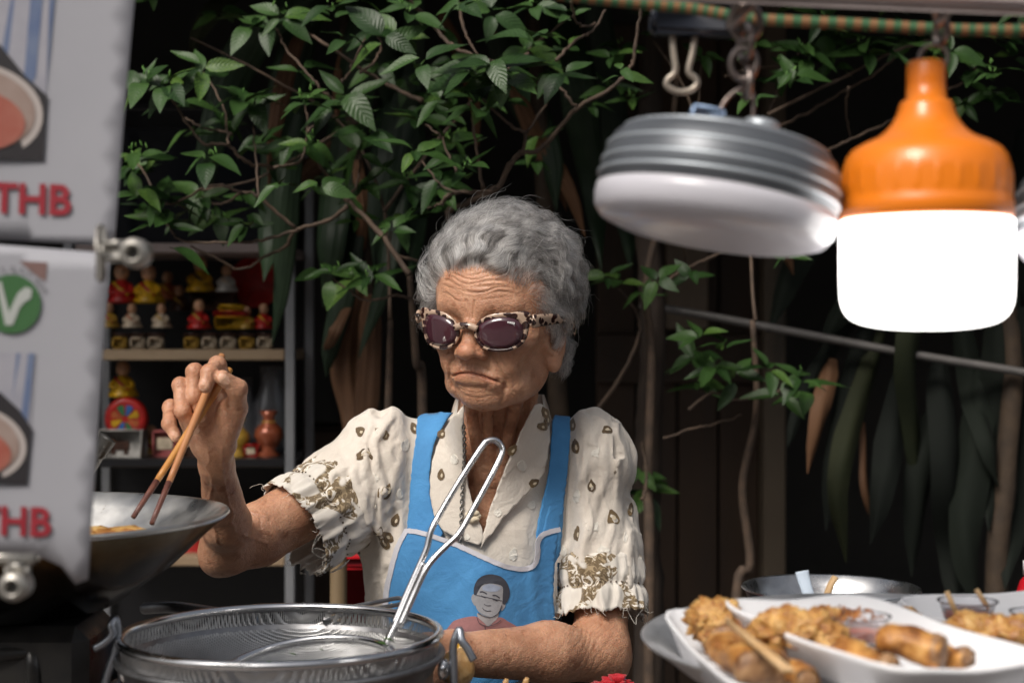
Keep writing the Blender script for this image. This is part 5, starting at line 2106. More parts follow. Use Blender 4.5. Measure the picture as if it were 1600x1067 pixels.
def build_food():
    tc = np.array([.2975, 1.17, 1.018])
    tray = thing('steel_tray', 'round steel serving tray under the foam food trays', 'tray', (tc[0], tc[1], tc[2] - .012))
    prof = [(0, -.012), (.150, -.012), (.168, -.008), (.188, .008), (.198, .0125), (.2005, .0105), (.198, .0075), (.190, .003), (.170, -.0125), (.150, -.0155), (0, -.0155)]
    MB().lathe(prof[::-1], tc, 96).obj('dish', pmat('tray_steel', (.80, .80, .81), .5, 1.0, var=(20, (.70, .70, .71)), rvar=(25, .42, .60)), tray)
    # stock pot that carries the tray
    zt = tc[2] - .0165
    sp = thing('stock_pot', 'wide steel pot standing under the serving tray', 'pot', (tc[0], tc[1], .80))
    MB().lathe([(0, .802), (.12, .802), (.125, .81), (.125, zt - .006), (.129, zt - .002), (.127, zt), (.118, zt - .001), (.118, .81), (0, .81)], (tc[0], tc[1], 0), 64).obj('pot_body', STEEL_DULL, sp)
    # basin behind
    bc = P(1298, 921, 1.42)
    bs = thing('mixing_bowl', 'steel bowl with a pale spoon standing behind the food tray', 'bowl', (bc[0], bc[1], bc[2] - .06))
    rr = .0775
    MB().lathe([(0, -.062), (.035, -.060), (.06, -.04), (.074, -.010), (rr, 0), (rr + .003, .0015), (rr + .002, .003), (rr - .001, .002), (.072, -.010), (.058, -.038), (.034, -.057), (0, -.059)], bc, 72).obj('bowl_wall', STEEL, bs)
    MB().lathe([(0, .802), (.085, .802), (.085, bc[2] - .063), (0, bc[2] - .063)], (bc[0], bc[1], 0), 48).obj('pot_body', STEEL_DULL, thing('pot_stand', 'steel pot under the mixing bowl', 'pot', (bc[0], bc[1], .80)))
    spn = pmat('pale_blue_plastic', (.60, .70, .82), .35)
    MB().tube(spline([P(1275, 960, 1.40), P(1264, 930, 1.405), P(1256, 905, 1.41), P(1253, 892, 1.412)], 20), np.interp(np.arange(22), [0, 14, 21], [.0045, .0058, .0062])[:len(spline([P(1275, 960, 1.40), P(1264, 930, 1.405), P(1256, 905, 1.41), P(1253, 892, 1.412)], 20))], 12, flat=.35).obj('bowl_spoon', spn)
    tag(bpy.data.objects['bowl_spoon'], 'pale blue plastic spoon handle leaning in the steel bowl', 'spoon')
    o = MB().tube(spline([P(1288, 945, 1.40), P(1296, 918, 1.41), P(1305, 901, 1.415)], 10), .0035, 8, flat=.6).obj('mixing_stick', BAMBOO)
    tag(o, 'short pale wooden stick leaning in the steel bowl', 'stick')

    g = 'fried pieces on the foam trays'

    def Q(x, y, z):
        """the point seen at pixel (x, y) at height z"""
        return P(x, y, (CAM_H - z) * FPX / (y - 533.5))
    foam_tray('foam_tray', 'white foam tray in the middle with spring rolls and sauce cup', (.247, 1.068, 1.031), math.radians(-69), (math.radians(-1), math.radians(2)), .225, .128)
    foam_tray('foam_tray', 'white foam tray at the left edge of the steel tray', (.186, 1.085, 1.017), math.radians(-84), (math.radians(0), math.radians(2)), .240, .125)
    foam_tray('foam_tray', 'white foam tray cut off by the right picture edge', (.418, 1.066, 1.020), math.radians(-64), (math.radians(2), math.radians(2)), .215, .128)
    foam_tray('foam_tray', 'white foam tray behind at the back of the steel tray', (.412, 1.225, 1.020), math.radians(14), (math.radians(2), math.radians(-1)), .19, .12)

    def fritter(x, y, z, rad, s, seed, lab, m=BATTER, sub=4):
        V, F = blob(rad, s, seed, 5, .34, 1.7)
        o = mesh_obj('fritter', V + Q(x, y, z), F, m)
        tag(o, lab, 'fritter', g)
    fritter(1228, 985, 1.052, (1.15, 1.0, .75), .0165, 1, 'pale battered fritter left of the sauce cup on the middle tray')
    fritter(1268, 992, 1.050, (1.2, 1.0, .72), .0165, 2, 'golden battered fritter touching the sauce cup on the middle tray')
    fritter(1285, 966, 1.052, (1.1, .9, .6), .012, 9, 'small golden fritter behind the sauce cup')
    fritter(1322, 1018, 1.044, (1.3, .9, .6), .012, 12, 'flat golden fritter in front of the sauce cup')
    fritter(1118, 968, 1.046, (1.0, 1.2, .8), .0175, 3, 'knobbly fritter at the back of the left foam tray')
    fritter(1128, 986, 1.040, (1.0, 1.0, .8), .0150, 4, 'golden fritter against the spring rolls on the left foam tray')
    fritter(1530, 986, 1.044, (1.4, 1, .7), .0165, 5, 'fritter at the near end of the right foam tray')
    fritter(1582, 1002, 1.042, (1.2, 1, .8), .0185, 6, 'large fritter cut off by the right picture edge')
    fritter(1412, 962, 1.040, (1.1, 1, .6), .010, 7, 'small fritter crumb lying behind the middle tray')
    rg = 'spring rolls on the foam trays'
    spring_roll(Q(1378, 1008, 1.052), Q(1474, 1018, 1.052), .0148, 1, 'thick golden spring roll on the right half of the middle tray', rg)
    spring_roll(Q(1308, 1022, 1.046), Q(1392, 1042, 1.046), .0108, 2, 'spring roll lying in front on the middle tray', rg)
    spring_roll(Q(1462, 1016, 1.046), Q(1514, 1026, 1.046), .0090, 3, 'short spring roll at the right end of the middle tray', rg)
    spring_roll(Q(1132, 998, 1.042), Q(1182, 1044, 1.042), .0150, 4, 'dark edged spring roll at the front of the left tray', rg)
    spring_roll(Q(1156, 1004, 1.040), Q(1212, 1052, 1.038), .0130, 5, 'spring roll under the bamboo sticks on the left tray', rg)
    spring_roll(Q(1212, 1046, 1.034), Q(1262, 1064, 1.034), .0105, 6, 'spring roll half hidden under the rim of the middle tray', rg)
    red = pmat('sweet_chilli_sauce', (.55, .09, .05), .12, 0, var=(90, (.70, .22, .12)), coat=.4)
    sauce_cup(Q(1343, 1003, 1.036), .0212, .0185, red, 'clear cup of red sauce on the middle foam tray')
    sauce_cup(Q(1512, 972, 1.036), .0215, .016, red, 'clear sauce cup beside the two upright sticks')
    sauce_cup(Q(1622, 990, 1.030), .020, .016, red, 'clear sauce cup at the right picture edge')
    # crisp onion shreds: many slivers, one mass
    rs = random.Random(8)
    mb = MB()
    for (x, y, d, n, sp) in ((1325, 958, 1.056, 46, 22), (1160, 980, 1.046, 30, 12), (1380, 960, 1.042, 12, 14), (1240, 1004, 1.042, 16, 22), (1560, 976, 1.044, 14, 22), (1136, 1012, 1.046, 12, 14)):
        for _ in range(n):
            p = Q(x + rs.gauss(0, sp), y + rs.gauss(0, 4), d + rs.gauss(0, .003))
            dv = nrm(np.array([rs.gauss(0, 1), rs.gauss(0, 1), rs.gauss(0, .7)]))
            l = rs.uniform(.003, .011)
            q = p + dv * l * .5 + np.array([rs.gauss(0, .002), 0, rs.gauss(.001, .002)])
            mb.tube([p, q, p + dv * l], [.0007, .0015, .0006], 5, flat=.5)
    o = mb.obj('crisp_onion_shreds', ONION)
    tag(o, 'brown crisp onion shreds scattered over the foam trays', 'onion', kind='stuff')
    # sticks
    for i, (a, b, lab) in enumerate(((Q(1136, 968, 1.066), Q(1228, 1048, 1.052), 'bamboo stick over the left foam tray, upper of the pair'),
                                     (Q(1148, 978, 1.064), Q(1238, 1048, 1.051), 'bamboo stick over the left foam tray, lower of the pair'),
                                     (Q(1494, 958, 1.048), Q(1494, 958, 1.048) + np.array([-.006, .004, .016]), 'toothpick standing beside the rear sauce cup'),
                                     (Q(1546, 952, 1.046), Q(1546, 952, 1.046) + np.array([-.009, .004, .015]), 'toothpick standing in the back foam tray'))):
        o = MB().tube([a, (a + b) / 2, b], [.0018, .0021, .0019], 8).obj('bamboo_stick', BAMBOO)
        tag(o, lab, 'stick', 'bamboo sticks on the trays')
    # things at the near table edge
    bas = thing('food_basin', 'shallow dark basin of snacks in front of her forearm', 'basin', (P(800, 1090, 1.46)[0], 1.46, .80))
    bz = P(800, 1092, 1.46)[2]
    MB().lathe([(0, .802), (.07, .802), (.10, bz - .02), (.105, bz - .018), (.098, bz - .022), (.065, .81), (0, .81)], (P(800, 1090, 1.46)[0], 1.46, 0), 48).obj('basin_wall', BLACK, bas)
    V, F = blob((.9, .8, 1.0), .017, 61, 4, .10, .6)
    dough = fried_mat('pale_dough', (.62, .38, .15), (.74, .52, .27), (.80, .62, .38), dark=(.5, .26, .08))
    tag(mesh_obj('dough_ball', V + P(716, 1043, 1.42), F, dough), 'pale dough ball beside the right pot hook', 'dough ball')
    yel = pmat('yellow_pepper', (.78, .42, .02), .3, coat=.3)
    V, F = blob((.6, .5, 1.0), .012, 63, 3, .12)
    tag(mesh_obj('yellow_pepper', V + P(722, 1024, 1.45), F, yel), 'yellow pepper piece behind the dough ball', 'pepper')
    for i, (x, y) in enumerate(((790, 1062), (822, 1060), (806, 1072))):
        o = MB().tube([P(x - 6, y + 26, 1.45), P(x, y + 4, 1.45), P(x + 2, y - 2, 1.45)], [.003, .0032, .002], 6).obj('pastry_strip', dough)
        tag(o, ('pale pastry strip nearest the pot hook', 'pale pastry strip farthest from the pot hook', 'low pastry strip between the other two')[i], 'pastry', 'pastry strips in front of her forearm')
    # red cloth flower
    redc = mat_cloth('red_petals', (.60, .025, .04), rough=.6, var=(.42, .012, .02))
    fc = P(962, 1068, 1.50)
    fl = thing('red_flower', 'red ruffled flower at the bottom edge below her elbow', 'flower', fc - np.array([0, 0, .02]))
    for k in range(22):
        a = k * 2.4
        rr = .004 * math.sqrt(k) + .001
        V, F = lathe_geo([(0, 0), (.006, .004), (.0085, .009), (.0075, .0095), (.005, .005), (0, .001)], 14, lambda t, z: 1 + .25 * math.sin(5 * t + k))
        V = V @ rot_xyz(rr * 26 * -math.sin(a), rr * 26 * math.cos(a), a).T + fc + np.array([1.5 * rr * math.cos(a), rr * math.sin(a), -.9 * rr])
        mesh_obj('petal', V, F, redc, fl)
    MB().tube([fc - [0, 0, .005], fc - [0, 0, .20]], .003, 8).obj('stem', pmat('green_stem', (.05, .12, .04), .5), fl)
    # red bottle at the right edge
    rd = pmat('red_bottle', (.55, .01, .02), .3, coat=.4)
    bt = thing('red_bottle', 'red plastic bottle at the right edge of the picture', 'bottle', (P(1628, 1000, 1.45)[0], 1.45, .80))
    bx = P(1618, 900, 1.45)
    MB().lathe([(0, .802), (.022, .802), (.024, .82), (.024, bx[2] - .03), (.016, bx[2] - .005), (.012, bx[2]), (0, bx[2])], (bx[0] + .002, 1.45, 0), 32).obj('bottle_body', rd, bt)
    MB().lathe([(0, bx[2] + .001), (.013, bx[2] + .001), (.013, bx[2] + .014), (0, bx[2] + .015)], (bx[0] + .002, 1.45, 0), 24).obj('cap', FOAM, bt)


# ------------------------------------------------------------------ menus
def flat_poly(name, pts, M, mat, parent, z):
    p, F = poly_fill(pts, 400.)
    V = np.array([M(x, y, z) for x, y in p])
    a, b, c = V[F[0][0]], V[F[0][1]], V[F[0][2]]
    if np.cross(b - a, c - a)[1] > 0:
        F = [f[::-1] for f in F]
    return mesh_obj(name, V, F, mat, parent, False)


def circle_px(cx, cy, rx, ry=None, n=36, a0=0, rot=0):
    ry = ry or rx
    out = []
    for k in range(n):
        a = a0 + 2 * math.pi * k / n
        x, y = rx * math.cos(a), ry * math.sin(a)
        out.append((cx + x * math.cos(rot) - y * math.sin(rot), cy + x * math.sin(rot) + y * math.cos(rot)))
    return out


def text_part(name, body, px, py, hpx, M, mat, parent, z, bold=.0, rot=0.0, shear=0.0, sx=1.0):
    """lettering as flat mesh; (px, py) is the left end of the baseline, hpx the capital height in pixels"""
    cu = bpy.data.curves.new(name, 'FONT')
    cu.body = body
    cu.size = 1.0
    cu.offset = bold
    cu.resolution_u = 4
    ob = bpy.data.objects.new(name, cu)
    COL.objects.link(ob)
    dg = bpy.context.evaluated_depsgraph_get()
    me = bpy.data.meshes.new_from_object(ob.evaluated_get(dg))
    V = np.array([v.co[:] for v in me.vertices])
    F = [list(p.vertices) for p in me.polygons]
    bpy.data.objects.remove(ob)
    bpy.data.curves.remove(cu)
    bpy.data.meshes.remove(me)
    k = hpx / .70
    X, Y = V[:, 0] * k * sx, V[:, 1] * k
    X = X + Y * shear
    c, s = math.cos(rot), math.sin(rot)
    W = np.array([M(px + x * c + y * s, py - y * c + x * s, z) for x, y in zip(X, Y)])
    return mesh_obj(name, W, F, mat, parent, False)


def build_menus():
    paper = pmat('laminated_paper', (.385, .385, .42), .38, 0, var=(6, (.35, .35, .385)), coat=.35, bump=(9, .12, .004))
    red = pmat('red_print', (.30, .022, .035), .5)
    blue = pmat('blue_print', (.09, .13, .25), .5, var=(40, (.16, .20, .30)))
    pale = pmat('pale_print', (.38, .37, .41), .5, var=(25, (.30, .30, .35)))
    black = pmat('black_print', (.025, .022, .025), .5)
    beige = pmat('beige_print', (.34, .26, .23), .5, var=(40, (.26, .18, .15)))
    rose = pmat('rose_print', (.33, .085, .06), .5, var=(45, (.38, .15, .11)))
    rim = pmat('rim_print', (.44, .39, .37), .5)
    grn = pmat('green_print', (.045, .13, .045), .5)
    wht = pmat('white_print_badge', (.42, .44, .42), .5)
    brn = pmat('brown_print', (.20, .12, .11), .5)
    gry = pmat('grey_print', (.16, .16, .17), .5)
    D = .98
    for k in range(2):
        def M(x, y, z, k=k):
            # sheets hang slightly curled; z counts layers of print in front of the paper
            d = D + (.02 if k else .03) + .00006 * (x + 60) + .010 * math.sin((x + 200) / 240.) - .0005 * z + (.012 * max(0, (y - 820) / 100.) ** 2 if k else 0)
            return P(x, y, d)
        if k == 0:
            out = [(-420, -160), (222, -160), (210, 0), (193, 190), (178, 384), (-60, 372), (-420, 352)]
            lab = 'upper laminated menu sheet with a dish photo and red price lettering'
        else:
            out = [(-420, 362), (-60, 378), (172, 396), (160, 560), (148, 740), (137, 905), (118, 912), (96, 884), (60, 868), (0, 868), (-420, 850)]
            lab = 'lower laminated menu sheet with a green vegetarian badge and price lettering'
        c = M(-100, 380 if k == 0 else 880, 0)
        s = thing('menu_sheet', lab, 'menu', c, 'laminated menu sheets')
        p, F = poly_fill(out, 28.)
        V = np.array([M(x, y, 0) for x, y in p])
        a_, b_, c_ = V[F[0][0]], V[F[0][1]], V[F[0][2]]
        if np.cross(b_ - a_, c_ - a_)[1] > 0:
            F = [f[::-1] for f in F]
        N = np.tile([0, -1.0, 0], (len(V), 1))
        V, F = thicken(V, F, N, .0008)
        mesh_obj('paper', V, F, paper, s)
        oy = 0 if k == 0 else 496
        oxr = 0 if k == 0 else -30
        # dish photograph
        box = [(-300, -150 + oy), (82 + oxr, -150 + oy), (68 + oxr, 252 + oy), (-300, 240 + oy)] if k == 0 else [(-300, 545), (56, 552), (42, 758), (-300, 745)]
        ph = flat_poly('dish_photo', box, M, pale, s, 1)

        def cut(pts):
            return pts
        top = -150 if k == 0 else 552
        if k == 0:
            for (x0, x1, y1) in ((8, 20, 120), (42, 62, 160), (80, 88, 150)):
                flat_poly('photo_stripe', [(x0 + 18, top), (min(x1 + 18, 82), top), (min(x1 - 6, 74), y1 - 40), (x0 - 8, y1)], M, blue, ph, 2)
            flat_poly('photo_shadow', [(-300, 60), (0, 70), (40, 120), (74, 150), (68, 251), (-300, 239)], M, black, ph, 3)
            flat_poly('bowl_rim', circle_px(-30, 172, 98, 72, rot=.2), M, rim, ph, 4)
            flat_poly('bowl_inside', circle_px(-34, 170, 90, 63, rot=.2), M, beige, ph, 5)
            flat_poly('bowl_soup', circle_px(-42, 186, 82, 48, rot=.15), M, rose, ph, 6)
            text_part('price_lettering', 'THB', -14, 331, 46, M, red, s, 3, .028, .035)
        else:
            for (x0, x1, y1) in ((4, 24, 640), (36, 46, 690)):
                flat_poly('photo_stripe', [(x0 + 8, top), (min(x1 + 8, 55), top), (min(x1 - 4, 50), y1 - 20), (x0 - 8, y1)], M, blue, ph, 2)
            flat_poly('photo_shadow', [(-300, 610), (0, 612), (30, 640), (50, 670), (42, 757), (-300, 744)], M, black, ph, 3)
            flat_poly('bowl_rim', circle_px(-38, 692, 80, 58, rot=.2), M, rim, ph, 4)
            flat_poly('bowl_inside', circle_px(-42, 690, 73, 51, rot=.2), M, beige, ph, 5)
            flat_poly('bowl_soup', circle_px(-48, 704, 66, 38, rot=.15), M, rose, ph, 6)
            text_part('price_lettering', 'THB', -40, 833, 44, M, red, s, 3, .028, .035)
            flat_poly('brown_print', [(30, 408), (74, 410), (71, 440), (48, 424)], M, brn, s, 1)
            bd = flat_poly('green_badge', circle_px(18, 475, 46, 46), M, grn, s, 3)
            flat_poly('leaf_mark', [(-6, 440), (2, 440), (14, 488), (22, 470), (28, 458), (40, 448), (50, 452), (48, 466), (36, 474), (30, 482), (20, 508), (8, 508)], M, wht, bd, 4)
            word = 'vegetarian'
            for i, ch in enumerate(word):
                a = math.radians(-168 + i * 15.2)
                text_part('badge_lettering', ch, 18 + 50 * math.cos(a), 475 + 50 * math.sin(a), 13, M, gry, bd, 3, .01, a + math.pi / 2)
    # clips that hold the sheets
    clipm = pmat('clip_metal', (.50, .48, .44), .4, .7, var=(50, (.38, .36, .33)))
    dark = pmat('clip_hole', (.10, .10, .10), .5)
    d = .955
    for nm, lab, parts in (('menu_clip', 'grey metal clip between the two menu sheets with a round boss', ((150, 350, 165, 442), (160, 376, 205, 410), (213, 396, 23))),
                           ('menu_clip', 'grey metal clip under the lower menu sheet by the stove', ((-60, 864, 62, 880), (10, 878, 46, 905), (26, 914, 23)))):
        c = P(parts[2][0], parts[2][1], d)
        t = thing(nm, lab, 'clip', c, 'clips holding the menu sheets')
        for i, q in enumerate(parts[:2]):
            a, b = P(q[0], q[1], d), P(q[2], q[3], d)
            MB().box((a + b) / 2, (abs(b - a)[0], .008 + .004 * i, abs(b - a)[2]), None, .0025).obj(('plate', 'arm')[i], clipm, t)
        r = parts[2][2] * d / FPX
        V, F = lathe_geo([(r * .40, .002), (r * .45, .010), (r * .62, .012), (r * .70, .009), (r * .92, .009), (r, .006), (r, -.006), (0, -.006)], 32)
        mesh_obj('boss', V @ frame_z((0, -1, 0)).T + c, F, clipm, t)
        V, F = lathe_geo([(0, .004), (r * .42, .004)], 24)
        mesh_obj('hole', V @ frame_z((0, -1, 0)).T + c, F, dark, t)


# ------------------------------------------------------------------ lamps and what they hang from
def build_lamps():
    d = 1.0
    orange = pmat('orange_plastic', (.82, .21, .010), .34, 0, coat=.2)
    glow = pmat('lit_diffuser', (.9, .9, .9), .4, 0, emit=((1.0, .97, .93), 3.6))
    c = P(1447, 345, d)
    k = d / FPX * .972
    lp = thing('hanging_bulb_lamp', 'lit orange plastic bulb lamp with a glowing white dome', 'lamp', c)
    Z = lambda y: (345 - y) * k
    prof = [(0, Z(88)), (26, Z(88.5)), (29, Z(91)), (31, Z(96)), (31, Z(125)), (32, Z(151)), (40, Z(154)), (43, Z(162)), (47, Z(176)), (55, Z(190)), (64, Z(201)), (77, Z(211)), (100, Z(221)), (117, Z(231)), (126, Z(243)), (131.5, Z(260)), (132.3, Z(265)), (132.8, Z(270)), (133.2, Z(278)), (133.5, Z(286)), (133.7, Z(294)), (133.8, Z(299)), (133.9, Z(304)), (134, Z(312)), (136, Z(316)), (136.5, Z(340)), (130, Z(344)), (0, Z(344))]
    def ribs(t, z):          # moulded cooling ribs round the collar
        w = max(0.0, 1 - abs((z - Z(284)) / (Z(264) - Z(284))) ** 6)
        return 1 + .012 * w * max(0.0, math.cos(26 * t)) ** 1.5
    MB().lathe([(r * (k if r else 0), z) for r, z in prof][::-1], c, 312, rfun=ribs).obj('housing', orange, lp)
    plain = orange
    V, F = lathe_geo([(0, 0), (.0065, 0), (.0075, .0003), (.0065, .0007), (0, .0009)], 24)
    mesh_obj('button', V * np.array([1.35, 1, 1]) @ frame_z((0, -.8, .6)).T + c + np.array([0, -42 * k, Z(181)]), F, plain, lp)
    dome = [(128, Z(342)), (136.5, Z(346)), (137, Z(400)), (136.5, Z(450)), (134, Z(478)), (124, Z(498)), (104, Z(510)), (70, Z(517)), (30, Z(520)), (0, Z(520.5))]
    MB().lathe([(max(r * k, 0), z) for r, z in np.r_[dome[:3], spline(dome[3:], 26)[:-1], [[0, dome[-1][1]]]]][::-1], c, 96).obj('diffuser', glow, lp)
    ringm = pmat('hook_metal', (.42, .36, .33), .35, 1.0, var=(60, (.22, .17, .15)))
    MB().tube(ring_pts(c + np.array([12 * k, 0, Z(84)]), 22 * k, 28, (.3, 1, 0)), 4 * k, 8, closed=True).obj('hang_ring', ringm, lp)

    # flat grey lamps
    grey = pmat('grey_lamp_metal', (.125, .135, .15), .38, .35, var=(30, (.10, .11, .125)))
    silver = pmat('silver_band', (.44, .48, .52), .45, .6)
    diff = pmat('white_diffuser', (.58, .57, .62), .30, 0, sss=(.4, (1, 1, 1), .01), coat=.2)
    bluep = pmat('pale_blue_part', (.42, .58, .85), .4)

    def disc(cx, cy, dd, tilt, lab, hook=True):
        c = P(cx, cy, dd)
        k = dd / FPX
        t = thing('flat_disc_lamp', lab, 'lamp', c, 'flat grey disc lamps')
        M = rot_xyz(math.radians(-4), math.radians(tilt), 0)

        def add(nm, prof, m, parent=t, off=(0, 0, 0), seg=80):
            V, F = lathe_geo([(r * k, z * k) for r, z in prof], seg)
            return mesh_obj(nm, (V + np.array(off) * k) @ M.T + c, F, m, parent)
        add('housing', [(0, 84), (92, 84), (100, 80), (128, 74), (156, 62), (164, 60), (175, 48), (183, 28), (187, 6), (188, -30), (182, -32), (0, -32)][::-1], grey)
        for (r, z) in ((161, 61), (182, 31), (186.5, 6), (188.5, -14)):
            add('trim_band', [(r - 1, z + 3.5), (r + 2, z + 2), (r + 2, z - 2), (r - 1, z - 3.5)][::-1], silver)
        add('diffuser', [(182, -30), (189, -32), (190, -46), (187, -62), (177, -76), (150, -86), (100, -92), (50, -94), (0, -94.5)][::-1], diff)
        add('battery_cap', [(0, 106), (24, 106), (30, 102), (30, 82), (0, 82)][::-1], silver, off=(48, -10, 0), seg=32)
        mb = MB().box((np.array([-40, -30, 94]) * k) @ M.T + c, (52 * k, 40 * k, 24 * k), M, 4 * k)
        mb.obj('switch_block', bluep, t)
        h = [(-18, 0, 74), (-16, 0, 120), (4, 0, 150), (26, 0, 152), (34, 0, 120), (36, 0, 74)]
        MB().tube(spline([(np.array(q) * k) @ M.T + c for q in h], 30), 3.6 * k, 8).obj('wire_hook', ringm, t)
        return t
    disc(1124, 286, 1.0, 10, 'unlit flat grey disc lamp tilted beside the orange lamp')
    disc(1782, 318, 1.0, -3, 'flat disc lamp cut off by the right picture edge')
    # carabiners and chain
    ch = thing('carabiner_hook', 'steel carabiner and chain above the orange lamp', 'hook', P(1470, 70, 1.0), 'hooks on the canopy rail')
    MB().tube(ring_pts(P(1471, 52, 1.0), .0075, 24, (1, .2, 0)) * np.array([1, 1, 1]), .0026, 8, closed=True).obj('chain_link', ringm, ch)
    MB().tube(spline([P(1466, 40, .995), P(1478, 24, .99), P(1484, 8, .99), P(1474, -10, .99), P(1462, 6, .99), P(1464, 30, .995)], 30, True), .0028, 8, closed=True).obj('clasp', ringm, ch)
    ch2 = thing('carabiner_hook', 'steel carabiner and chain above the flat grey lamp', 'hook', P(1165, 90, 1.0), 'hooks on the canopy rail')
    for i, (x, y, rr, ax) in enumerate(((1167, 130, .008, (1, .1, 0)), (1162, 100, .008, (.2, 1, 0)), (1165, 68, .009, (1, .3, 0)), (1166, 36, .009, (.25, 1, 0)))):
        ring = ring_pts(P(x, y, 1.0), rr, 24, ax)
        ring[:, 2] = P(x, y, 1.0)[2] + (ring[:, 2] - P(x, y, 1.0)[2]) * 1.25
        MB().tube(ring, .0024, 8, closed=True).obj('chain_link', ringm, ch2)
    MB().tube(spline([P(1140, 42, .99), P(1160, 24, .985), P(1176, 4, .985), P(1168, -16, .985), P(1152, 4, .985)], 30, True), .0028, 8, closed=True).obj('clasp', ringm, ch2)
    ch3 = copy_tree(ch, P(1795, 84, 1.0))
    ch3['label'] = 'steel carabiner above the lamp at the right picture edge'
    # canopy rail and striped rope
    railm = pmat('pinkish_painted_rail', (.42, .36, .36), .5, .1, var=(14, (.34, .29, .29)), bump=(50, .15, .001))
    a, b = P(1150, -44, .97), P(1900, -12, .97)
    ax = nrm(b - a)
    M = np.stack([ax, np.cross(np.array([0, 0, 1.0]), ax), np.array([0, 0, 1.0])], 1)
    M[:, 1] = nrm(np.cross(M[:, 2], ax))
    rl = MB().box((a + b) / 2 + np.array([-.1, 0, 0]), (np.linalg.norm(b - a) + .34, .028, .026), M, .003).obj('canopy_rail', railm)
    tag(rl, 'pinkish painted canopy rail across the upper right corner', 'rail')
    m, nt, bs = new_mat('striped_rope')
    L = nt.links.new
    co = coords(nt, 'UV')
    ck = node(nt, 'ShaderNodeTexChecker', Scale=1.0)
    mp = node(nt, 'ShaderNodeMapping')
    mp.inputs['Scale'].default_value = (2, 80, 1)
    L(co, mp.inputs[0])
    L(mp.outputs[0], ck.inputs[0])
    ck.inputs[1].default_value = (.035, .11, .045, 1)
    ck.inputs[2].default_value = (.20, .10, .04, 1)
    L(ck.outputs[0], bs.inputs['Base Color'])
    bs.inputs['Roughness'].default_value = .8
    pts = spline([P(820, -14, 1.06), P(960, 2, 1.06), P(1080, 14, 1.06), P(1180, 30, 1.05), P(1330, 38, 1.04), P(1470, 46, 1.03), P(1600, 48, 1.02), P(1760, 44, 1.02)], 70)
    V, F = tube_geo(pts, .0040, 10, False)
    o = mesh_obj('striped_rope', V, F, m)
    tag(o, 'green and orange striped rope strung below the canopy rail', 'rope')
    me = o.data
    uv = me.uv_layers.new(name='UVMap')
    li = np.zeros(len(me.loops), np.int32)
    me.loops.foreach_get('vertex_index', li)
    U = np.stack([(li % 10) / 10., (li // 10) / (len(pts) - 1)], 1).reshape(-1, 4, 2)
    w = (U[:, :, 0].max(1) - U[:, :, 0].min(1)) > .5
    U[w, :, 0] = np.where(U[w, :, 0] < .5, U[w, :, 0] + 1, U[w, :, 0])
    uv.data.foreach_set('uv', U.astype(f32).ravel())
    # binder clip hanging on the rope
    bc = thing('binder_clip', 'dark binder clip with a beige wire handle hanging upside down', 'clip', P(1085, 30, 1.1))
    navy = pmat('dark_navy_clip', (.012, .015, .025), .4)
    a, b = P(1016, -4, 1.1), P(1152, 58, 1.1)
    MB().box((a + b) / 2, (b[0] - a[0], .022, a[2] - b[2]), rot_xyz(0, math.radians(2), 0), .004).obj('clip_body', navy, bc)
    wire = pmat('beige_wire', (.48, .42, .35), .4, .6)
    MB().tube(spline([P(x, y, 1.1) for x, y in ((1050, 52), (1052, 80), (1055, 112), (1044, 124), (1042, 134), (1054, 142), (1066, 144), (1080, 141), (1089, 132), (1086, 122), (1076, 112), (1082, 82), (1086, 52))], 60), .0024, 8).obj('wire_handle', wire, bc)

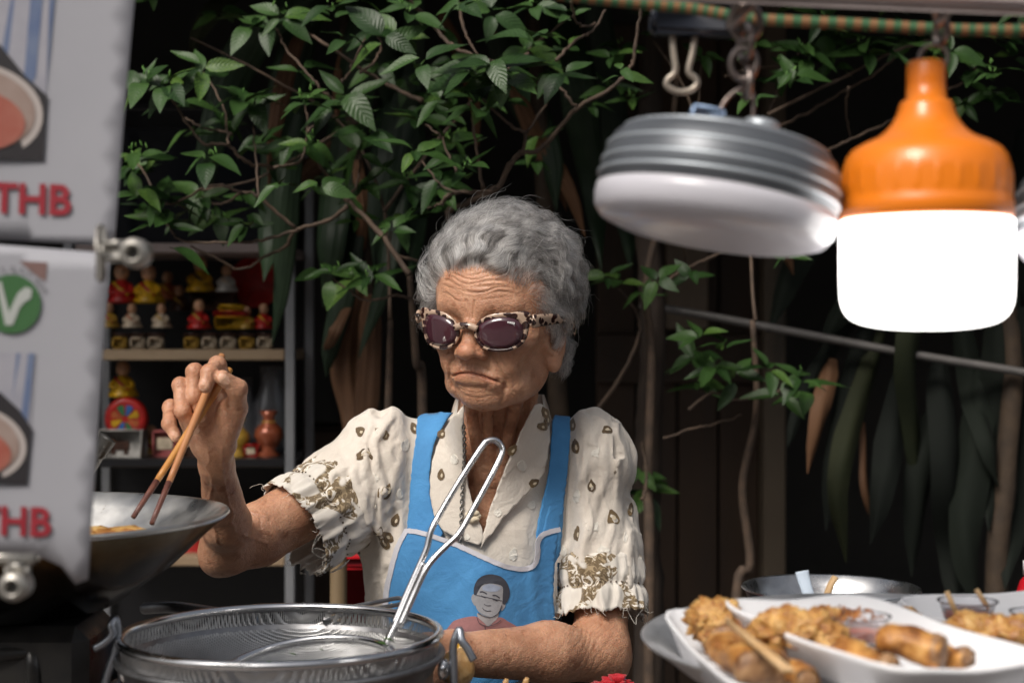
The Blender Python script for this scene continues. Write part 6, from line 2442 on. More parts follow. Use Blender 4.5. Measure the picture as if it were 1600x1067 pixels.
# ------------------------------------------------------------------ setting behind the stall
def build_setting():
    grd = pmat('paving', (.16, .155, .15), .85, 0, var=(3, (.11, .105, .10)), bump=(30, .3, .004))
    V = np.array([[-60, -60, 0], [60, -60, 0], [60, 60, 0], [-60, 60, 0]], float)
    o = mesh_obj('ground', V, [[0, 1, 2, 3]], grd, smooth=False, origin=(0, 0, 0))
    tag(o, 'grey paved ground under the stall', 'ground', kind='structure')
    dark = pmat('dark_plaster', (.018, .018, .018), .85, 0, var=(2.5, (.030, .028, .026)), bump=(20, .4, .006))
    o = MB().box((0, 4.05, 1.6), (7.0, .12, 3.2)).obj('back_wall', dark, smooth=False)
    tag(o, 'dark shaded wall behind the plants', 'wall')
    for s in (-1, 1):  # walls out of view, added beside the roof to deepen the shade
        o = MB().box((s * 2.6, 3.2, 1.6), (.12, 1.7, 3.2)).obj('shade_side_wall', dark, smooth=False)
        tag(o, 'unseen dark side wall added for shade beyond the %s picture edge' % ('left' if s < 0 else 'right'), 'wall')
    rf = pmat('tin_roof', (.05, .05, .05), .6, .3, var=(4, (.08, .07, .06)))  # roof out of view, added to keep the background dark
    mb = MB()
    n = 60
    V = []
    for i in range(n):
        x = -3 + 6 * i / (n - 1)
        V += [[x, 2.29, 1.85 + .02 * (i % 2)], [x, 4.1, 2.45 + .02 * (i % 2)]]
    F = [[2 * i, 2 * i + 2, 2 * i + 3, 2 * i + 1] for i in range(n - 1)]
    V2, F2 = thicken(np.array(V), F, np.tile([0, 0, 1.0], (len(V), 1)), .01)
    o = mesh_obj('shade_roof', V2, F2, rf, None, False)
    tag(o, 'unseen tin roof added to shade the plants and the shelf', 'shade_roof')

    # unseen houses across the street, put there to cut low sky light
    fac = pmat('street_facade', (.30, .28, .25), .8, 0, var=(1.2, (.22, .20, .18)))
    glassm = pmat('facade_window', (.05, .06, .07), .15)
    hs = thing('shade_houses', 'unseen plastered row of houses behind the camera, added to block low sky light', 'building', (0, -8.5, 0))
    MB().box((0, -8.5, 2.4), (26, 1.0, 4.8)).obj('wall', fac, hs, False)
    for i in range(9):
        for z in (1.6, 4.4):
            MB().box((-10 + 2.5 * i, -7.98, z * .75), (1.1, .06, 1.3)).obj('window', glassm, hs, False)

    # wooden door and wall boards on the right
    wood = pmat('brown_boards', (.042, .021, .009), .65, 0, var=(7, (.018, .010, .006)), stretch=(1, 1, .12), bump=(30, .2, .003), objrand=.25)
    door = thing('wooden_door', 'brown wooden plank door behind the thin tree trunk', 'door', P(1070, 1067, 3.2) * np.array([1, 1, 0]))
    x0, x1 = P(930, 500, 3.2)[0], P(1188, 500, 3.2)[0]
    nP = 4
    w = (x1 - x0) / nP
    for i in range(nP):
        MB().box((x0 + w * (i + .5), 3.22, .95), (w - .005, .03, 1.9), None, .003).obj('plank', wood, door, False)
    for z in (P(0, 560, 3.2)[2], .35):
        MB().box(((x0 + x1) / 2, 3.195, z), (x1 - x0, .02, .10), None, .003).obj('cross_board', wood, door, False)
    pale = pmat('pale_door_frame', (.11, .085, .058), .6, 0, var=(8, (.09, .065, .045)), stretch=(1, 1, .15), wear=(9, (.05, .04, .03), .55))
    MB().box((x1 + .02, 3.18, 1.0), (.045, .08, 2.0), None, .004).obj('door_frame', pale, door, False)
    panel = pmat('pale_worn_panel', (.16, .12, .085), .6, 0, var=(6, (.08, .055, .035)), stretch=(1, 1, .2))
    MB().box((P(1075, 450, 3.15)[0], 3.17, P(0, 440, 3.15)[2]), (.085, .02, .19), None, .003).obj('worn_panel', panel, door, False)
    # low wall left of her
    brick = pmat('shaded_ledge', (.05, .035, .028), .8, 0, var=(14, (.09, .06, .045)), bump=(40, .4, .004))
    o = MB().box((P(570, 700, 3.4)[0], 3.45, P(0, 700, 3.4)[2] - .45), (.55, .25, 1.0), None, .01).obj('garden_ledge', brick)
    tag(o, 'dark brown ledge between shelf and her head', 'ledge')
    # pole line
    gp = pmat('grey_conduit', (.16, .15, .145), .5, .3, var=(20, (.10, .095, .09)))
    o = MB().tube(spline([P(1000, 476, 2.75), P(1120, 496, 2.72), P(1300, 530, 2.70), P(1440, 556, 2.68), P(1590, 580, 2.66), P(1700, 600, 2.64)], 30), .0075, 8).obj('conduit', gp)
    tag(o, 'grey conduit running slantwise across the right background', 'conduit')
    # bamboo post and red box behind her right arm
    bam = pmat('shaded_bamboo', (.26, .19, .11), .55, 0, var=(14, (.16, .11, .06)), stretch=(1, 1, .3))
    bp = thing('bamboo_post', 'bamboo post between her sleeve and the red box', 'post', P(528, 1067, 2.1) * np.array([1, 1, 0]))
    x, y = P(529, 900, 2.1)[:2]
    prof = []
    for i in range(5):
        z = i * .22
        prof += [(.0125, z), (.0115, z + .02), (.0112, z + .17), (.0122, z + .20), (.0128, z + .21)]
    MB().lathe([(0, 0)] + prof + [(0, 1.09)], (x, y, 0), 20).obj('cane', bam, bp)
    # trim height: the post stops behind the sleeve
    rb = pmat('red_plastic', (.48, .006, .012), .45, 0, var=(6, (.38, .004, .01)))
    bx = thing('red_crate', 'red plastic crate standing behind her apron', 'crate', P(585, 1067, 2.2) * np.array([1, 1, 0]))
    zc = P(0, 860, 2.2)[2]
    cx = P(590, 900, 2.2)[0]
    MB().box((cx, 2.22, zc / 2), (.10, .12, zc), None, .006).obj('crate_body', rb, bx)
    MB().box((cx, 2.22, zc - .01), (.112, .132, .022), None, .006).obj('crate_rim', rb, bx)


# ------------------------------------------------------------------ shelf of figurines
def build_shelf():
    D = 2.9
    k = D / FPX
    metal = pmat('grey_aluminium', (.32, .33, .35), .4, .5, var=(8, (.25, .26, .28)))
    wood = pmat('shelf_board', (.34, .25, .16), .5, 0, var=(12, (.26, .18, .11)))
    darkb = pmat('shelf_back', (.012, .012, .014), .3, 0)
    pinkb = pmat('shelf_top_board', (.36, .29, .28), .5, 0, var=(10, (.26, .21, .20)))
    base = P(300, 1067, D)
    sh = thing('display_shelf', 'grey metal shelf unit of figurines behind her raised hand', 'shelf', (base[0], D + .1, 0))
    xl, xr = P(110, 0, D)[0], P(455, 0, D)[0]
    zt = P(0, 150, D)[2]
    for x in (xl, xr):
        for y in (D - .01, D + .26):
            MB().box((x, y, zt / 2), (.018, .018, zt), None, .002).obj('post', metal, sh, False)
    MB().box(((xl + xr) / 2, D + .28, zt / 2), (xr - xl - .03, .01, zt)).obj('back_panel', darkb, sh, False)
    lev = [(380, pinkb, .018), (546, wood, .020), (716, darkb, .016), (868, wood, .018), (160, darkb, .016)]
    for py, m, th in lev:
        MB().box(((xl + xr) / 2, D + .125, P(0, py, D)[2] - th / 2), (xr - xl - .022, .27, th), None, .002).obj('shelf_board', m, sh, False)
    # glass pane above
    gl = pmat('dark_glass', (.02, .022, .03), .08, 0, spec=.6)
    MB().box(((xl + xr) / 2, D + .24, (zt + P(0, 380, D)[2]) / 2), (xr - xl - .04, .004, zt - P(0, 380, D)[2] - .03)).obj('glass_pane', gl, sh, False)

    C = {n: pmat('toy_' + n, tuple(min(.8, q * 1.35) for q in c), .4, 0, var=(60, tuple(a * .7 for a in c)), coat=.2) for n, c in dict(red=(.42, .015, .012), yellow=(.60, .34, .01), skin=(.50, .27, .15), dark=(.05, .02, .012), cream=(.55, .45, .33), gold=(.45, .27, .04), green=(.03, .15, .06), blue=(.03, .12, .35), orange=(.40, .10, .03), pink=(.45, .12, .12), white=(.60, .58, .55)).items()}

    def fig(px, py, h, robe, lab, y=.08, sash='yellow', bald=True):
        """little seated monk: robe, arms, head"""
        d = D + y
        kk = d / FPX
        b = P(px, py, d)
        s = h * kk
        t = thing('figurine', lab, 'figurine', b, 'figurines on the shelf')
        MB().lathe([(0, 0), (.40 * s, 0), (.42 * s, .06 * s), (.34 * s, .18 * s), (.26 * s, .36 * s), (.20 * s, .52 * s), (.10 * s, .60 * s), (0, .61 * s)], b, 24, rfun=lambda a, z: 1 + .08 * math.sin(3 * a)).obj('robe', C[robe], t)
        MB().lathe([(0, .56 * s), (.10 * s, .58 * s), (.175 * s, .68 * s), (.19 * s, .80 * s), (.15 * s, .93 * s), (.07 * s, .99 * s), (0, s)], b, 24).obj('head', C['skin'], t)
        for sg in (-1, 1):
            MB().tube(spline([b + np.array([sg * .20 * s, -.02 * s, .46 * s]), b + np.array([sg * .30 * s, -.16 * s, .30 * s]), b + np.array([sg * .06 * s, -.30 * s, .26 * s])], 8), [.07 * s] * 4 + [.055 * s] * 5, 8).obj('arm', C[robe], t)
        MB().tube(spline([b + np.array([-.17 * s, -.12 * s, .53 * s]), b + np.array([0, -.27 * s, .38 * s]), b + np.array([.22 * s, -.24 * s, .20 * s])], 8), .045 * s, 8).obj('sash', C[sash], t)
        for sg in (-1, 1):
            V, F = lathe_geo([(0, 0), (.022 * s, .0), (0, .012 * s)], 8)
            mesh_obj('eye', V @ frame_z((0, -1, 0)).T + b + np.array([sg * .07 * s, -.178 * s, .79 * s]), F, C['dark'], t)
        return t
    fig(190, 474, 62, 'red', 'red robed figurine at the left end of the upper shelf')
    fig(232, 474, 60, 'yellow', 'yellow robed figurine next to the red robed one', sash='red')
    fig(313, 456, 56, 'yellow', 'highest yellow robed figurine on the upper shelf', .14, 'dark')
    fig(192, 620, 56, 'yellow', 'yellow robed figurine sitting on the red dial clock', .08, 'red')
    fig(354, 456, 42, 'white', 'small white figurine right of the yellow robed one', .14, 'cream')
    fig(206, 512, 38, 'cream', 'small cream figurine in the front row left of the upper shelf', .03, 'orange')
    fig(252, 512, 38, 'cream', 'small cream figurine under the second yellow robed one', .03, 'gold')
    fig(311, 514, 46, 'red', 'squat red figurine in the front row of the upper shelf', .03, 'gold')
    fig(280, 486, 40, 'dark', 'dim brown figurine between the yellow robed ones', .16, 'gold')
    # pedestal boxes under the rear row
    o = MB().box(P(334, 470, D + .15), (.085, .05, .036), None, .003).obj('display_step', C['dark'])
    tag(o, 'dark step under the highest yellow figurine', 'step')
    # row of little boxes along the front
    xs = [188, 216, 244, 300, 328, 357, 386, 414]
    for i, x in enumerate(xs):
        t = thing('trinket_box', '%s little brown trinket box from the left on the upper shelf front' % ('first', 'second', 'third', 'fourth', 'fifth', 'sixth', 'seventh', 'eighth')[i], 'box', P(x, 544, D + .01), 'trinket boxes along the shelf front')
        b = P(x, 545, D + .012)
        MB().box(b + np.array([0, 0, .011]), (.027, .022, .022), None, .003).obj('box_body', C['cream'] if i % 3 else C['gold'], t)
        MB().box(b + np.array([0, 0, .0255]), (.029, .024, .007), None, .002).obj('box_lid', C['dark'], t)
    t = thing('yellow_toy_shrine', 'yellow and red toy shrine on the upper shelf', 'toy', P(362, 514, D + .05))
    b = P(362, 514, D + .05)
    MB().box(b + np.array([0, 0, .012]), (.060, .03, .024), None, .003).obj('body', C['yellow'], t)
    MB().box(b + np.array([0, 0, .029]), (.066, .034, .010), None, .003).obj('roof', C['red'], t)
    MB().box(b + np.array([0, 0, .040]), (.050, .026, .012), None, .004).obj('roof', C['yellow'], t)
    # red fan behind
    V, F = lathe_geo([(0, .002), (.05, .002), (.052, 0), (.05, -.002), (0, -.002)], 40)
    o = mesh_obj('red_fan', V @ frame_z((0, -1, 0)).T + P(400, 440, D + .2), F, C['red'])
    tag(o, 'round red fan at the back of the upper shelf', 'fan')
    # dial clock
    b = P(198, 654, D + .06)
    t = thing('dial_clock', 'red round toy clock with a coloured dial', 'clock', b)
    Mz = frame_z((0, -1, 0))
    V, F = lathe_geo([(0, -.018), (.036, -.018), (.040, -.008), (.040, .008), (.034, .014), (.029, .012), (0, .012)], 40)
    mesh_obj('case', V @ Mz.T + b, F, C['red'], t)
    for i in range(8):
        a0, a1 = i / 8 * 6.283 + .1, (i + 1) / 8 * 6.283 - .1
        V = np.array([(.007 * math.cos(a0), .007 * math.sin(a0), .0135), (.026 * math.cos(a0), .026 * math.sin(a0), .0135), (.0275 * math.cos((a0 + a1) / 2), .0275 * math.sin((a0 + a1) / 2), .0135), (.026 * math.cos(a1), .026 * math.sin(a1), .0135), (.007 * math.cos(a1), .007 * math.sin(a1), .0135)])
        mesh_obj('dial_field', V @ Mz.T + b, [[0, 1, 2, 3, 4]], C[('yellow', 'blue', 'green', 'orange')[i % 4]], t, False)
    t = thing('white_picture_box', 'white box with a dark elephant-like picture under the toy clock', 'box', P(192, 716, D + .06))
    b = P(192, 716, D + .06)
    MB().box(b + np.array([0, 0, .028]), (.082, .05, .056), None, .002).obj('carton', C['white'], t)
    e = b + np.array([0, -.0262, .026])
    MB().box(e, (.036, .001, .016), None, 0).box(e + [-.012, 0, -.011], (.008, .001, .010)).box(e + [.012, 0, -.011], (.008, .001, .010)).obj('picture', C['dark'], t, False)
    # more trinkets crowding the back of the shelves
    for i, (px, py, h, robe, sash, y, lab) in enumerate(((262, 468, 44, 'orange', 'yellow', .17, 'orange robed figurine half hidden in the rear row'), (385, 514, 36, 'gold', 'red', .05, 'gold figurine right of the toy shrine'), (412, 514, 40, 'red', 'yellow', .06, 'red figurine next to the shelf post'), (170, 512, 40, 'gold', 'red', .04, 'gold figurine nearest the menu edge'),
                                                         (236, 714, 50, 'gold', 'red', .12, 'gold figurine behind the pink carton'), (346, 714, 54, 'orange', 'gold', .12, 'orange figurine behind her wrist'), (320, 862, 52, 'yellow', 'red', .10, 'yellow figurine on the bottom shelf'), (172, 862, 48, 'red', 'gold', .10, 'red figurine on the bottom shelf by the wok'), (365, 862, 56, 'gold', 'dark', .12, 'gold figurine on the bottom shelf'))):
        fig(px, py, h, robe, lab, y, sash)
    # copper vase, glass jars, red lights
    cop = pmat('copper_lacquer', (.35, .09, .04), .25, .3, coat=.4)
    for (px, py, h, lab, m) in ((420, 714, 74, 'copper coloured vase on the lower shelf by the post', cop), (372, 714, 62, 'small gold vase left of the copper vase', C['gold'])):
        b = P(px, py, D + .06)
        s = h * k
        t = thing('vase', lab, 'vase', b, 'vases on the lower shelf')
        MB().lathe([(0, 0), (.22 * s, 0), (.26 * s, .05 * s), (.14 * s, .16 * s), (.22 * s, .28 * s), (.32 * s, .46 * s), (.28 * s, .62 * s), (.13 * s, .76 * s), (.12 * s, .86 * s), (.21 * s, 1.0 * s), (.18 * s, .99 * s), (0, .8 * s)], b, 32).obj('vase_body', m, t)
        MB().tube(ring_pts(b + np.array([0, 0, .76 * s]), .135 * s, 24), .02 * s, 6, closed=True).obj('neck_ring', C['gold'], t)
    glass = pmat('dim_glass', (.6, .62, .66), .1, 0, trans=.8)
    for (px, h, lab) in ((380, 130, 'clear glass chimney left of the tall one'), (425, 150, 'tall clear glass chimney above the copper vase')):
        b = P(px, 714, D + .15)
        s = h * k
        t = thing('glass_jar', lab, 'jar', b, 'glass jars on the lower shelf')
        MB().lathe([(.0, 0), (.16 * s, 0), (.19 * s, .3 * s), (.19 * s, .6 * s), (.12 * s, .8 * s), (.13 * s, s), (.115 * s, s), (.10 * s, .8 * s), (.175 * s, .58 * s), (.175 * s, .3 * s), (.14 * s, .02 * s), (0, .02 * s)], b, 32).obj('jar_wall', glass, t)
    for (px, py, w, h, c, lab) in ((262, 716, 40, 46, 'pink', 'pink carton on the lower shelf behind her fingers'), (300, 716, 30, 60, 'dark', 'dark carton behind her palm'), (395, 716, 22, 24, 'red', 'bright red block beside the vases'),
                                   (290, 864, 60, 60, 'red', 'red carton on the bottom shelf by her forearm'), (200, 864, 46, 50, 'dark', 'dark carton at the left of the bottom shelf'), (425, 864, 44, 50, 'gold', 'gold carton on the bottom shelf by the post'), (395, 864, 30, 66, 'white', 'white jar box on the bottom shelf'), (245, 864, 34, 36, 'gold', 'small gold carton on the bottom shelf')):
        b = P(px, py, D + .07)
        t = thing('carton', lab, 'carton', b, 'cartons on the shelves')
        MB().box(b + np.array([0, 0, h * k / 2]), (w * k, .05, h * k), None, .003).obj('carton_body', C[c], t)
        MB().box(b + np.array([0, -.0258, h * k * .55]), (w * k * .6, .001, h * k * .4)).obj('carton_print', C['cream'] if c != 'white' else C['red'], t, False)


# ------------------------------------------------------------------ plants
def leaf_mat(name, c1, c2, rough=.38, veins=True, c3=None):
    m, nt, b = new_mat(name)
    L = nt.links.new
    uv = coords(nt, 'UV')
    oi = nt.nodes.new('ShaderNodeObjectInfo')
    co = coords(nt, 'Object')
    nz = node(nt, 'ShaderNodeTexNoise', Scale=28.0, Detail=4.0)
    L(co, nz.inputs['Vector'])
    ad = node(nt, 'ShaderNodeMath', operation='MULTIPLY_ADD')
    L(oi.outputs['Random'], ad.inputs[0])
    ad.inputs[1].default_value = .55
    sb = node(nt, 'ShaderNodeMath', operation='MULTIPLY')
    L(nz.outputs[0], sb.inputs[0])
    sb.inputs[1].default_value = .5
    L(sb.outputs[0], ad.inputs[2])
    st = [(.15, c1), (.75, c2)]
    if c3:
        st.append((.86, c3))
    r = ramp(nt, st)
    L(ad.outputs[0], r.inputs[0])
    L(r.outputs[0], b.inputs['Base Color'])
    b.inputs['Roughness'].default_value = rough
    b.inputs['Specular IOR Level'].default_value = .32
    if veins:
        sx = node(nt, 'ShaderNodeSeparateXYZ')
        L(uv, sx.inputs[0])
        ab = node(nt, 'ShaderNodeMath', operation='ABSOLUTE')
        L(sx.outputs[0], ab.inputs[0])
        ma = node(nt, 'ShaderNodeMath', operation='MULTIPLY_ADD')
        L(ab.outputs[0], ma.inputs[0])
        ma.inputs[1].default_value = -.22
        L(sx.outputs[1], ma.inputs[2])
        fr = node(nt, 'ShaderNodeMath', operation='MULTIPLY')
        L(ma.outputs[0], fr.inputs[0])
        fr.inputs[1].default_value = 9.5 * 6.283
        sn = node(nt, 'ShaderNodeMath', operation='SINE')
        L(fr.outputs[0], sn.inputs[0])
        bp = node(nt, 'ShaderNodeBump', Strength=.22, Distance=.0010)
        L(sn.outputs[0], bp.inputs['Height'])
        L(bp.outputs[0], b.inputs['Normal'])
    return m


def leaf_mesh(name, L, W, bend, fold, mat, tip=.0):
    """pointed leaf along +Y with a folded midrib"""
    n = 9
    V, UV = [], []
    W = W * 1.25
    for i in range(n):
        t = i / (n - 1)
        w = W * (math.sin(math.pi * min(1, t * 1.02 + .02) ** .85) ** .8) * (1 - .25 * t) if 0 < t < 1 else .0006
        y = L * t
        z = -bend * L * t * t + .02 * L * math.sin(t * 7)
        for u in (-1, -.5, 0, .5, 1):
            V.append((u * w / 2, y, z + fold * abs(u) * w / 2 + (.006 * L * math.sin(t * 22 + u * 2) * abs(u))))
            UV.append((u, t))
    F = np.array([[i * 5 + j, i * 5 + j + 1, (i + 1) * 5 + j + 1, (i + 1) * 5 + j] for i in range(n - 1) for j in range(4)])
    me = make_mesh(name, V, F)
    uv = me.uv_layers.new(name='UVMap')
    uv.data.foreach_set('uv', np.array(UV, f32)[F.ravel()].ravel())
    me.materials.append(mat)
    return me


def build_shrubs():
    rs = random.Random(31)
    g1 = leaf_mat('shrub_leaf', (.008, .026, .006), (.038, .084, .020), .40, True, (.095, .165, .026))
    bark = pmat('branch_bark', (.115, .075, .05), .8, 0, var=(40, (.055, .038, .028)), bump=(160, .5, .002))
    budm = leaf_mat('leaf_bud', (.06, .16, .03), (.13, .27, .06), .45, False)
    meshes = [leaf_mesh('leaf', 1.0, .36, .18, .32, g1), leaf_mesh('leaf', 1.0, .42, .32, .25, g1), leaf_mesh('leaf', 1.0, .31, .08, .40, g1), leaf_mesh('leaf', 1.0, .46, .45, .2, g1)]
    V, F = blob((.5, .5, 1), 1.0, 3, 1)
    bud_mesh = make_mesh('flower_bud', V, F)
    bud_mesh.materials.append(budm)

    def shrub(label, base, D, branches, clusters, stem_pts):
        b0 = P(base[0], 1067, D)
        b0[2] = 0
        t = thing('shrub', label, 'shrub', b0, 'leafy shrubs behind her')
        if stem_pts:
            pts = spline([b0] + [P(x, y, d) for x, y, d in stem_pts], 30)
            MB().tube(pts, np.linspace(.010, .0045, len(pts)), 8).obj('trunk', bark, t)
        for br in branches:
            r0, r1, dd = br[0]
            q = np.array([P(x, y, D + dd * (i / (len(br) - 2) - .5) + .03 * math.sin(x * .02 + y * .013)) for i, (x, y) in enumerate(br[1:])])
            sp = spline(q, max(10, 5 * len(q)))
            sp = sp + np.array([[rs.gauss(0, .0009) for _ in range(3)] for _ in sp])
            rr = .72 * np.linspace(r0, r1, len(sp)) * np.array([1 + .22 * (i % 6 == 0) for i in range(len(sp))])
            MB().tube(sp, rr, 7).obj('branch', bark, t)
        loc = np.array(t.location)
        for cl in clusters:
            x, y, n, L = cl[:4]
            d = D + (cl[4] if len(cl) > 4 else rs.uniform(-.14, .08))
            c = P(x, y, d)
            a0 = rs.uniform(0, 6.28)
            tiltm = Matrix.Rotation(rs.uniform(.25, .95), 3, 'X') @ Matrix.Rotation(rs.uniform(-.4, .4), 3, 'Y')
            for i in range(n):
                a = a0 + 2 * math.pi * i / n + rs.uniform(-.35, .35)
                el = rs.uniform(-.35, .55) + .15 * math.sin(a * 2)
                o = bpy.data.objects.new('leaf', meshes[rs.randrange(4)])
                COL.objects.link(o)
                o.parent = t
                sc = L * d / FPX * rs.uniform(.66, 1.16) * (1.18 if D < 2.35 else 1.0)
                o.scale = (sc, sc, sc)
                o.rotation_euler = (tiltm @ Matrix.Rotation(a, 3, 'Z') @ Matrix.Rotation(el, 3, 'X') @ Matrix.Rotation(rs.uniform(-.4, .4), 3, 'Y')).to_euler()
                # spread leaf bases along the twig
                off = np.array([-math.sin(a), math.cos(a), 0]) * .004 + np.array([0, 0, rs.uniform(-.008, .008)])
                o.location = [float(q) for q in (c + off - loc)]
            if n >= 5:
                for _ in range(rs.choice((0, 2, 4, 6))):
                    o = bpy.data.objects.new('flower_bud', bud_mesh)
                    COL.objects.link(o)
                    o.parent = t
                    s = rs.uniform(.0016, .0030)
                    o.scale = (s, s, s * 1.8)
                    o.rotation_euler = (rs.uniform(-.6, .6), rs.uniform(-.6, .6), 0)
                    o.location = [float(q) for q in (c + np.array([rs.gauss(0, .007), rs.gauss(0, .006), rs.uniform(.004, .020)]) - loc)]
        return t
    B = lambda r0, r1, dd, *p: [(r0, r1, dd)] + list(p)
    left_br = [
        B(.0042, .0022, -.10, (427, 262), (382, 252), (357, 227), (320, 225), (289, 188), (262, 140)), B(.003, .0018, .05, (361, 208), (320, 200), (291, 186)),
        B(.0058, .0028, .1, (640, 430), (592, 363), (543, 313), (535, 301), (506, 268), (489, 239), (485, 225)), B(.0045, .0022, .1, (543, 322), (510, 346), (464, 359), (448, 383), (419, 398), (378, 421), (340, 405), (300, 385)),
        B(.0038, .002, .1, (460, 357), (405, 309), (378, 301), (345, 320), (312, 305)), B(.0036, .002, .1, (464, 359), (411, 375), (345, 378), (283, 376), (262, 350)), B(.0045, .0028, 0, (543, 313), (592, 363), (617, 396), (654, 408)),
        B(.0048, .002, .1, (660, 158), (613, 136), (568, 111), (502, 66), (452, 37), (423, 36)), B(.0032, .002, .05, (535, 165), (510, 148), (485, 120), (448, 78), (432, 45)), B(.003, .0018, .05, (510, 128), (535, 128), (551, 99), (570, 62)),
        B(.0032, .0018, .05, (563, 113), (584, 99), (596, 70), (586, 50)), B(.0030, .0018, .05, (427, 262), (470, 250), (480, 200), (477, 165)), B(.003, .0018, .05, (480, 205), (505, 185), (522, 160)), B(.003, .0016, .08, (378, 301), (330, 290), (260, 320), (225, 270), (213, 250)),
        B(.003, .0018, .1, (543, 313), (560, 280), (563, 238)), B(.0026, .0016, .1, (405, 309), (400, 250), (394, 168)), B(.0026, .0016, .1, (357, 227), (350, 170), (318, 112)), B(.003, .0018, 0, (655, 470), (620, 462), (575, 470), (540, 450), (520, 435)), B(.0026, .0016, 0, (592, 363), (605, 380), (612, 362))]
    left_cl = [(260, 136, 6, 52), (281, 160, 5, 46), (316, 107, 6, 56), (225, 128, 5, 50), (378, 157, 6, 54), (398, 166, 5, 60), (423, 37, 7, 56), (440, 25, 5, 50), (477, 159, 6, 46), (522, 157, 6, 64), (540, 152, 4, 66), (584, 54, 6, 62), (600, 62, 4, 60),
               (485, 227, 6, 46), (460, 230, 5, 50), (563, 235, 6, 62), (572, 208, 5, 58), (213, 247, 6, 50), (222, 270, 5, 48), (312, 305, 6, 46), (254, 313, 6, 54), (262, 348, 6, 56), (345, 346, 6, 44), (324, 247, 5, 50), (262, 382, 1, 62), (612, 362, 4, 34),
               (520, 432, 5, 44), (556, 436, 6, 52), (581, 438, 5, 56), (504, 424, 2, 40), (350, 195, 5, 44), (215, 300, 4, 44), (300, 210, 3, 44), (436, 290, 4, 40), (385, 345, 4, 36), (500, 290, 4, 44), (540, 60, 3, 50), (470, 110, 4, 46), (390, 40, 4, 44), (520, 20, 5, 50)]
    shrub('straggly leafy shrub above the figurine shelf', (640, 1067), 2.30, left_br, left_cl, [(660, 700, 2.45), (650, 560, 2.42), (640, 430, 2.38)])
    mid_br = [
        B(.0060, .0028, -.1, (700, 330), (772, 296), (795, 262), (814, 240), (840, 236), (862, 214), (900, 171), (937, 150), (971, 124), (990, 97), (992, 71), (1001, 22), (1003, -20)), B(.0034, .0024, .05, (900, 168), (884, 148), (868, 129)), B(.0036, .002, 0, (817, 240), (821, 210), (802, 199), (776, 176), (757, 157), (745, 125)),
        B(.0030, .002, 0, (823, 208), (847, 172), (868, 140)), B(.0046, .003, 0, (690, 320), (705, 304), (757, 300), (775, 294)), B(.0036, .002, 0, (754, 296), (746, 240), (739, 195), (742, 170)), B(.0045, .003, 0, (630, -10), (675, 37), (705, 71), (750, 90), (790, 98), (825, 84)), B(.0035, .002, 0, (712, -10), (727, 52), (746, 86)),
        B(.0036, .002, .05, (870, 95), (885, 79), (904, 60), (926, 49), (945, 15)), B(.0030, .002, .05, (892, 0), (900, 34), (915, 42), (930, 36)), B(.0028, .0016, .1, (717, 280), (700, 240), (686, 210), (660, 192)), B(.0026, .0016, .1, (705, 304), (690, 318), (668, 326)), B(.0028, .0016, .1, (770, 300), (720, 300), (690, 290), (655, 245))]
    mid_cl = [(742, 116, 7, 66), (752, 126, 4, 62), (825, 82, 5, 60), (830, 66, 3, 66), (866, 116, 6, 60), (880, 108, 3, 62), (971, 114, 4, 36), (836, 11, 5, 56), (770, 100, 6, 60), (790, 120, 6, 60), (802, 130, 4, 64), (656, 191, 6, 52), (705, 221, 6, 46), (742, 165, 6, 52), (649, 240, 6, 54), (686, 285, 6, 52), (667, 326, 6, 56), (727, 270, 5, 42), (622, 352, 4, 40), (622, 60, 4, 64), (640, 20, 6, 54),
              (720, 12, 5, 54), (690, 160, 4, 50), (660, 100, 4, 52), (770, 20, 5, 50), (890, 20, 4, 40), (700, 250, 4, 44), (640, 290, 5, 46), (790, 160, 3, 44)]
    shrub('leafy shrub directly above her head', (720, 1067), 2.22, mid_br, mid_cl, [(720, 700, 2.5), (715, 480, 2.4), (700, 330, 2.26)])
    right_br = [
        B(.0050, .0024, 0, (925, 650), (963, 599), (990, 551), (1000, 507), (988, 477), (968, 450)), B(.0036, .002, 0, (1075, 640), (1114, 614), (1144, 624), (1202, 616), (1240, 600)), B(.003, .0018, 0, (1036, 685), (1085, 668), (1114, 663), (1158, 648)), B(.0045, .003, .2, (1040, 443), (1070, 421), (1124, 395), (1180, 340)), B(.0036, .002, .1, (1068, 370), (1070, 421)),
        B(.0038, .002, .1, (1190, 215), (1219, 197), (1279, 167), (1320, 142), (1366, 116), (1400, 90)), B(.004, .002, .1, (1230, 260), (1285, 238), (1330, 218), (1396, 187), (1440, 160)), B(.003, .0016, .1, (1325, 137), (1322, 170), (1328, 215)), B(.003, .0016, 0, (1130, 120), (1170, 110), (1230, 100), (1250, 80)), B(.003, .0018, 0, (1480, 140), (1515, 125), (1525, 105)), B(.004, .002, .1, (1005, 780), (1010, 740), (1002, 690)), B(.0028, .0016, .1, (1100, 250), (1090, 200), (1097, 100))]
    right_cl = [(968, 440, 6, 46), (950, 430, 3, 44), (1095, 526, 5, 56), (1085, 560, 6, 60), (1114, 578, 6, 58), (1130, 545, 4, 52), (1202, 578, 6, 56), (1251, 594, 6, 46), (1222, 622, 3, 56), (1095, 606, 5, 52), (1012, 770, 6, 54), (1000, 745, 4, 46), (1249, 76, 7, 56), (1262, 90, 5, 52), (1355, 66, 6, 50), (1229, 101, 5, 44), (1391, 20, 5, 44), (1522, 106, 6, 54), (1547, 147, 4, 60), (1097, 91, 5, 40), (1426, 60, 5, 44), (1280, 30, 6, 50), (1310, 60, 5, 48), (1560, 60, 5, 54), (1590, 20, 4, 50), (1180, 70, 5, 44), (1030, 20, 5, 40), (1120, 30, 4, 44), (1260, 610, 3, 60), (1150, 590, 4, 48)]
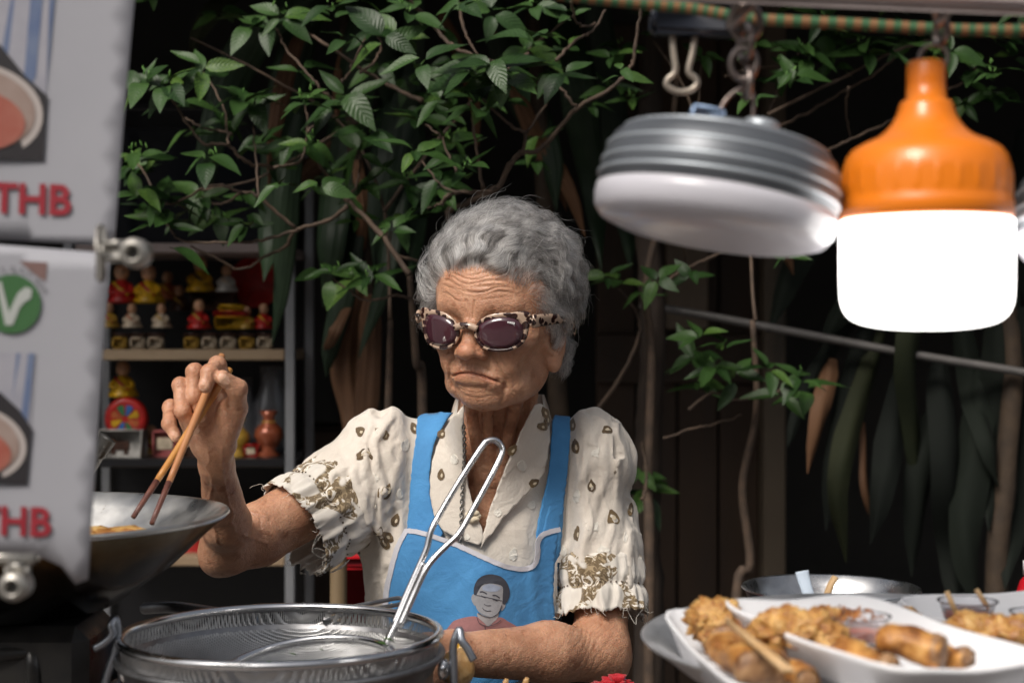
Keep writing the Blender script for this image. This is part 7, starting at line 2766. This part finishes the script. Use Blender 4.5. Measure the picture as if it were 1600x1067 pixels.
    shrub('leafy shrub in front of the wooden door on the right', (1010, 1067), 2.5, right_br, right_cl, [(1015, 900, 2.5), (1012, 760, 2.52), (1018, 560, 2.55), (1010, 440, 2.55), (1040, 300, 2.55), (1060, 100, 2.55)])
    # darker foliage deeper in the shade
    r3 = random.Random(77)
    far = [(r3.uniform(900, 1620), r3.uniform(-10, 170), 5, r3.uniform(36, 56)) for _ in range(26)] + [(r3.uniform(1000, 1300), r3.uniform(200, 470), 4, r3.uniform(34, 52)) for _ in range(14)]
    shrub('dim leafy shrub deep in the shade behind the lamps', (1180, 1067), 2.48, [B(.004, .002, .1, (1180, 500), (1170, 330), (1200, 180), (1260, 60)), B(.004, .002, .1, (1170, 330), (1100, 220), (1060, 120), (1000, 40)), B(.004, .002, .1, (1200, 180), (1320, 120), (1430, 70), (1540, 50))], far, [(1150, 980, 2.55), (1172, 880, 2.56), (1160, 760, 2.55), (1182, 640, 2.53), (1176, 500, 2.5)])
    far = [(r3.uniform(200, 660), r3.uniform(-10, 360), 4, r3.uniform(34, 52)) for _ in range(26)] + [(r3.uniform(640, 960), r3.uniform(-10, 260), 4, r3.uniform(34, 52)) for _ in range(16)]
    shrub('dim leafy shrub deep in the shade above the shelf', (600, 1067), 2.42, [B(.004, .002, .1, (610, 500), (600, 330), (540, 200), (420, 120), (300, 60)), B(.004, .002, .1, (600, 330), (700, 200), (800, 100), (900, 20)), B(.0035, .002, .1, (540, 200), (400, 280), (280, 300))], far, [(605, 800, 2.45), (610, 500, 2.43)])
    # a thin tree trunk behind her shoulder
    tk = thing('thin_tree', 'thin brown tree trunk just right of her shoulder', 'tree', P(1012, 1067, 2.62) * np.array([1, 1, 0]))
    pts = spline([P(1012, 1067, 2.62) * np.array([1, 1, 0]), P(1014, 1000, 2.62), P(1008, 820, 2.62), (P(1016, 640, 2.62)), P(1020, 480, 2.64), P(1006, 300, 2.66), P(1020, 100, 2.66), P(1010, -120, 2.66)], 60)
    bark2 = pmat('tree_bark', (.040, .026, .018), .85, 0, var=(30, (.018, .012, .009)), stretch=(1, 1, .35), bump=(60, .8, .004))
    V, F = tube_geo(pts, np.linspace(.028, .016, len(pts)), 14)
    V = V + .004 * np.stack([vnoise(V * 60, i) for i in range(3)], 1)
    mesh_obj('trunk', V, F, bark2, tk)


def build_strap_plants():
    rs = random.Random(12)
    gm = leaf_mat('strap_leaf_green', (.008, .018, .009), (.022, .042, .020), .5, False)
    gd = leaf_mat('strap_leaf_shaded', (.0012, .003, .0018), (.0035, .007, .0035), .85, False)  # darker copy of the strap leaf, deep shade put into its colour
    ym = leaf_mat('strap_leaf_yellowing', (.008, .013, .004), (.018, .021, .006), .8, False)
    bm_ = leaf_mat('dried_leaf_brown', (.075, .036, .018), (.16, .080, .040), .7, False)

    def strap(t, nm, pts, w, D, mat, pleats=5, curl=.25, seed=0):
        q = np.array([P(x, y, D + dd) for (x, y, dd) in pts])
        sp = spline(q, 26)
        n = len(sp)
        T = nrm(np.gradient(sp, axis=0))
        view = np.array([0, -1.0, 0])
        W0 = w * D / FPX
        m = 13
        V = []
        for i in range(n):
            tt = i / (n - 1)
            ww = W0 * (np.interp(tt, [0, .12, .45, .8, 1], [.45, .8, 1, .62, .03]))
            tw = .5 * math.sin(tt * 3 + seed)
            vv = nrm(view + np.array([tw, 0, .2]))
            side = nrm(np.cross(T[i], vv))
            nn = np.cross(side, T[i])
            for j in range(m):
                u = j / (m - 1) * 2 - 1
                pz = .045 * W0 * math.cos(u * math.pi * pleats) + curl * W0 * u * u * -1
                V.append(sp[i] + side * u * ww / 2 + nn * (pz * (ww / W0)) + nn * .02 * W0 * math.sin(tt * 15 + u * 3 + seed))
        F = np.array([[i * m + j, i * m + j + 1, (i + 1) * m + j + 1, (i + 1) * m + j] for i in range(n - 1) for j in range(m - 1)])
        return mesh_obj(nm, np.array(V), F, mat, t)

    def plant(label, bx, D, leaves, stem):
        b = P(bx, 1067, D) * np.array([1, 1, 0])
        t = thing('strap_leaf_plant', label, 'plant', b, 'long leaved plants in the background')
        bark = pmat('cane_bark', (.06, .038, .022), .8, 0, var=(25, (.028, .018, .011)), bump=(60, .6, .003))
        pts = spline([b] + [P(x, y, D + dd) for x, y, dd in stem], 24)
        V, F = tube_geo(pts, np.linspace(.022, .013, len(pts)), 10)
        mesh_obj('stem', V + .002 * np.stack([vnoise(V * 70, i) for i in range(3)], 1), F, bark, t)
        for i, (pts, w, mt, pl) in enumerate(leaves):
            pts = [(x, y, z[0] if z else rs.uniform(-.05, .05)) for x, y, *z in pts]
            strap(t, 'dried_leaf' if mt is bm_ else 'leaf', pts, w, D, mt, pl, .2, i * 1.3)
        return t
    L = []
    for a in ([(500, -40), (430, 20), (370, 110), (330, 230), (318, 330)], [(510, -40), (470, 60), (440, 200), (420, 360), (412, 440)], [(600, -30), (560, 80), (530, 220), (510, 380), (505, 480)], [(640, -30), (620, 120), (600, 260), (585, 420)],
              [(420, -40), (350, 0), (312, 50), (302, 110)], [(560, -30), (590, 60), (640, 180), (650, 330), (640, 440)], [(470, 180), (450, 300), (440, 420), (425, 540)], [(640, 120), (620, 260), (600, 420), (560, 560)], [(560, 300), (540, 420), (520, 520), (510, 590)]):
        L.append((a, rs.choice((50, 64, 76)) if a[0][1] < 0 else 44, gm, 5))
    L[4] = (L[4][0], 34, ym, 2)
    for a, w in (([(470, 40), (448, 110), (432, 200), (420, 300)], 30), ([(560, 200), (500, 250), (460, 290), (436, 316)], 34), ([(560, 450), (545, 560), (552, 660), (540, 760)], 60), ([(580, 460), (570, 580), (560, 700), (548, 790)], 46), ([(545, 470), (520, 520), (508, 560)], 22), ([(540, 60), (530, 130), (526, 190)], 20), ([(560, 250), (568, 330), (560, 420)], 26)):
        L.append((a, w, bm_, 3))
    plant('long leaved plant with brown dried leaves hanging left of her head', 575, 2.62, L, [(575, 900, 0), (580, 600, .02), (560, 300, .03), (540, 0, .02)])
    L = []
    for a, w in (([(690, 20), (715, 70), (742, 150), (748, 230)], 26), ([(800, 120), (830, 190), (862, 260), (885, 330)], 34), ([(830, 200), (860, 250), (888, 300), (915, 372)], 30), ([(760, 40), (790, 110), (830, 200)], 24)):
        L.append((a, w, bm_, 3))
    for a in ([(860, -40), (900, 120), (930, 280), (940, 420)], [(930, -30), (960, 150), (980, 300), (985, 420)], [(760, -40), (800, 100), (850, 220), (870, 330)]):
        L.append((a, 60, gm, 5))
    plant('long leaved plant with twisted brown leaves behind her head', 880, 2.75, L, [(880, 900, 0), (870, 600, 0), (850, 300, 0), (830, 0, 0)])
    L = []
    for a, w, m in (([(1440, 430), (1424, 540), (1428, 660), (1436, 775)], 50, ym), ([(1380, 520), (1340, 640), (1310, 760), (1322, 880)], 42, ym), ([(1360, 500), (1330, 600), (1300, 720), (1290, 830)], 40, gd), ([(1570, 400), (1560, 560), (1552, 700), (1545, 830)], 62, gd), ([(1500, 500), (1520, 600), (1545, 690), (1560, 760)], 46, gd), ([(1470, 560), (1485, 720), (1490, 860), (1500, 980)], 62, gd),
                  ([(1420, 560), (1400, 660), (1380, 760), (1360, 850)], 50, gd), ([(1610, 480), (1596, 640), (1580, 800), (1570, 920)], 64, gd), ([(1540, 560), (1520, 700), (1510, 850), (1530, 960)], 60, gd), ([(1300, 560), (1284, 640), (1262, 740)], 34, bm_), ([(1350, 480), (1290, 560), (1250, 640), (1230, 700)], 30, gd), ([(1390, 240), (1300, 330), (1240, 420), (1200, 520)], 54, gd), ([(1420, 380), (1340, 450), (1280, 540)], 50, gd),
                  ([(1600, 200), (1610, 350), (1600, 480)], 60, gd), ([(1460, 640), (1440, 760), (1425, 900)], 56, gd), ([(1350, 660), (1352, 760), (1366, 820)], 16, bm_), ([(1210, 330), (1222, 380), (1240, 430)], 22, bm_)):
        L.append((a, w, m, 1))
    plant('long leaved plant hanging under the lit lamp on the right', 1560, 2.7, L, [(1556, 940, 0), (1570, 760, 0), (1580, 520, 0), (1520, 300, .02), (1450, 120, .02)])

# ------------------------------------------------------------------ build everything
build_setting()
build_table()
build_shelf()
build_strap_plants()
build_shrubs()
build_body()
build_hair()
build_blouse()
build_apron()
build_sunglasses()
build_wok()
build_pot()
build_chopsticks()
build_food()
build_menus()
build_lamps()
